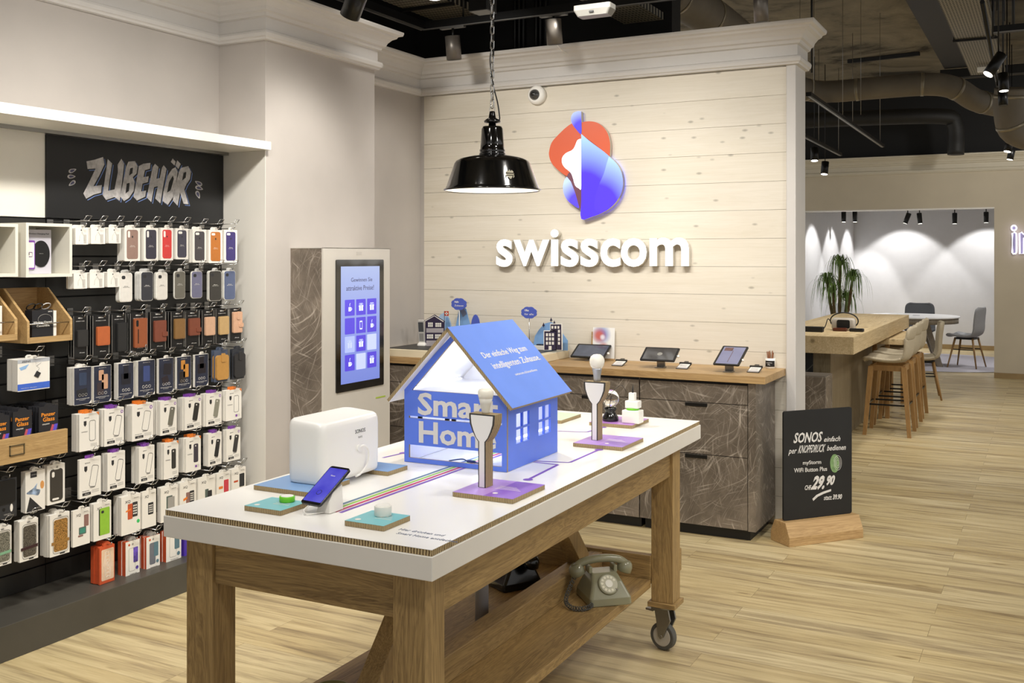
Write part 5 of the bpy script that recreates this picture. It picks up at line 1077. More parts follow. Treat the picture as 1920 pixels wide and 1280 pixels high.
def b_frame(c, band, c2):
    def f(w, h, th):
        g = G(); F_ = frX(); g.prism(rrect(-w, w, 0, h, .002), -th, 0, 0, F_); tab(g, w, h, th, 0); g.prism(rrect(-w*.62, w*.78, h*.10, h*.86, .010), .0001, .0012, 1, F_)
        g.tube([tuple(F_ @ Vector((x, y, .0012))) for x, y in rrect(-w*.7, w*.86, h*.06, h*.90, .012)], .0006, 4, m=3, closed=True)
        g.text('om', -w*.2, w*.12, h*.925, h*.965, .0001, .0006, 3, F_, .01)
        if band: g.prism([(-w*.86, h*.27), (w*.95, h*.30), (w*.95, h*.37), (-w*.86, h*.34)], .0013, .002, 2, F_)
        g.box(w*.0, w*.5, h*.02, h*.05, .0001, .0006, 3, F_)
        return [('box', g, [PB, mat('glitter '+c, c, .3, .3, var=.45, scale=260), col(c2), INKB])]
    return f
def b_or(k):
    def f(w, h, th):
        g = G(); F_ = frX(); g.prism(rrect(-w, w, 0, h, .002), -th, 0, 1, F_)
        g.box(-w, w, 0, h, 0, .0006, 1 if k == 0 else 0, F_); tab(g, w, h, th, 1 if k == 0 else 4, .02, .018)
        if k == 0:
            g.prism(rrect(-w*.75, w*.9, h*.08, h*.92, .006), .0006, .0012, 2, F_)
            for rr in (.5, .35, .2, .08): g.tube([tuple(F_ @ Vector((w*.08+w*rr*math.cos(q)*(1+.12*math.cos(6*q)), h*.5+h*rr*.7*math.sin(q)*(1+.12*math.cos(6*q)), .0014))) for q in [j*PI/18 for j in range(36)]], .0009, 4, m=0, closed=True)
        else:
            a = rrect(-w*.55, w*.35, h*.16, h*.80, .008); c = {1: None, 2: 5, 3: None}[k]
            if c: g.prism(a, .0006, .0012, c, F_)
            else: g.tube([tuple(F_ @ Vector((x, y, .001))) for x, y in a], .0008, 4, m=4, closed=True)
            g.prism(rrect(w*.1, w*.75, h*.38, h*.80, .004), .0012, .0016, 6 if k == 1 else 7, F_); g.prism(circ(w*.62, h*.22, w*.2, 14), .0012, .0018, 7 if k != 1 else 6, F_)
            g.prism(circ(-w*.5, h*.9, w*.14, 10), .0006, .001, 1, F_); g.prism(circ(w*.0, h*.9, w*.13, 12), .0006, .001, 4, F_); g.text('Protective Case', -w*.4, w*.6, h*.06, h*.09, .0006, .001, 3, F_)
        return [('box', g, [PB, col('#c9552f'), col('#e3c5a8'), INKB, GRY, col('#6f727a'), mat('screen print', '#6a4fc0', .4, var=.4, scale=30), col('#5a7a86')])]
    return f
def b_ear(w, h, th):
    g = G(); F_ = frX(); g.prism(rrect(-w, w, 0, h, .003), -th, 0, 0, F_); tab(g, w, h, th, 0)
    g.tube([tuple(F_ @ Vector(p)) for p in ((-w*.4, h*.2, .0008), (-w*.35, h*.5, .0008), (0, h*.75, .0008), (w*.3, h*.5, .0008), (w*.35, h*.2, .0008))], .0008, 4, m=1)
    g.prism(circ(-w*.1, h*.86, .003, 8), .0001, .0005, 2, F_); g.box(w*.3, w*.7, h*.05, h*.6, .0001, .0003, 1, F_)
    return [('box', g, [PB, mat('ear grey', '#c2beb6', .5, var=0), INKB])]
R1 = 'top row of boxes'
for i, (x0, x1) in enumerate(((141, 166), (170, 198), (203, 227))): stack(x0, x1, 427, 458-i, 5-i, .009, b_ear, ('leftmost', 'middle', 'right hand')[i]+' white earphone pack', 'above the wooden crates', -3.76, 'earphone_package')
for x0, x1, yt, yb, n, c, cam, d in [(233, 263, 427, 489, 3, '#94786c', 0, 'mauve brown boxed case'), (269, 297, 427, 489, 2, '#3a3742', 0, 'first black boxed case'), (301, 325, 427, 488, 1, '#cf3f3c', 0, 'red boxed case'),
        (329, 353, 428, 486, 1, '#43414e', 1, 'short dark boxed case'), (361, 387, 430, 492, 3, '#484446', 1, 'charcoal boxed case'), (391, 417, 431, 493, 2, '#b8702f', 1, 'orange brown boxed case'), (420, 445, 431, 492, 1, '#3f356e', 1, 'indigo boxed case')]:
    stack(x0, x1, yt, yb, n, .016, b_case(c, cam), d, R1, -3.765)
R2 = 'silicone case row'
for i, (x0, x1) in enumerate(((138, 164), (168, 196), (201, 224))): stack(x0, x1, 512+i*-1, 541-i*1.5, 5-i, .009, b_ear, ('leftmost', 'middle', 'right hand')[i]+' white earphone pack', 'second row, beside the white case', -3.76, 'earphone_package')
for x0, x1, yt, yb, n, c, e, d in [(224, 249, 511, 566, 3, '#dedad2', '#efece4', 'large white case'), (264, 288, 509, 564, 4, '#35363c', '#e8e6e0', 'black patterned case'), (293, 315, 510, 562, 2, '#dcd8d0', '#efece4', 'small white case'),
        (327, 348, 508, 560, 1, '#6c695f', '#e0ded6', 'olive grey case'), (359, 380, 508, 559, 1, '#6d6d86', '#e0ded6', 'lilac grey case'), (392, 416, 507, 564, 2, '#3a3834', '#e0ded6', 'black brown case'), (420, 442, 507, 562, 2, '#555f7c', '#e0ded6', 'slate blue case')]:
    stack(x0, x1, yt, yb, n, .009, b_sil(c, e), d, R2, -3.765)
R3 = 'leather case row'
for x0, x1, yt, yb, n, c, a, b, st, ex, d in [(137, 164, 592, 669, 3, '#2a2928', .34, .75, 0, None, 'lowest hanging black wallet case'), (173, 205, 591, 666, 3, '#b45f33', .28, .75, 0, None, 'bright orange brown flip case'), (209, 237, 589, 660, 2, '#232323', .22, .98, 0, None, 'tall black case'),
        (243, 275, 587, 660, 3, '#94512f', .13, .88, 0, 'chain', 'brown case with chain'), (281, 311, 585, 656, 3, '#7d4432', .22, .78, 1, None, 'left red brown wallet case'), (320, 346, 584, 651, 3, '#89663a', .2, .76, 0, None, 'olive brown case'),
        (347, 374, 583, 650, 1, '#7f4632', .2, .68, 1, None, 'right red brown wallet case'), (378, 402, 581, 646, 2, '#cfa789', .2, .73, 0, None, 'beige pink case'), (404, 428, 579, 642, 1, '#bd9d6c', .22, .76, 0, None, 'tan sand case'), (430, 453, 577, 639, 1, '#cda284', .12, .75, 2, None, 'pink case with strap')]:
    stack(x0, x1, yt, yb, n, .015, b_leather(c, a, b, .2 if x0 != 209 else .3, st, ex, 1 if ex else 0), d, R3, -3.765, tabh=-.012)
R4 = 'navy box row'
for x0, x1, yt, yb, n, c1, c2, k_, d in [(138, 172, 688, 758, 3, '#323f58', '#25262c', 0, 'blue case box'), (175, 209, 685, 754, 1, '#3a2f33', '#c69a7c', 1, 'salmon and black case box'), (221, 251, 680, 748, 2, '#1f1f28', '#1f1f28', 2, 'black open case box'), (258, 291, 675, 741, 2, '#3c4a7c', '#3c4a7c', 3, 'deep blue blurred case box'),
        (297, 326, 671, 736, 1, '#221f26', '#2a2228', 4, 'black stacked case box'), (331, 359, 668, 729, 1, '#2a211f', '#c8893c', 1, 'amber and black case box'), (365, 391, 664, 724, 1, '#1f1a22', '#1f1a22', 2, 'dark purple case box')]:
    stack(x0, x1, yt, yb, n, .014, b_navy(c1, c2, k_), d, R4, -3.762)
def b_pouch(c, back):
    def f(w, h, th):
        g = G(); g.prism(rrect(-w, w, 0, h, .003), -.0015, 0, 0, frX()); tab(g, w, h, th)
        g2 = G(); g2.prism(rrect(-w*.85, w*.95, .01, h*.84, .016, 5), 0, .012, 0, frX()); g3 = G(); g3.prism(rrect(-w*.2, w*.35, h*.62, h*.90, .005), .012, .0155, 0, frX())
        return [('card', g, [col(back)]), ('pouch', g2, [col(c)]), ('strap', g3, [col(c)])]
    return f
stack(401, 427, 656, 715, 2, .016, b_pouch('#b98a48', '#4a5468'), 'tan phone pouch', 'right end of the navy row', -3.755, 'phone_pouch')
stack(435, 458, 653, 710, 2, .016, b_pouch('#2c2b2c', '#2f3238'), 'black phone pouch', 'right end of the navy row', -3.755, 'phone_pouch')
R5 = 'upper white box row'
for x0, x1, yt, yb, n, c, ti, bd, tc, br, d in [(148, 186, 774, 844, 4, None, 0, 0, ORG, 0, 'clear upright outline box'), (195, 233, 765, 834, 4, None, .2, 1, PURP, 1, 'pale tilted outline box'), (247, 288, 757, 824, 4, None, .2, 1, ORG, 1, 'dark tilted outline box'), (300, 332, 750, 814, 4, '#6f6d62', .2, 1, PURP, 1, 'olive tilted case box'),
        (346, 378, 743, 804, 4, '#2c2a28', .2, 1, PURP, 1, 'black tilted case box'), (386, 416, 736, 797, 3, '#8a887a', .2, 1, PURP, 1, 'khaki tilted case box'), (423, 453, 730, 787, 2, None, 0, 2, ORG, 0, 'right end outline box')]:
    stack(x0, x1, yt, yb, n, .0115, b_qn(c, ti, bd, tc, br), d, R5, -3.745, tabh=.016)
R6 = 'lower white box row'
for x0, x1, yt, yb, n, c, ti, bd, tc, br, d in [(148, 190, 858, 931, 1, None, .2, 0, PURP, 1, 'single pale outline box'), (201, 235, 847, 918, 3, None, .2, 0, PURP, 1, 'dark tilted outline box'), (260, 290, 836, 904, 4, None, .2, 0, PURP, 1, 'pale tilted outline box'), (307, 335, 828, 896, 4, '#33322f', 0, 0, ORG, 0, 'black upright case box'),
        (348, 377, 819, 883, 4, '#3e3943', 0, 2, ORG, 0, 'purple black case box'), (390, 416, 811, 872, 3, '#2b2a29', .2, 0, PURP, 1, 'left black tilted case box'), (424, 451, 803, 863, 2, '#383636', .2, 1, PURP, 1, 'right black tilted case box')]:
    stack(x0, x1, yt, yb, n, .0115, b_qn(c, ti, bd, tc, br), d, R6, -3.745, tabh=.016)
R7 = 'slim box row below'
for x0, x1, yt, yb, n, p, d in [(136, 169, 954, 1022, 1, 'stand', 'teal phone stand box'), (175, 209, 941, 1011, 2, 'green', 'lime green case box'), (227, 264, 928, 1000, 4, 'book', 'orange book case box'), (266, 293, 919, 988, 1, 'book2', 'phone grid picture box'), (301, 334, 911, 976, 2, 'grey', 'grey case box'),
        (337, 368, 902, 966, 3, 'dark', 'brown book case box'), (371, 404, 893, 955, 2, 'wallet', 'green wallet case box'), (406, 432, 885, 945, 2, 'red', 'red case box'), (434, 461, 877, 935, 2, 'black', 'black case box')]:
    stack(x0, x1, yt, yb, n, .0125, b_xq(p), d, R7, -3.742)
R8 = 'lower left frames'
for x0, x1, yt, yb, n, c, bd, c2, d in [(-12, 22, 988, 1060, 2, '#8d8c80', 1, '#7fae8c', 'green banded window box'), (36, 72, 974, 1050, 3, '#6b655c', 1, '#3a1f24', 'dark red banded window box'), (93, 131, 962, 1040, 5, '#b88a4a', 1, '#9a7238', 'gold flake window box')]:
    stack(x0, x1, yt, yb, n, .012, b_frame(c, bd, c2), d, R8, -3.742)
def b_otter(w, h, th):
    g = G(); F_ = frX(); g.prism(rrect(-w, w, 0, h, .004), -th, 0, 0, F_); g.prism(rrect(-w*.8, w*.85, h*.38, h*.97, .010), .0001, .004, 1, F_); tab(g, w, h, th, 0)
    g.prism(circ(-w*.6, h*.22, w*.14, 14), .0001, .0006, 2, F_); g.prism(circ(-w*.1, h*.23, w*.13, 14), .0001, .0006, 1, F_); g.prism(circ(w*.55, h*.24, w*.12, 14, h*.1), .0001, .0006, 3, F_); g.text('SERIES', w*-.1, w*.5, h*.08, h*.11, .0001, .0006, 4, F_)
    return [('box', g, [col('#2d2e31'), BLACK, mat('otter yellow', '#c7b13a', .5, var=0), PB, GRY])]
def b_splash(w, h, th):
    g = G(); F_ = frX(); g.prism(rrect(-w, w, 0, h, .002), -th, 0, 0, F_); tab(g, w, h, th, 0); g.box(-w*.5, w*.15, h*.84, h*.98, .0001, .0005, 1, F_); g.prism([(-w*.9, .003), (w*.75, .003), (-w*.55, h*.38)], .0001, .0006, 1, F_)
    m_ = mat('splash print', '#9fb4d8', .5, var=.6, scale=30); g.prism(smooth_poly([(-w*.9, h*.48), (-w*.2, h*.42), (w*.3, h*.38), (w*.5, h*.5), (w*.1, h*.55), (w*.2, h*.68), (-w*.2, h*.58)], 4), .0001, .0005, 2, F_); g.prism(circ(w*.7, h*.62, w*.2, 16, h*.1), .0001, .0005, 3, F_); g.text('waterproof', -w*.4, w*.3, h*.9, h*.92, .0005, .0008, 0, F_)
    return [('box', g, [PB, INKB, m_, col('#d89a58')])]
def b_blackw(w, h, th):
    g = G(); F_ = frX(); g.prism(rrect(-w, w, 0, h, .003), -th, 0, 0, F_); tab(g, w, h, th, 0); g.prism(rrect(-w*.7, w*.75, h*.07, h*.88, .012), .0001, .0014, 1, F_); g.prism(rrect(-w*.5, -w*.2, h*.68, h*.82, .006), .0014, .0018, 0, F_); g.prism(rrect(-w*.45, w*.3, h*.10, h*.15, .004), .0014, .0018, 0, F_)
    g.prism([(-w*.8, h), (w*.9, h), (w*.3, h*.87), (-w*.2, h*.87)], .0014, .002, 0, F_); g.prism(circ(w*.08, h*.93, w*.12, 12), .002, .0024, 2, F_)
    return [('box', g, [PB, col('#3a3630'), GRY])]
stack(-14, 32, 898, 972, 1, .02, b_otter, 'black rugged case box with yellow dot', 'left edge under the drawer', -3.74)
stack(47, 85, 882, 958, 2, .014, b_splash, 'water splash picture box', 'under the wooden drawer', -3.742)
stack(88, 122, 870, 944, 2, .014, b_blackw, 'white framed black case box', 'under the wooden drawer', -3.742)
R9 = 'lowest row near the plinth'
stack(186, 215, 1023, 1092, 5, .010, b_or(0), 'orange mandala box', R9, -3.742)
stack(235, 262, 1013, 1080, 4, .012, b_or(1), 'violet screen phone box', R9, -3.742)
stack(274, 300, 1004, 1067, 4, .012, b_or(2), 'grey case box', R9, -3.742)
stack(311, 340, 993, 1052, 3, .012, b_or(3), 'clear case box', R9, -3.742)
def b_pur(w, h, th): g = G(); g.prism(rrect(-w, w, 0, h, .002), -th, 0, 0, frX()); tab(g, w, h, th, 0); return [('box', g, [mat('violet box', '#4f35a8', .45, var=.05)])]
stack(345, 372, 985, 1040, 2, .016, b_pur, 'plain violet box', R9, -3.742)
# flat square box with side stack
def b_zens(w, h, th):
    g = G(); F_ = frX(); g.prism(rrect(-w, w, 0, h, .002), -th, 0, 0, F_); tab(g, w, h, th, 0); g.box(-w, w, .004, h*.23, .0001, .0006, 1, F_); g.box(-w, w, h*.88, h, .0001, .0005, 2, F_); g.text('ZENS', -w*.75, -w*.2, h*.90, h*.96, .0005, .0009, 3, F_, .01)
    g.prism([(0, h*.45), (w*.25, h*.38), (w*.42, h*.52), (w*.18, h*.6)], .0001, .003, 3, F_); g.prism([(-w*.9, h*.75), (-w*.3, h*.84), (-w*.5, h*.7), (-w*.8, h*.66)], .0001, .0005, 4, F_); g.tube([tuple(F_ @ Vector(p)) for p in ((w*.2, h*.58, .002), (w*.35, h*.68, .001), (w*.15, h*.76, .001), (w*.45, h*.85, .001))], .0008, 4, m=2); g.text('wireless charger', -w*.8, w*.2, h*.08, h*.105, .0006, .001, 0, F_)
    return [('box', g, [PB, col('#3f66c8'), col('#b5b8bd'), INKB, col('#8fb4dc')])]
stack(32, 94, 672, 731, 2, .034, b_zens, 'white charger box with blue band', 'left end beside the navy boxes', -3.742, 'charger_package')
# ---------------- drawer with dark packages
XD = -3.70; a0 = onX(127, 803, XD); a1 = onX(127, 848, XD); yl = a0.y-.62
dr = thing('package_bin', 'wooden display drawer with metal label frame holding dark packages', 'drawer', (XB+.001, a0.y-.31, a1.z)); dd = XD-XB-.001; hd = a0.z-a1.z
G().box(dd-.016, dd, -.31, .31, 0, hd).build('front_panel', CRATE, dr, bevel=.001)
for s in (-.31, .298): G().box(0, dd-.016, s, s+.012, 0, hd*.8).build('side_panel', CRATE, dr)
G().box(0, dd-.016, -.298, .298, 0, .008).build('bottom_panel', CRATE, dr)
q = onX(31.5, 843, XD); yq, zq = q.y-(a0.y-.31), q.z-a1.z
g = G(); 
for b_ in ((yq-.034, yq+.034, zq+.017, zq+.021), (yq-.034, yq+.034, zq-.021, zq-.017), (yq-.034, yq-.030, zq-.021, zq+.021), (yq+.030, yq+.034, zq-.021, zq+.021)): g.box(dd+.0, dd+.004, *b_)
g.box(dd, dd+.001, yq-.03, yq+.03, zq-.017, zq+.017, 1); g.build('label_frame', [mat('aged brass', '#7d7258', .4, .7, var=.05), CRATE], dr)
def b_glass(k):
    def f(w, h, th):
        g = G(); F_ = frX(); g.prism(rrect(-w, w, 0, h, .002), -th, 0, 0, F_); tab(g, w, h, th, 0, .02, .012); g.text('Panzer', -w*.75, w*.70, h*.79, h*.87, .0001, .0006, 1, F_, .02); g.text('Glass', -w*.6, w*.62, h*.68, h*.77, .0001, .0006, 1, F_, .02); g.text('screen protector', -w*.65, w*.1, h*.6, h*.64, .0001, .0005, 2, F_)
        g.prism([(-w*.1, h*.3), (w*.5, h*.3), (w*.85, h*.58), (w*.35, h*.6)], .0001, .0006, 3, F_); g.prism([(w*.2, h*.3), (w*.6, h*.3), (w*.95, h*.6), (w*.6, h*.6)], .0006, .001, 4, F_)
        return [('box', g, [col('#242428'), mat('orange print', '#e8902a', .5, var=0), PB, col('#c05560'), col('#5b4fc8')])]
    return f
for i, (x0, x1, yt, d) in enumerate(((73, 109, 761, 'right pack with orange lettering'), (24, 60, 770, 'middle pack with orange lettering'), (-18, 18, 780, 'left pack with orange lettering'))):
    XF = XD-.024; y = (onX(x0, yt, XF).y+onX(x1, yt, XF).y)/2; w = (onX(x1, yt, XF).y-onX(x0, yt, XF).y)/2; zt = onX((x0+x1)/2, yt, XF).z; z0 = a1.z+.0085; h = zt-z0
    (pn, g, m), = b_glass(i)(w, h, .006); r = g.build('screen_protector_package', m); r.location = (XF, y, z0); tag(r, d+' in the wooden drawer', 'package', 'dark packages in the drawer')
    for k_ in range(1, 9): dup(r, (XF-k_*.021, y+random.uniform(-.006, .006), z0+.0), 0, f'{(ORD+["eighth", "ninth"])[k_] if k_ < 7 else ["eighth", "ninth"][k_-7]} pack behind the {d} in the drawer', 'dark packages in the drawer', [])
# ---------------- wooden crates
def crate(px0, px1, label):
    XF = -3.745; a = onX(px0, 645, XF); b = onX(px1, 637, XF); z0 = (a.z+b.z)/2; w = (b.y-a.y)/2; yc = (a.y+b.y)/2; D = XF-XB-.001
    zl = (onX(px0, 603, XF).z+onX(px1, 598, XF).z)/2-z0; ztp = onX(px0-27, 540, XB+.03).z-z0
    r = thing('wooden_crate', label, 'crate', (XB+.001, yc, z0)); SX = Matrix(((1, 0, 0, 0), (0, 0, -1, 0), (0, 1, 0, 0), (0, 0, 0, 1)))
    for s in (-w, w-.012): g = G(); g.prism([(0, 0), (D, 0), (D, zl), (D*.32, ztp), (0, ztp)], -(s+.012), -s, 0, SX); g.build('side_panel', CRATE, r, bevel=.001)
    G().box(0, D-.012, -w+.012, w-.012, 0, .01).build('bottom_panel', CRATE, r); G().box(0, .01, -w+.012, w-.012, .01, ztp).build('back_panel', CRATE, r); G().box(D-.012, D, -w+.012, w-.012, 0, .024).build('front_lip', CRATE, r)
    G().tube([(D-.008, -w+.01, zl-.012), (D-.008, w-.01, zl-.012)], .0028).build('retaining_rod', CHROME, r); return r, yc, z0, w, zl, ztp, D
cr, cy_, cz_, cw_, czl, czt, cD = crate(51, 136, 'wooden crate with chrome rod holding the black charger box')
g = G(); F_ = frX(); g.box(-.052, .050, 0, .125, -.045, 0, 0, F_); g.text('Wireless Charger', -.046, .046, .068, .078, .0001, .0007, 1, F_, .012); g.text('Convertible', -.03, .032, .054, .063, .0001, .0007, 1, F_, .012); g.tube([tuple(F_ @ Vector((.01+.034*math.cos(q_), .085+.022*math.sin(q_), .0006))) for q_ in [j*PI/14 for j in range(28)]], .0007, 4, m=2, closed=True); g.text('SAMSUNG', .025, .046, .115, .12, .0001, .0006, 1, F_)
bx_ = thing('charger_box', 'black wireless charger box inside the right wooden crate', 'package', (XB+cD-.02, cy_-.02, cz_+.0105)); g.build('box', [col('#1c1c20'), PB, GRY], bx_); G().box(-.04, 0, .052, .066, 0, .12).build('white_sleeve', PB, bx_)
for i, (dy_, m_, lab) in enumerate(((-.055, BLACK, 'left coiled black cable on top of the charger box'), (-.02, BLACK, 'right coiled black cable on top of the charger box'), (.018, CLEAR, 'clear coiled cable on top of the charger box'))):
    g = G(); g.tube([(.0+.012*math.sin(q_), .020*math.cos(q_), .013+.013*math.sin(q_)) for q_ in [j*PI/10 for j in range(20)]], .0024, 6, closed=True); o_ = g.build('coiled_cable', m_); o_.location = (XB+cD-.05, cy_+dy_, cz_+.1365); tag(o_, lab, 'cable')
cr2, c2y, c2z, c2w, c2l, c2t, c2D = crate(-62, 33, 'wooden crate cut off by the left edge of the photo')
g = G().box(-.03, 0, -.05, .07, 0, .13); o_ = g.build('white_box', PB); o_.location = (XB+c2D-.04, c2y, c2z+.0105); tag(o_, 'plain white box inside the left wooden crate', 'package')
def cube(px0, px1, label):
    XF = -3.745; a = onX(px0, 417, XF); b = onX(px1, 418, XF); w = (b.y-a.y)/2; yc = (a.y+b.y)/2; zt = a.z; z0 = onX(px0, 520, XF).z; h = zt-z0; D = XF-XB-.001; th = .013; WM = mat('cube shelf white', '#dedacd', .45, var=.01)
    r = thing('cube_shelf', label, 'shelf', (XB+.001, yc, z0))
    G().box(0, D, -w, w, 0, th).build('bottom_board', WM, r); G().box(0, D, -w, w, h-th, h).build('top_board', WM, r)
    for s in (-w, w-th): G().box(0, D, s, s+th, th, h-th).build('side_board', WM, r)
    G().box(0, .006, -w+th, w-th, th, h-th).build('back_board', WM, r); return yc, z0+th, w-th, h-2*th, D
yc, z0, w, h, D = cube(48.7, 135.3, 'open white cube shelf holding the charging pad display')
r = thing('charging_pad_box', 'pale box with black round charging pad picture in the white cube shelf', 'package', (XB+.001+D-.05, yc-.015, z0+.0005)); F_ = frX()
g = G(); g.box(-w*.9, w*.62, 0, h*.93, -.04, 0, 0, F_); g.prism(circ(w*.1, h*.42, w*.42, 32, h*.28), .0001, .004, 1, F_); g.text('DUO Wireless Charging Pad', -w*.8, w*.5, h*.82, h*.86, .0001, .0007, 2, F_); g.text('swisscom', -w*.0, w*.2, h*.42, h*.435, .004, .0045, 3, F_); g.build('box', [mat('pad box', '#bfbcc4', .5, var=0), BLACK, INKB, GRY], r)
g = G(); g.prism(rrect(-w*.88, -w*.22, h*.10, h*.70, .005), .002, .006, 0, F_); g.prism(rrect(-w*.84, -w*.26, h*.13, h*.66, .003), .0061, .0066, 1, F_); g.tube([tuple(F_ @ Vector((x, y, .007))) for x, y in ((-w*.74, h*.36), (-w*.36, h*.36), (-w*.36, h*.45), (-w*.74, h*.45))], .0014, 4, m=0, closed=True); g.prism([(-w*.56, h*.40), (-w*.5, h*.40), (-w*.54, h*.37), (-w*.48, h*.42), (-w*.54, h*.42), (-w*.5, h*.45)], .0067, .0075, 2, F_); g.build('phone_cutout', [PURP, PB, INKB], r)
yc, z0, w, h, D = cube(-50, 34, 'open white cube shelf cut off by the left photo edge')
g = G().box(-.04, 0, -w*.9, w*.15, 0, h*.85); o_ = g.build('white_box', PB); o_.location = (XB+D-.05, yc, z0+.0005); tag(o_, 'plain white box inside the left cube shelf', 'package')
# ================================================================ BAR TABLE, STOOLS, MEETING AREA
HZT = .95
st = thing('bar_table', 'thick knotty oak bar table on a dark block base beyond the timber wall', 'table', (-1.82, 10.5, 0))
G().box(-.40, .40, -1.82, 1.85, HZT-.143, HZT).build('tabletop', SLABY, st, bevel=.003)
g = G(); g.box(-.40, .20, -1.73, 1.6, 0, HZT-.143, 0); g.build('base_block', wood('base laminate', '#8d8069', '#62573f', 'Z', .4, .8, .3), st)
G().box(-.40, .06, -1.742, -1.731, 0, HZT-.143).build('tile_front', hexmat(), st)
q6 = lambda x, y: (1480+x/3.764, 380+y/3.764)
o = thing('side_block', 'low grey stone block standing in front of the bar table base', 'block', (-1.83, 8.44, 0)); G().box(-.26, .26, -.14, .14, 0, .655).build('block_body', STONE, o, bevel=.004); G().box(-.255, .255, -.135, .135, .655, .66).build('top_board', mat('grey top', '#6a6258', .5), o)
o = thing('side_table', 'small light wood table tucked between bar stools and bar table', 'table', (-1.44, 11.35, 0)); G().box(-.16, .15, -.62, .65, .735, .79).build('tabletop', SLABY, o, bevel=.003)
for sx in (-.12, .0): 
    for sy in (-.58, .61): G().box(sx-.02, sx+.02, sy-.02, sy+.02, 0, .735).build('leg', LEGW, o)
def shell(w, d, hb, zs, fab, r, name_s='seat', name_b='backrest', th=.035):
    # seat + back as one upholstered shell; y forward is negative
    prof = [(-d*.5, -.015), (-d*.42, .012), (-d*.2, .0), (0, -.006), (d*.25, 0), (d*.38, .03), (d*.44, .10), (d*.45, .2), (d*.47, hb*.7), (d*.50, hb*.93), (d*.505, hb)]
    prof = smooth_poly(prof, 3, False); n = 12; k = len(prof)
    def W(i):
        t_ = i/(k-1); 
        return w/2*(1-.16*abs(t_-.45)**1.2 if t_ < .95 else .80)
    cut_ = int(k*.48)
    def sheet(i0, i1, nm):
        g = G(); vs_ = []
        for i in range(i0, i1+1):
            y, z = prof[i]; t_ = i/(k-1); ww = W(i)
            if t_ > .86: ww *= (1-(t_-.86)/.14*.22)
            if t_ < .08: ww *= .88+t_*1.5
            for j in range(n+1):
                u = -1+2*j/n; cur = .02*(u*u)*(1 if t_ < .5 else 0); cy = -.035*(u*u)*(1 if t_ >= .5 else max(0, (t_-.3)*5))
                vs_.append((u*ww, y+cy, zs+z+cur))
        m_ = i1-i0; fs_ = [(a*(n+1)+b, a*(n+1)+b+1, (a+1)*(n+1)+b+1, (a+1)*(n+1)+b) for a in range(m_) for b in range(n)]
        g.add(vs_, fs_, 0, True); o_ = g.build(nm, fab, r); s_ = o_.modifiers.new('solid', 'SOLIDIFY'); s_.thickness = th; s_.offset = 0
        b_ = o_.modifiers.new('sub', 'SUBSURF'); b_.levels = 1; b_.render_levels = 1; return o_
    sheet(0, cut_, name_s); sheet(cut_, k-1, name_b)
def legbar(p, q, a, b, nm, m, r):
    p, q = Vector(p), Vector(q); g = G(); g.loft([[(p.x-a, p.y-a, p.z), (p.x+a, p.y-a, p.z), (p.x+a, p.y+a, p.z), (p.x-a, p.y+a, p.z)], [(q.x-b, q.y-b, q.z), (q.x+b, q.y-b, q.z), (q.x+b, q.y+b, q.z), (q.x-b, q.y+b, q.z)]], sm=False); return g.build(nm, m, r)
def stool(label):
    r = thing('bar_stool', label, 'bar stool', (0, 0, 0), 0, 'bar stools along the bar table'); zs = .665
    shell(.43, .42, .31, zs, FABB, r)
    for sx in (-1, 1):
        for sy in (-1, 1): legbar((sx*.155, sy*.14, zs-.045), (sx*.20, sy*.19, 0), .022, .016, 'leg', LEGW, r)
    G().box(-.16, .16, -.15, -.13, zs-.085, zs-.035).build('seat_rail', LEGW, r); G().box(-.16, .16, .13, .15, zs-.085, zs-.035).build('seat_rail', LEGW, r)
    for sx in (-1, 1): G().box(sx*.155-.01, sx*.155+.01, -.15, .15, zs-.085, zs-.035).build('seat_rail', LEGW, r)
    z = .27
    for b_ in ((-.185, .185, -.176, -.162, z, z+.014), (-.185, .185, .162, .176, z, z+.014), (-.186, -.172, -.17, .17, z, z+.014), (.172, .186, -.17, .17, z, z+.014)): G().box(*b_).build('footrest', BLACKM, r)
    return r
s0 = stool('nearest beige bar stool at the bar table')
ks0 = kids(s0)
s0.location = (-1.30, 9.88, 0); s0.rotation_euler[2] = -PI/2
dup(s0, (-1.31, 10.50, 0), -PI/2, 'middle beige bar stool at the bar table'); dup(s0, (-1.32, 11.12, 0), -PI/2, 'farthest beige bar stool at the bar table')
def chair(label, loc, rz, fab, leg=LEGW):
    r = thing('dining_chair', label, 'chair', loc, rz, None); zs = .45; shell(.46, .45, .42, zs, fab, r)
    for sx in (-1, 1):
        for sy in (-1, 1): g = G(); g.tube([(sx*.12, sy*.12, zs-.03), (sx*.21, sy*.2, .001)], [.016, .010], 10); g.build('leg', leg, r)
        G().tube([(sx*.15, -.15, .26), (sx*.15, .15, .26)], .008, 6).build('stretcher', BLACKM, r)
    G().box(-.13, .13, -.13, .13, zs-.045, zs-.02).build('seat_plate', BLACKM, r); return r
chair('beige dining chair with wooden legs behind the bar stools', (-1.31, 12.55, 0), -PI/2+.15, FABB)
TCX, TCY = -1.80, 16.04
rt_ = thing('round_table', 'round white meeting table with angled wooden legs on the rug', 'table', (TCX, TCY, .012)); zt_r = .735
G().lathe([(.64, zt_r-.02), (.645, zt_r-.018), (.645, zt_r-.002), (.64, zt_r)], 64).build('tabletop', mat('table white laminate', '#e9e9ea', .35, var=0), rt_)
WGR = wood('grey oak', '#9d9484', '#75695a', 'Z', .5, 1, .3)
g = G(); g.lathe([(.60, zt_r-.10), (.625, zt_r-.098), (.625, zt_r-.021), (.60, zt_r-.021)], 64); g.build('table_rim', WGR, rt_)
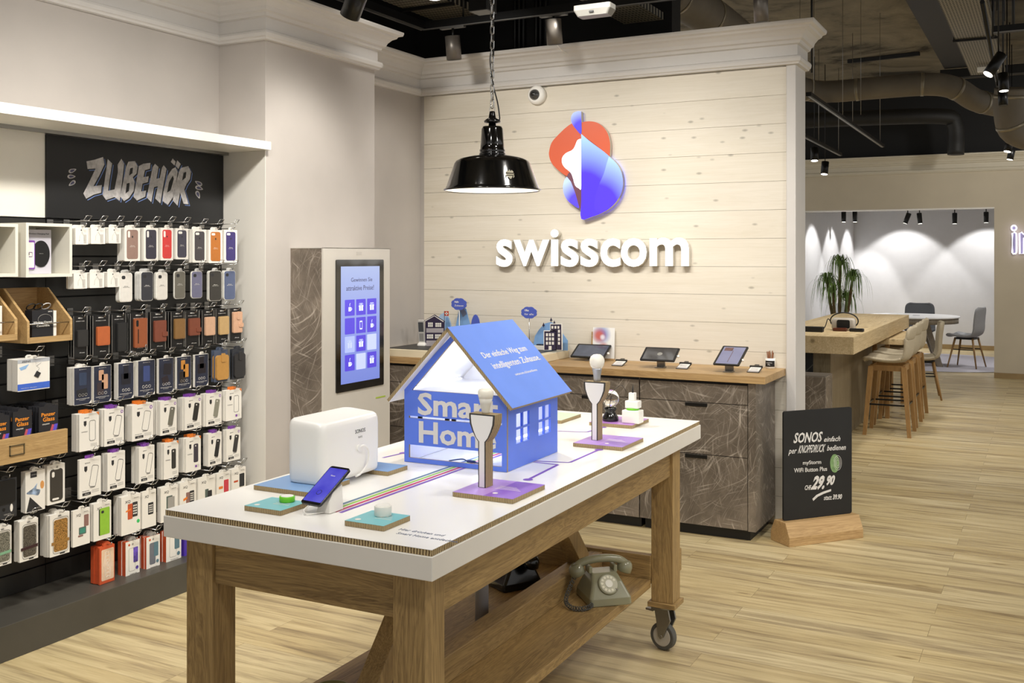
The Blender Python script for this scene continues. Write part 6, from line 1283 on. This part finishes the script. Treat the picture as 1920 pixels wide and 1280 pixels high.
for i in range(3):
    a = i*2*PI/3+.25
    for s in (-1, 1):
        T_ = Matrix.Rotation(a, 4, 'Z'); g = G(); g.T = T_; g.loft([[(.12+s*.0, -.03+s*.22, zt_r-.10), (.20, -.03+s*.22, zt_r-.10), (.20, .03+s*.22, zt_r-.10), (.12, .03+s*.22, zt_r-.10)], [(.33, -.03+s*.05, 0), (.41, -.03+s*.05, 0), (.41, .03+s*.05, 0), (.33, .03+s*.05, 0)]], sm=False); g.build('leg', WGR, rt_)
r = G().lathe([(1.40, 0), (1.41, .004), (1.40, .011), (.01, .011)], 96).build('round_rug', mat('rug grey', '#c9c6d0', .98, var=.04, scale=90, bmp=.3)); r.location = (-1.55, 16.85, .0005); tag(r, 'round pale grey rug under the meeting table', 'rug')
p = onZ(*q6(942, 819), zt_r+.012); o = G().lathe([(.05, 0), (.05, .004)], 24).build('cable_port', mat('port grey', '#a9a9ad', .5)); o.location = (TCX+.05, TCY+.05, zt_r+.0125); tag(o, 'small flat grey disc on the round white table', 'disc')
chair('grey dining chair on the right of the round table', (-1.08, 16.2, .0125), -PI/2-.25, FABG)
chair('dark grey dining chair facing the camera behind the round table', (-1.80, 17.0, .0125), 0.1, FABD)
chair('grey dining chair mostly hidden left of the round table', (-2.75, 16.6, .0125), PI/2-.2, FABG)
# palm
pc2 = onT(*q6(355, 600), 13.0); pl_ = thing('potted_palm', 'drooping green palm in a pot behind the bar table', 'plant', (pc2.x, pc2.y, 0))
G().lathe([(.13, 0), (.16, .3), (.17, .40), (.155, .40), (.14, .36), (.01, .36)], 32, cap=False).build('pot', mat('pot dark', '#4a4640', .6), pl_)
rnd = random.Random(11); TRK = mat('palm trunk', '#6b5a3c', .9, var=.2, scale=20, bmp=.4)
crowns = []
for i, (tx, ty, tz) in enumerate(((0, 0, 1.52), (-.16, .05, 1.30), (.16, -.03, 1.34), (-.07, -.08, 1.18), (.07, .08, 1.08))):
    pts = smooth_poly([(tx*.1, ty*.1, .3), (tx*.3, ty*.3, .62), (tx*.8, ty*.8, tz*.8), (tx, ty, tz)], 4, False); L_ = len(pts); G().tube(pts, [.028*(1-.55*k_/L_) for k_ in range(L_)], 8).build('trunk', TRK, pl_); crowns.append((tx, ty, tz))
ML = mat('palm leaf', '#7a9a50', .5, var=.25, scale=14); 
for ci, (tx, ty, tz) in enumerate(crowns):
    g = G()
    for i in range(70 if ci < 3 else 45):
        a = rnd.random()*2*PI; up = rnd.uniform(.1, 1.0)**.7; ln = rnd.uniform(.34, .54); rch = ln*rnd.uniform(.25, .62)*(1.1-up*.6); dx_, dy_ = math.cos(a), math.sin(a); px_, py_ = -dy_, dx_
        pts = []; n_ = 7; top = .05+.14*up
        for k_ in range(n_+1):
            t_ = k_/n_; rr_ = rch*(1-(1-t_)**2); z_ = tz-.05+top*math.sin(min(1, t_*2.2)*PI/2)-ln*max(0, t_-.3)**1.6*1.25; wd2 = .006*(1-t_)**.6+.0006; pts.append(((tx+dx_*rr_, ty+dy_*rr_, z_), wd2))
        vs_ = [];
        for (c_, w2_) in pts: vs_ += [(c_[0]-px_*w2_, c_[1]-py_*w2_, c_[2]), (c_[0]+px_*w2_, c_[1]+py_*w2_, c_[2]+.001)]
        g.add(vs_, [(2*k_, 2*k_+1, 2*k_+3, 2*k_+2) for k_ in range(n_)], 0, True)
    g.build('leaf_crown', ML, pl_)
# black cupboard behind the bar table
o = onT(1496, 585, 14.2); r = thing('cupboard', 'dark cupboard edge visible between timber wall and palm', 'cupboard', (o.x-.45, o.y, 0)); G().box(-.5, .5, -.2, .2, 0, o.z+.18).build('body', mat('cupboard dark', '#2a2a2c', .5), r); G().box(-.5, .5, -.206, -.2, 0, o.z+.03).build('door', mat('cupboard grey', '#5a5d60', .5), r)
# things on the bar table
def at(px, py): return onZ(*q6(px, py), HZT)
p = at(110, 905); r = thing('laptop', 'closed silver laptop on the bar table', 'laptop', (p.x-.12, p.y+.16, HZT+.0006)); G().box(-.17, .17, -.12, .12, 0, .016).build('laptop_body', mat('alu', '#b0aca4', .35, .7, var=0), r, bevel=.003); G().box(-.165, .165, -.115, .115, .0165, .022).build('lid', mat('alu', '#b0aca4'), r, bevel=.002)
p = at(150, 912); r = thing('adapter_box', 'small black box in front of the laptop', 'box', (p.x, p.y+.04, HZT+.0006)); G().box(-.10, .10, -.035, .035, 0, .045).build('box_body', BLACK, r, bevel=.003)
p = at(370, 905); r = thing('headset', 'black and white headset with strap standing on the bar table', 'headset', (p.x, p.y+.10, HZT+.0006))
g = G(); g.loft([[(x, y, z) for x, y in rrect(-.10*s_, .10*s_, -.05*s_, .05*s_, .02, 4)] for z, s_ in ((0, .9), (.02, 1), (.09, 1), (.11, .85))]); g.build('visor', mat('headset pale', '#b9b0a2', .5), r)
g = G(); g.prism(rrect(-.05, .06, .02, .095, .015), .05, .06, 0, frY()); g.build('front_plate', BLACK, r)
g = G(); g.tube([(.0+.12*math.cos(q_), .02, .083+.073*math.sin(q_)) for q_ in [j*PI/12 for j in range(24)]], .006, 6, closed=True); g.build('strap', BLACK, r)
g = G(); g.tube(smooth_poly([(-.10, 0, .05), (-.13, -.03, .10), (-.15, -.04, .04), (-.17, -.06, .006), (-.2, -.05, .006)], 6, False), .004); g.build('cable', BLACK, r)
for dx2, lab, c in ((-.01, 'dark brown case lying in front of the headset', '#5a2c1c'), (.13, 'black controller lying right of the headset front', '#1a1a1a')):
    r = G().box(-.06, .06, -.03, .03, 0, .028).build('small_case', mat('case '+c, c, .3), None, bevel=.008); r.location = (p.x+dx2, p.y-.02, HZT+.0006); tag(r, lab, 'case')
# neon lettering on the far wall
NE = mat('neon white', '#ffffff', .3, emis=2.2, var=0, ecol='#e2dcff'); o = onY(1905, 450, YF); r = thing('neon_lettering', 'white neon outline lettering on the far right wall', 'sign', (o.x, YF-.001, o.z))
def nq(cx, cy): p_ = onY(*q6(cx, cy), YF-.05); return (p_.x-o.x, -.05, p_.z-o.z)
BK = mat('letter back', '#8a8599', .6, var=0)
def outl(pts, nm):
    P_ = [nq(*p_) for p_ in pts]; G().tube(P_, .009, 8, closed=True).build(nm, NE, r); 
    g = G(); g.prism([(a, c) for a, _, c in P_], .0, .03, 0, frY()); g.build('letter_back', BK, r)
outl([(1574+9*0, 215), (1590, 208), (1602, 218), (1604, 345), (1598, 358), (1580, 360), (1573, 350)], 'letter')
outl([(1585+18*math.cos(q_), 178+18*math.sin(q_)) for q_ in [j*PI/8 for j in range(16)]], 'letter_dot')
outl([(1624, 215), (1640, 208), (1652, 222), (1690, 205), (1720, 225), (1722, 358), (1690, 360), (1688, 240), (1655, 250), (1654, 358), (1626, 360)], 'letter')
# ================================================================ CEILING SERVICES
DUCT = mat('duct insulation', '#6f675a', .7, .1, var=.12, scale=3, bmp=.3); DARKM = mat('dark metal', '#1c1b19', .5, .3, var=.05)
def at_z(px, py, z): return onZ(px, py, z)
def beam(name, label, cat, a, b, w, h, m, grp=None):
    a, b = Vector(a), Vector(b); d = b-a; L = d.length; r = G(); ang_ = math.atan2(d.y, d.x); r.box(0, L, -w/2, w/2, 0, h); o = r.build(name, m); o.location = a; o.rotation_euler = (0, -math.asin(d.z/L), ang_); return tag(o, label, cat, grp)
# main track in front of the cornice
tz = 3.1; cn = onZ(795, 56, tz); TZX, TZY = cn.x, cn.y
tr = thing('lighting_track', 'black L shaped lighting track above the corner cornice', 'track', (TZX, TZY, tz))
G().box(-.02, .02, -4.2, 0, 0, .05).build('side_rail', BLACKM, tr); G().box(-.02, 4.2, -.02, .02, 0, .05).build('main_rail', BLACKM, tr)
G().box(-.021, -.019+.002, -4.2, 0, -.004, 0).build('rail_edge', STEEL, tr); G().box(-.02, 4.2, -.022, -.018, -.004, 0).build('rail_edge', STEEL, tr)
for x in (.3, 1.8, 3.4): G().tube([(x, 0, .05), (x, 0, .9)], .006, 6).build('hanger', BLACKM, tr)
def trackspot(loc, to, label, r_=.042, L=.16, body=None, glow=True, drop=.05, mnt=True):
    r = thing('track_spotlight', label, 'spotlight', loc, 0, None); d = (Vector(to)-Vector(loc)).normalized(); q_ = d.to_track_quat('-Z', 'Y').to_matrix().to_4x4()
    g = G(); g.T = Matrix.Translation((0, 0, -drop-.02)) @ q_; g.lathe([(r_*.95, -L*.75), (r_, -L*.75), (r_, L*.24), (r_*.85, L*.25)], 28); g.build('lamp_body', body or BLACKM, r)
    g = G(); g.T = Matrix.Translation((0, 0, -drop-.02)) @ q_; g.lathe([(r_*.86, -L*.755-.001), (r_*.86, -L*.755)], 28); g.build('lens', mat('lamp lens', '#fff6e8', .3, emis=6, var=0) if glow else BLACK, r)
    if mnt: G().box(-.09, .09, -.016, .016, -.014, -.001).build('adapter', STEEL if body else BLACKM, r); G().tube([(0, 0, -.01), (0, 0, -drop)], .008).build('stem', BLACKM, r)
    return r
BRZ = mat('bronze grey', '#6b655e', .4, .5, var=.02)
p = onT(849, 62, -TZX*0+((TZY)/rd(849)[1])); trackspot((p.x, TZY, tz), (p.x-.05, 8.5, -14), 'grey cylinder spotlight on the track left of the pendant chain', .049, .155, BRZ, False, .08)
p = onT(1038, 40, TZY/rd(1038)[1]); sp_ = trackspot((p.x, TZY, tz), (p.x-.05, 8.5, -14), 'grey cylinder spotlight on the track right of the pendant chain', .049, .155, BRZ, False, .05)
G().tube(smooth_poly([(-.04, 0, -.06), (-.07, .10, -.10), (-.085, .30, -.16), (-.09, .62, -.20), (-.09, .66, -.5)], 5, False), .003).build('cable', WHITE, sp_)
p = onT(663, 0, 3.6); trackspot((p.x+.03, p.y, p.z+.06), (p.x-.9, p.y+.35, p.z-1.2), 'black glowing spotlight over the pillar cornice', .036, .15, None, True, .0)
p = onT(815, -14, 4.6); trackspot((p.x, p.y, p.z+.10), (p.x+.1, p.y-.2, p.z-1), 'black glowing spotlight cut by the top edge near the chain', .045, .14, None, True, .0)
p = onT(1426, 8, 5.4); trackspot((p.x, p.y, p.z+.15), (p.x+.02, p.y+.4, p.z-3), 'dark cylinder spotlight hanging above the cornice', .038, .16, BRZ, False, .1)
# white motion box
p = onT(1115, 18, 5.2); r = thing('emergency_unit', 'white sensor unit on the black ceiling track', 'sensor', (p.x, p.y, p.z)); g = G(); g.loft([[(x, y, z) for x, y in rrect(-.10*s_, .10*s_, -.045*s_, .045*s_, .012, 3)] for z, s_ in ((-.035, .82), (-.005, 1), (.02, 1))], sm=False); g.build('housing', mat('unit grey white', '#86847e', .5, var=0), r); G().box(-.012, .012, -.046, -.04, -.022, -.014).build('sensor_window', BLACK, r)
# perforated cable trays
def perf(name='perforated steel'):
    if name in MC: return MC[name]
    m, nt, b = base(name); v = N(nt, 'ShaderNodeTexVoronoi', i_Scale=1.0, i_Randomness=0.0); nt.links.new(coords(nt, (18, 42, 1)), v.inputs['Vector'])
    c = ramp(nt, v.outputs['Distance'], [(.28, lin('#0c0b0a')), (.34, lin('#8d8778'))]); nt.links.new(c, b.inputs['Base Color']); b.inputs['Roughness'].default_value = .5; MC[name] = m; return m
def tray(a, b, w, label, side=.05):
    a, b = Vector(a), Vector(b); d = b-a; L = d.length; r = thing('cable_tray', label, 'cable tray', tuple(a), math.atan2(d.y, d.x), 'perforated cable trays')
    g = G(); g.box(0, L, -w/2, w/2, 0, .003); g.build('tray_bottom', perf(), r)
    for s_ in (-1, 1): G().box(0, L, s_*w/2-.002, s_*w/2+.002, 0, side).build('tray_side', perf(), r)
    for k_ in range(3): x = L*(.25+.25*k_); G().box(x-.015, x+.015, -w/2-.02, w/2+.02, -.022, -.002).build('bracket', DARKM, r); G().tube([(x, w/2+.012, -.01), (x, w/2+.012, 3.99-a.z)], .005, 6).build('threaded_rod', DARKM, r)
    return r
a = onZ(775, 0, 3.3); b = onZ(880, 32, 3.3); tray((a.x, a.y-1.2, 3.3), (a.x, TZY+.6, 3.3), .38, 'perforated steel cable tray above the corner')
a = onZ(1190, 28, 3.2); tray((a.x-.02, a.y-2.6, 3.2), (a.x-.02, 6.6, 3.2), .28, 'perforated cable tray disappearing behind the cornice')
a = onZ(1808, 10, 3.6); b = onZ(1828, 138, 3.6); tray((a.x, 4.0, 3.6), (a.x+.0, b.y+.1, 3.6), .34, 'wide cable tray on the upper right with a white junction box')
r = G().box(-.10, .10, -.03, .03, -.05, .0).build('junction_box', WHITE, None, bevel=.004); p = onZ(1828, 128, 3.57); r.location = (a.x+.03, p.y, 3.575); tag(r, 'small white box hanging under the right cable tray', 'box')
# rail along, black conduit wall
for i, (px, Y_) in enumerate(((960, 6.55), (968, 6.55), (976, 6.55), (1000, 6.55), (1008, 6.55), (1018, 6.55))):
    p = onY(px, 60, Y_); o = G().tube([(0, 0, -.5), (0, 0, .6)], .013, 8).build('conduit_pipe', BLACK); o.location = (p.x, Y_+.045, 3.3); tag(o, f'{["first", "second", "third", "fourth", "fifth", "sixth"][i]} black conduit from the left on the dark wall above the cornice', 'pipe', 'black conduits on the dark wall')
r = thing('ceiling_beam', 'dark steel channel running across above the pendant chain', 'beam', (-3.4, 5.0, 3.42)); G().box(-.3, 4.0, -.05, .05, 0, .12).build('channel', DARKM, r)
p0_ = onT(905, 12, 4.9); r = thing('junction_housing', 'black square housing beside the pendant chain top', 'box', (p0_.x, p0_.y, p0_.z-.02)); G().box(-.05, .05, -.05, .05, -.01, .16).build('housing', BLACKM, r, bevel=.004)
# round ducts
def duct(pts, rad, label, bands=True, name='air_duct'):
    r = thing(name, label, 'duct', tuple(pts[0]), 0, None); o_ = Vector(pts[0]); P_ = [tuple(Vector(p_)-o_) for p_ in pts]; n_ = 6
    P_ = smooth_poly(P_, n_, False); G().tube(P_, rad, 28, 0).build('duct_body', DUCT, r)
    if bands:
        for k_ in range(2, len(P_)-2, 7):
            a_, b_ = Vector(P_[k_]), Vector(P_[k_+1]); d_ = (b_-a_).normalized(); G().tube([tuple(a_), tuple(a_+d_*.03)], rad*1.035, 28).build('joint_band', mat('foil tape', '#8d8470', .35, .4, var=.1), r)
    return r
T_d = lambda px, py, t: tuple(onT(px, py, t))
duct([T_d(1250, -20, 7.6), T_d(1300, 12, 8.0), T_d(1350, 45, 8.4), T_d(1400, 85, 8.9)], .155, 'wrapped round duct above the timber wall cornice')
duct([T_d(1470, 120, 9.6), T_d(1492, 158, 9.8), T_d(1540, 172, 9.9), T_d(1640, 165, 9.7), T_d(1740, 158, 9.5), T_d(1790, 165, 9.5), T_d(1830, 188, 9.6), T_d(1880, 200, 9.8)], .105, 'long wrapped duct under the concrete ceiling with an elbow')
duct([T_d(1895, 165, 9.0), T_d(1893, 210, 9.05), T_d(1905, 245, 9.1), T_d(1960, 262, 9.1)], .13, 'foil wrapped duct elbow at the right edge')
BD = mat('black duct', '#1d1c1a', .6, var=.1)
def pduct(pts, rad, label):
    P_ = smooth_poly([tuple(p_) for p_ in pts], 5, False); o_ = G().tube(P_, rad, 20).build('air_duct', BD); return tag(o_, label, 'duct')
pduct([T_d(1480, 228, 13.5), T_d(1600, 222, 13.3), T_d(1760, 218, 13.1), T_d(1790, 232, 13.1), T_d(1792, 290, 13.1)], .10, 'black painted duct in front of the dark upper wall')
# dark ceiling beams, upper right
a = onZ(1700, 0, 3.82); b = onZ(1762, 127, 3.82)
r = thing('ceiling_beam', 'dark deep beam on the concrete ceiling near the cable tray', 'beam', (a.x+.22, (5+b.y)/2, 3.8)); l_ = (b.y-5)/2; G().box(-.22, .30, -l_, l_, 0, .195).build('beam_body', DARKM, r)
r = thing('ceiling_beam', 'dark crosswise beam behind the right cable tray', 'beam', (b.x+.8, b.y+.1, 3.70)); G().box(-.8, 1.6, -.06, .06, 0, .10).build('beam_body', DARKM, r)
a = onZ(1590, 118, 3.96); b = onZ(1724, 103, 3.96); beam('ceiling_slot_rail', 'thin black rail fixed flat on the concrete ceiling', 'rail', (a.x, a.y, 3.955), (b.x, b.y, 3.955), .05, .04, BLACK)
# hanging bar lights
def barlamp(a, b, label, n=3):
    a, b = Vector(a), Vector(b); d = b-a; L = d.length; r = thing('light_bar', label, 'light bar', tuple(a), math.atan2(d.y, d.x), 'suspended light bars'); G().box(0, L, -.022, .022, 0, .035).build('bar_body', DARKM, r); G().box(.01, L-.01, -.008, .008, -.003, .0).build('bar_edge', STEEL, r)
    for k_ in range(n): x = L*(.05+.9*k_/(n-1)); G().tube([(x, 0, .035), (x, 0, 4.0-a.z)], .0028, 6).build('suspension_wire', STEEL, r)
zb2 = 3.0; a = onZ(1516, 180, zb2+.0); b = onZ(1655, 276, zb2); barlamp(a, b, 'long thin suspended light bar right of the timber wall')
a = onZ(1484, 245, 2.9); b = onZ(1576, 292, 2.9); barlamp(a, b, 'shorter suspended light bar just above the far cornice')
o = G().tube([(0, 0, 0), (0, 0, 1.0)], .008, 6).build('hanging_pipe', BLACK); p = onT(1522, 175, 7.8); o.location = (p.x, p.y, 3.0); tag(o, 'thin black pipe dropping beside the cornice end', 'pipe')
def farspot(px, py, t, to, label, r_=.05, L=.18, gl=True):
    p = onT(px, py, t); r = trackspot(tuple(p), (p.x+to[0], p.y+to[1], p.z+to[2]), label, r_, L, None, gl, .0, False); G().tube([(0, 0, 0), (0, 0, 4.0-p.z)], .005, 6).build('suspension_rod', BLACKM, r)
    return p
for px, py, t, to, lab, r_, L in [(1872, 105, 6.2, (-.6, -.4, -1), 'upper right black spotlight tilted toward the left', .033, .15), (1881, 140, 7.3, (.05, -.1, -1), 'black spotlight directly below the tilted one', .034, .13), (1880, 172, 8.2, (.05, -.1, -1), 'unlit black spotlight third down in the right chain', .036, .12),
        (1888, 214, 9.3, (0, -.1, -1), 'black glowing spotlight fourth down in the right chain', .036, .14), (1893, 262, 10.5, (-.2, -.2, -1), 'black glowing spotlight fifth down in the right chain', .038, .14), (1897, 280, 11.6, (-.2, -.1, -1), 'lowest small black spotlight in the right chain', .036, .13),
        (1527, 280, 12.3, (.05, -.2, -1), 'black spotlight under the shorter light bar', .045, .16), (1547, 306, 12.8, (-.05, -.2, -1), 'small black spotlight in front of the far cornice', .045, .16), (1494, 266, 12, (0, -.1, -1), 'black spotlight half hidden by the timber wall end', .045, .14)]:
    p = farspot(px, py, t, to, lab, r_, L, 'unlit' not in lab)
p1 = onT(1884, 95, 6.0); p2 = onT(1905, 285, 12.2)
r = thing('lighting_track', 'black lighting track carrying the chain of spotlights at upper right', 'track', tuple(p1)); G().tube([(-.12, 0, .30), tuple(p2-p1+Vector((-.12, 0, .30)))], .014, 6).build('track_rail', BLACKM, r)
a = onT(1878, 62, 7.0); b = onT(1925, 58, 7.0); r = thing('lighting_track', 'short crosswise track with steel edge at the right photo edge', 'track', tuple(a)); G().box(-.05, 1.2, -.02, .02, 0, .05).build('rail', BLACKM, r); G().box(-.05, 1.2, -.022, -.02, 0, .008).build('rail_edge', STEEL, r)
for i, (px, py) in enumerate(((1500, 130), (1580, 35), (1614, 86), (1650, 128))):
    p = onT(px, 215, 8.6+i*.5); o = G().tube([(0, 0, 0), (0, 0, 4.0-p.z)], .0022, 5).build('suspension_wire', STEEL); o.location = p; tag(o, f'{["first", "second", "third", "fourth"][i]} thin steel wire from the left hanging from the concrete ceiling', 'wire', 'thin ceiling wires')
for i, (px, py, c) in enumerate(((1870, 20, 0), (1882, 40, 0), (1900, 60, 0), (1862, 70, 0))):
    p = onT(px, py, 7.5+i*.3); o = G().tube([(0, 0, 0), (0, 0, 4.0-p.z)], .012, 6).build('hanger_rod', BLACK); o.location = p; tag(o, f'{["first", "second", "third", "fourth"][i]} black hanger rod beside the right cable tray, near to far', 'rod', 'black hanger rods')

# ================================================================ groups for look-alikes
GR = {'cardboard_plate': 'cardboard plates on the table', 'dining_chair': 'dining chairs of the meeting area', 'ceiling_spotlight': 'spotlights in the meeting room', 'track_spotlight': 'cylinder spotlights of the shop ceiling', 'mountain_cutout': 'blue hill cutouts on the deck',
      'tablet': 'tablets on the worktop', 'card_holder': 'card holders on the worktop', 'cloud_sign': 'cloud signs over the deck', 'cordless_phone': 'phones on the deck', 'smart_button': 'round buttons on teal plates', 'cutout_lamp': 'cardboard cutout lamp stands', 'light_bulb': 'bulbs in the cutout lamps',
      'rotary_telephone': 'old telephones on the lower shelf', 'wooden_crate': 'wooden crates on the slatwall', 'cube_shelf': 'white cube shelves on the slatwall', 'white_box': 'plain white boxes in the shelves', 'coiled_cable': 'coiled cables in the crate', 'air_duct': 'round ducts under the ceiling', 'ceiling_beam': 'dark ceiling beams', 'lighting_track': 'black lighting tracks', 'small_case': 'cases beside the headset'}
for o in list(bpy.data.objects):
    if o.parent is None and 'label' in o and 'group' not in o:
        st_ = o.name.split('.')[0]
        if st_ in GR: o['group'] = GR[st_]
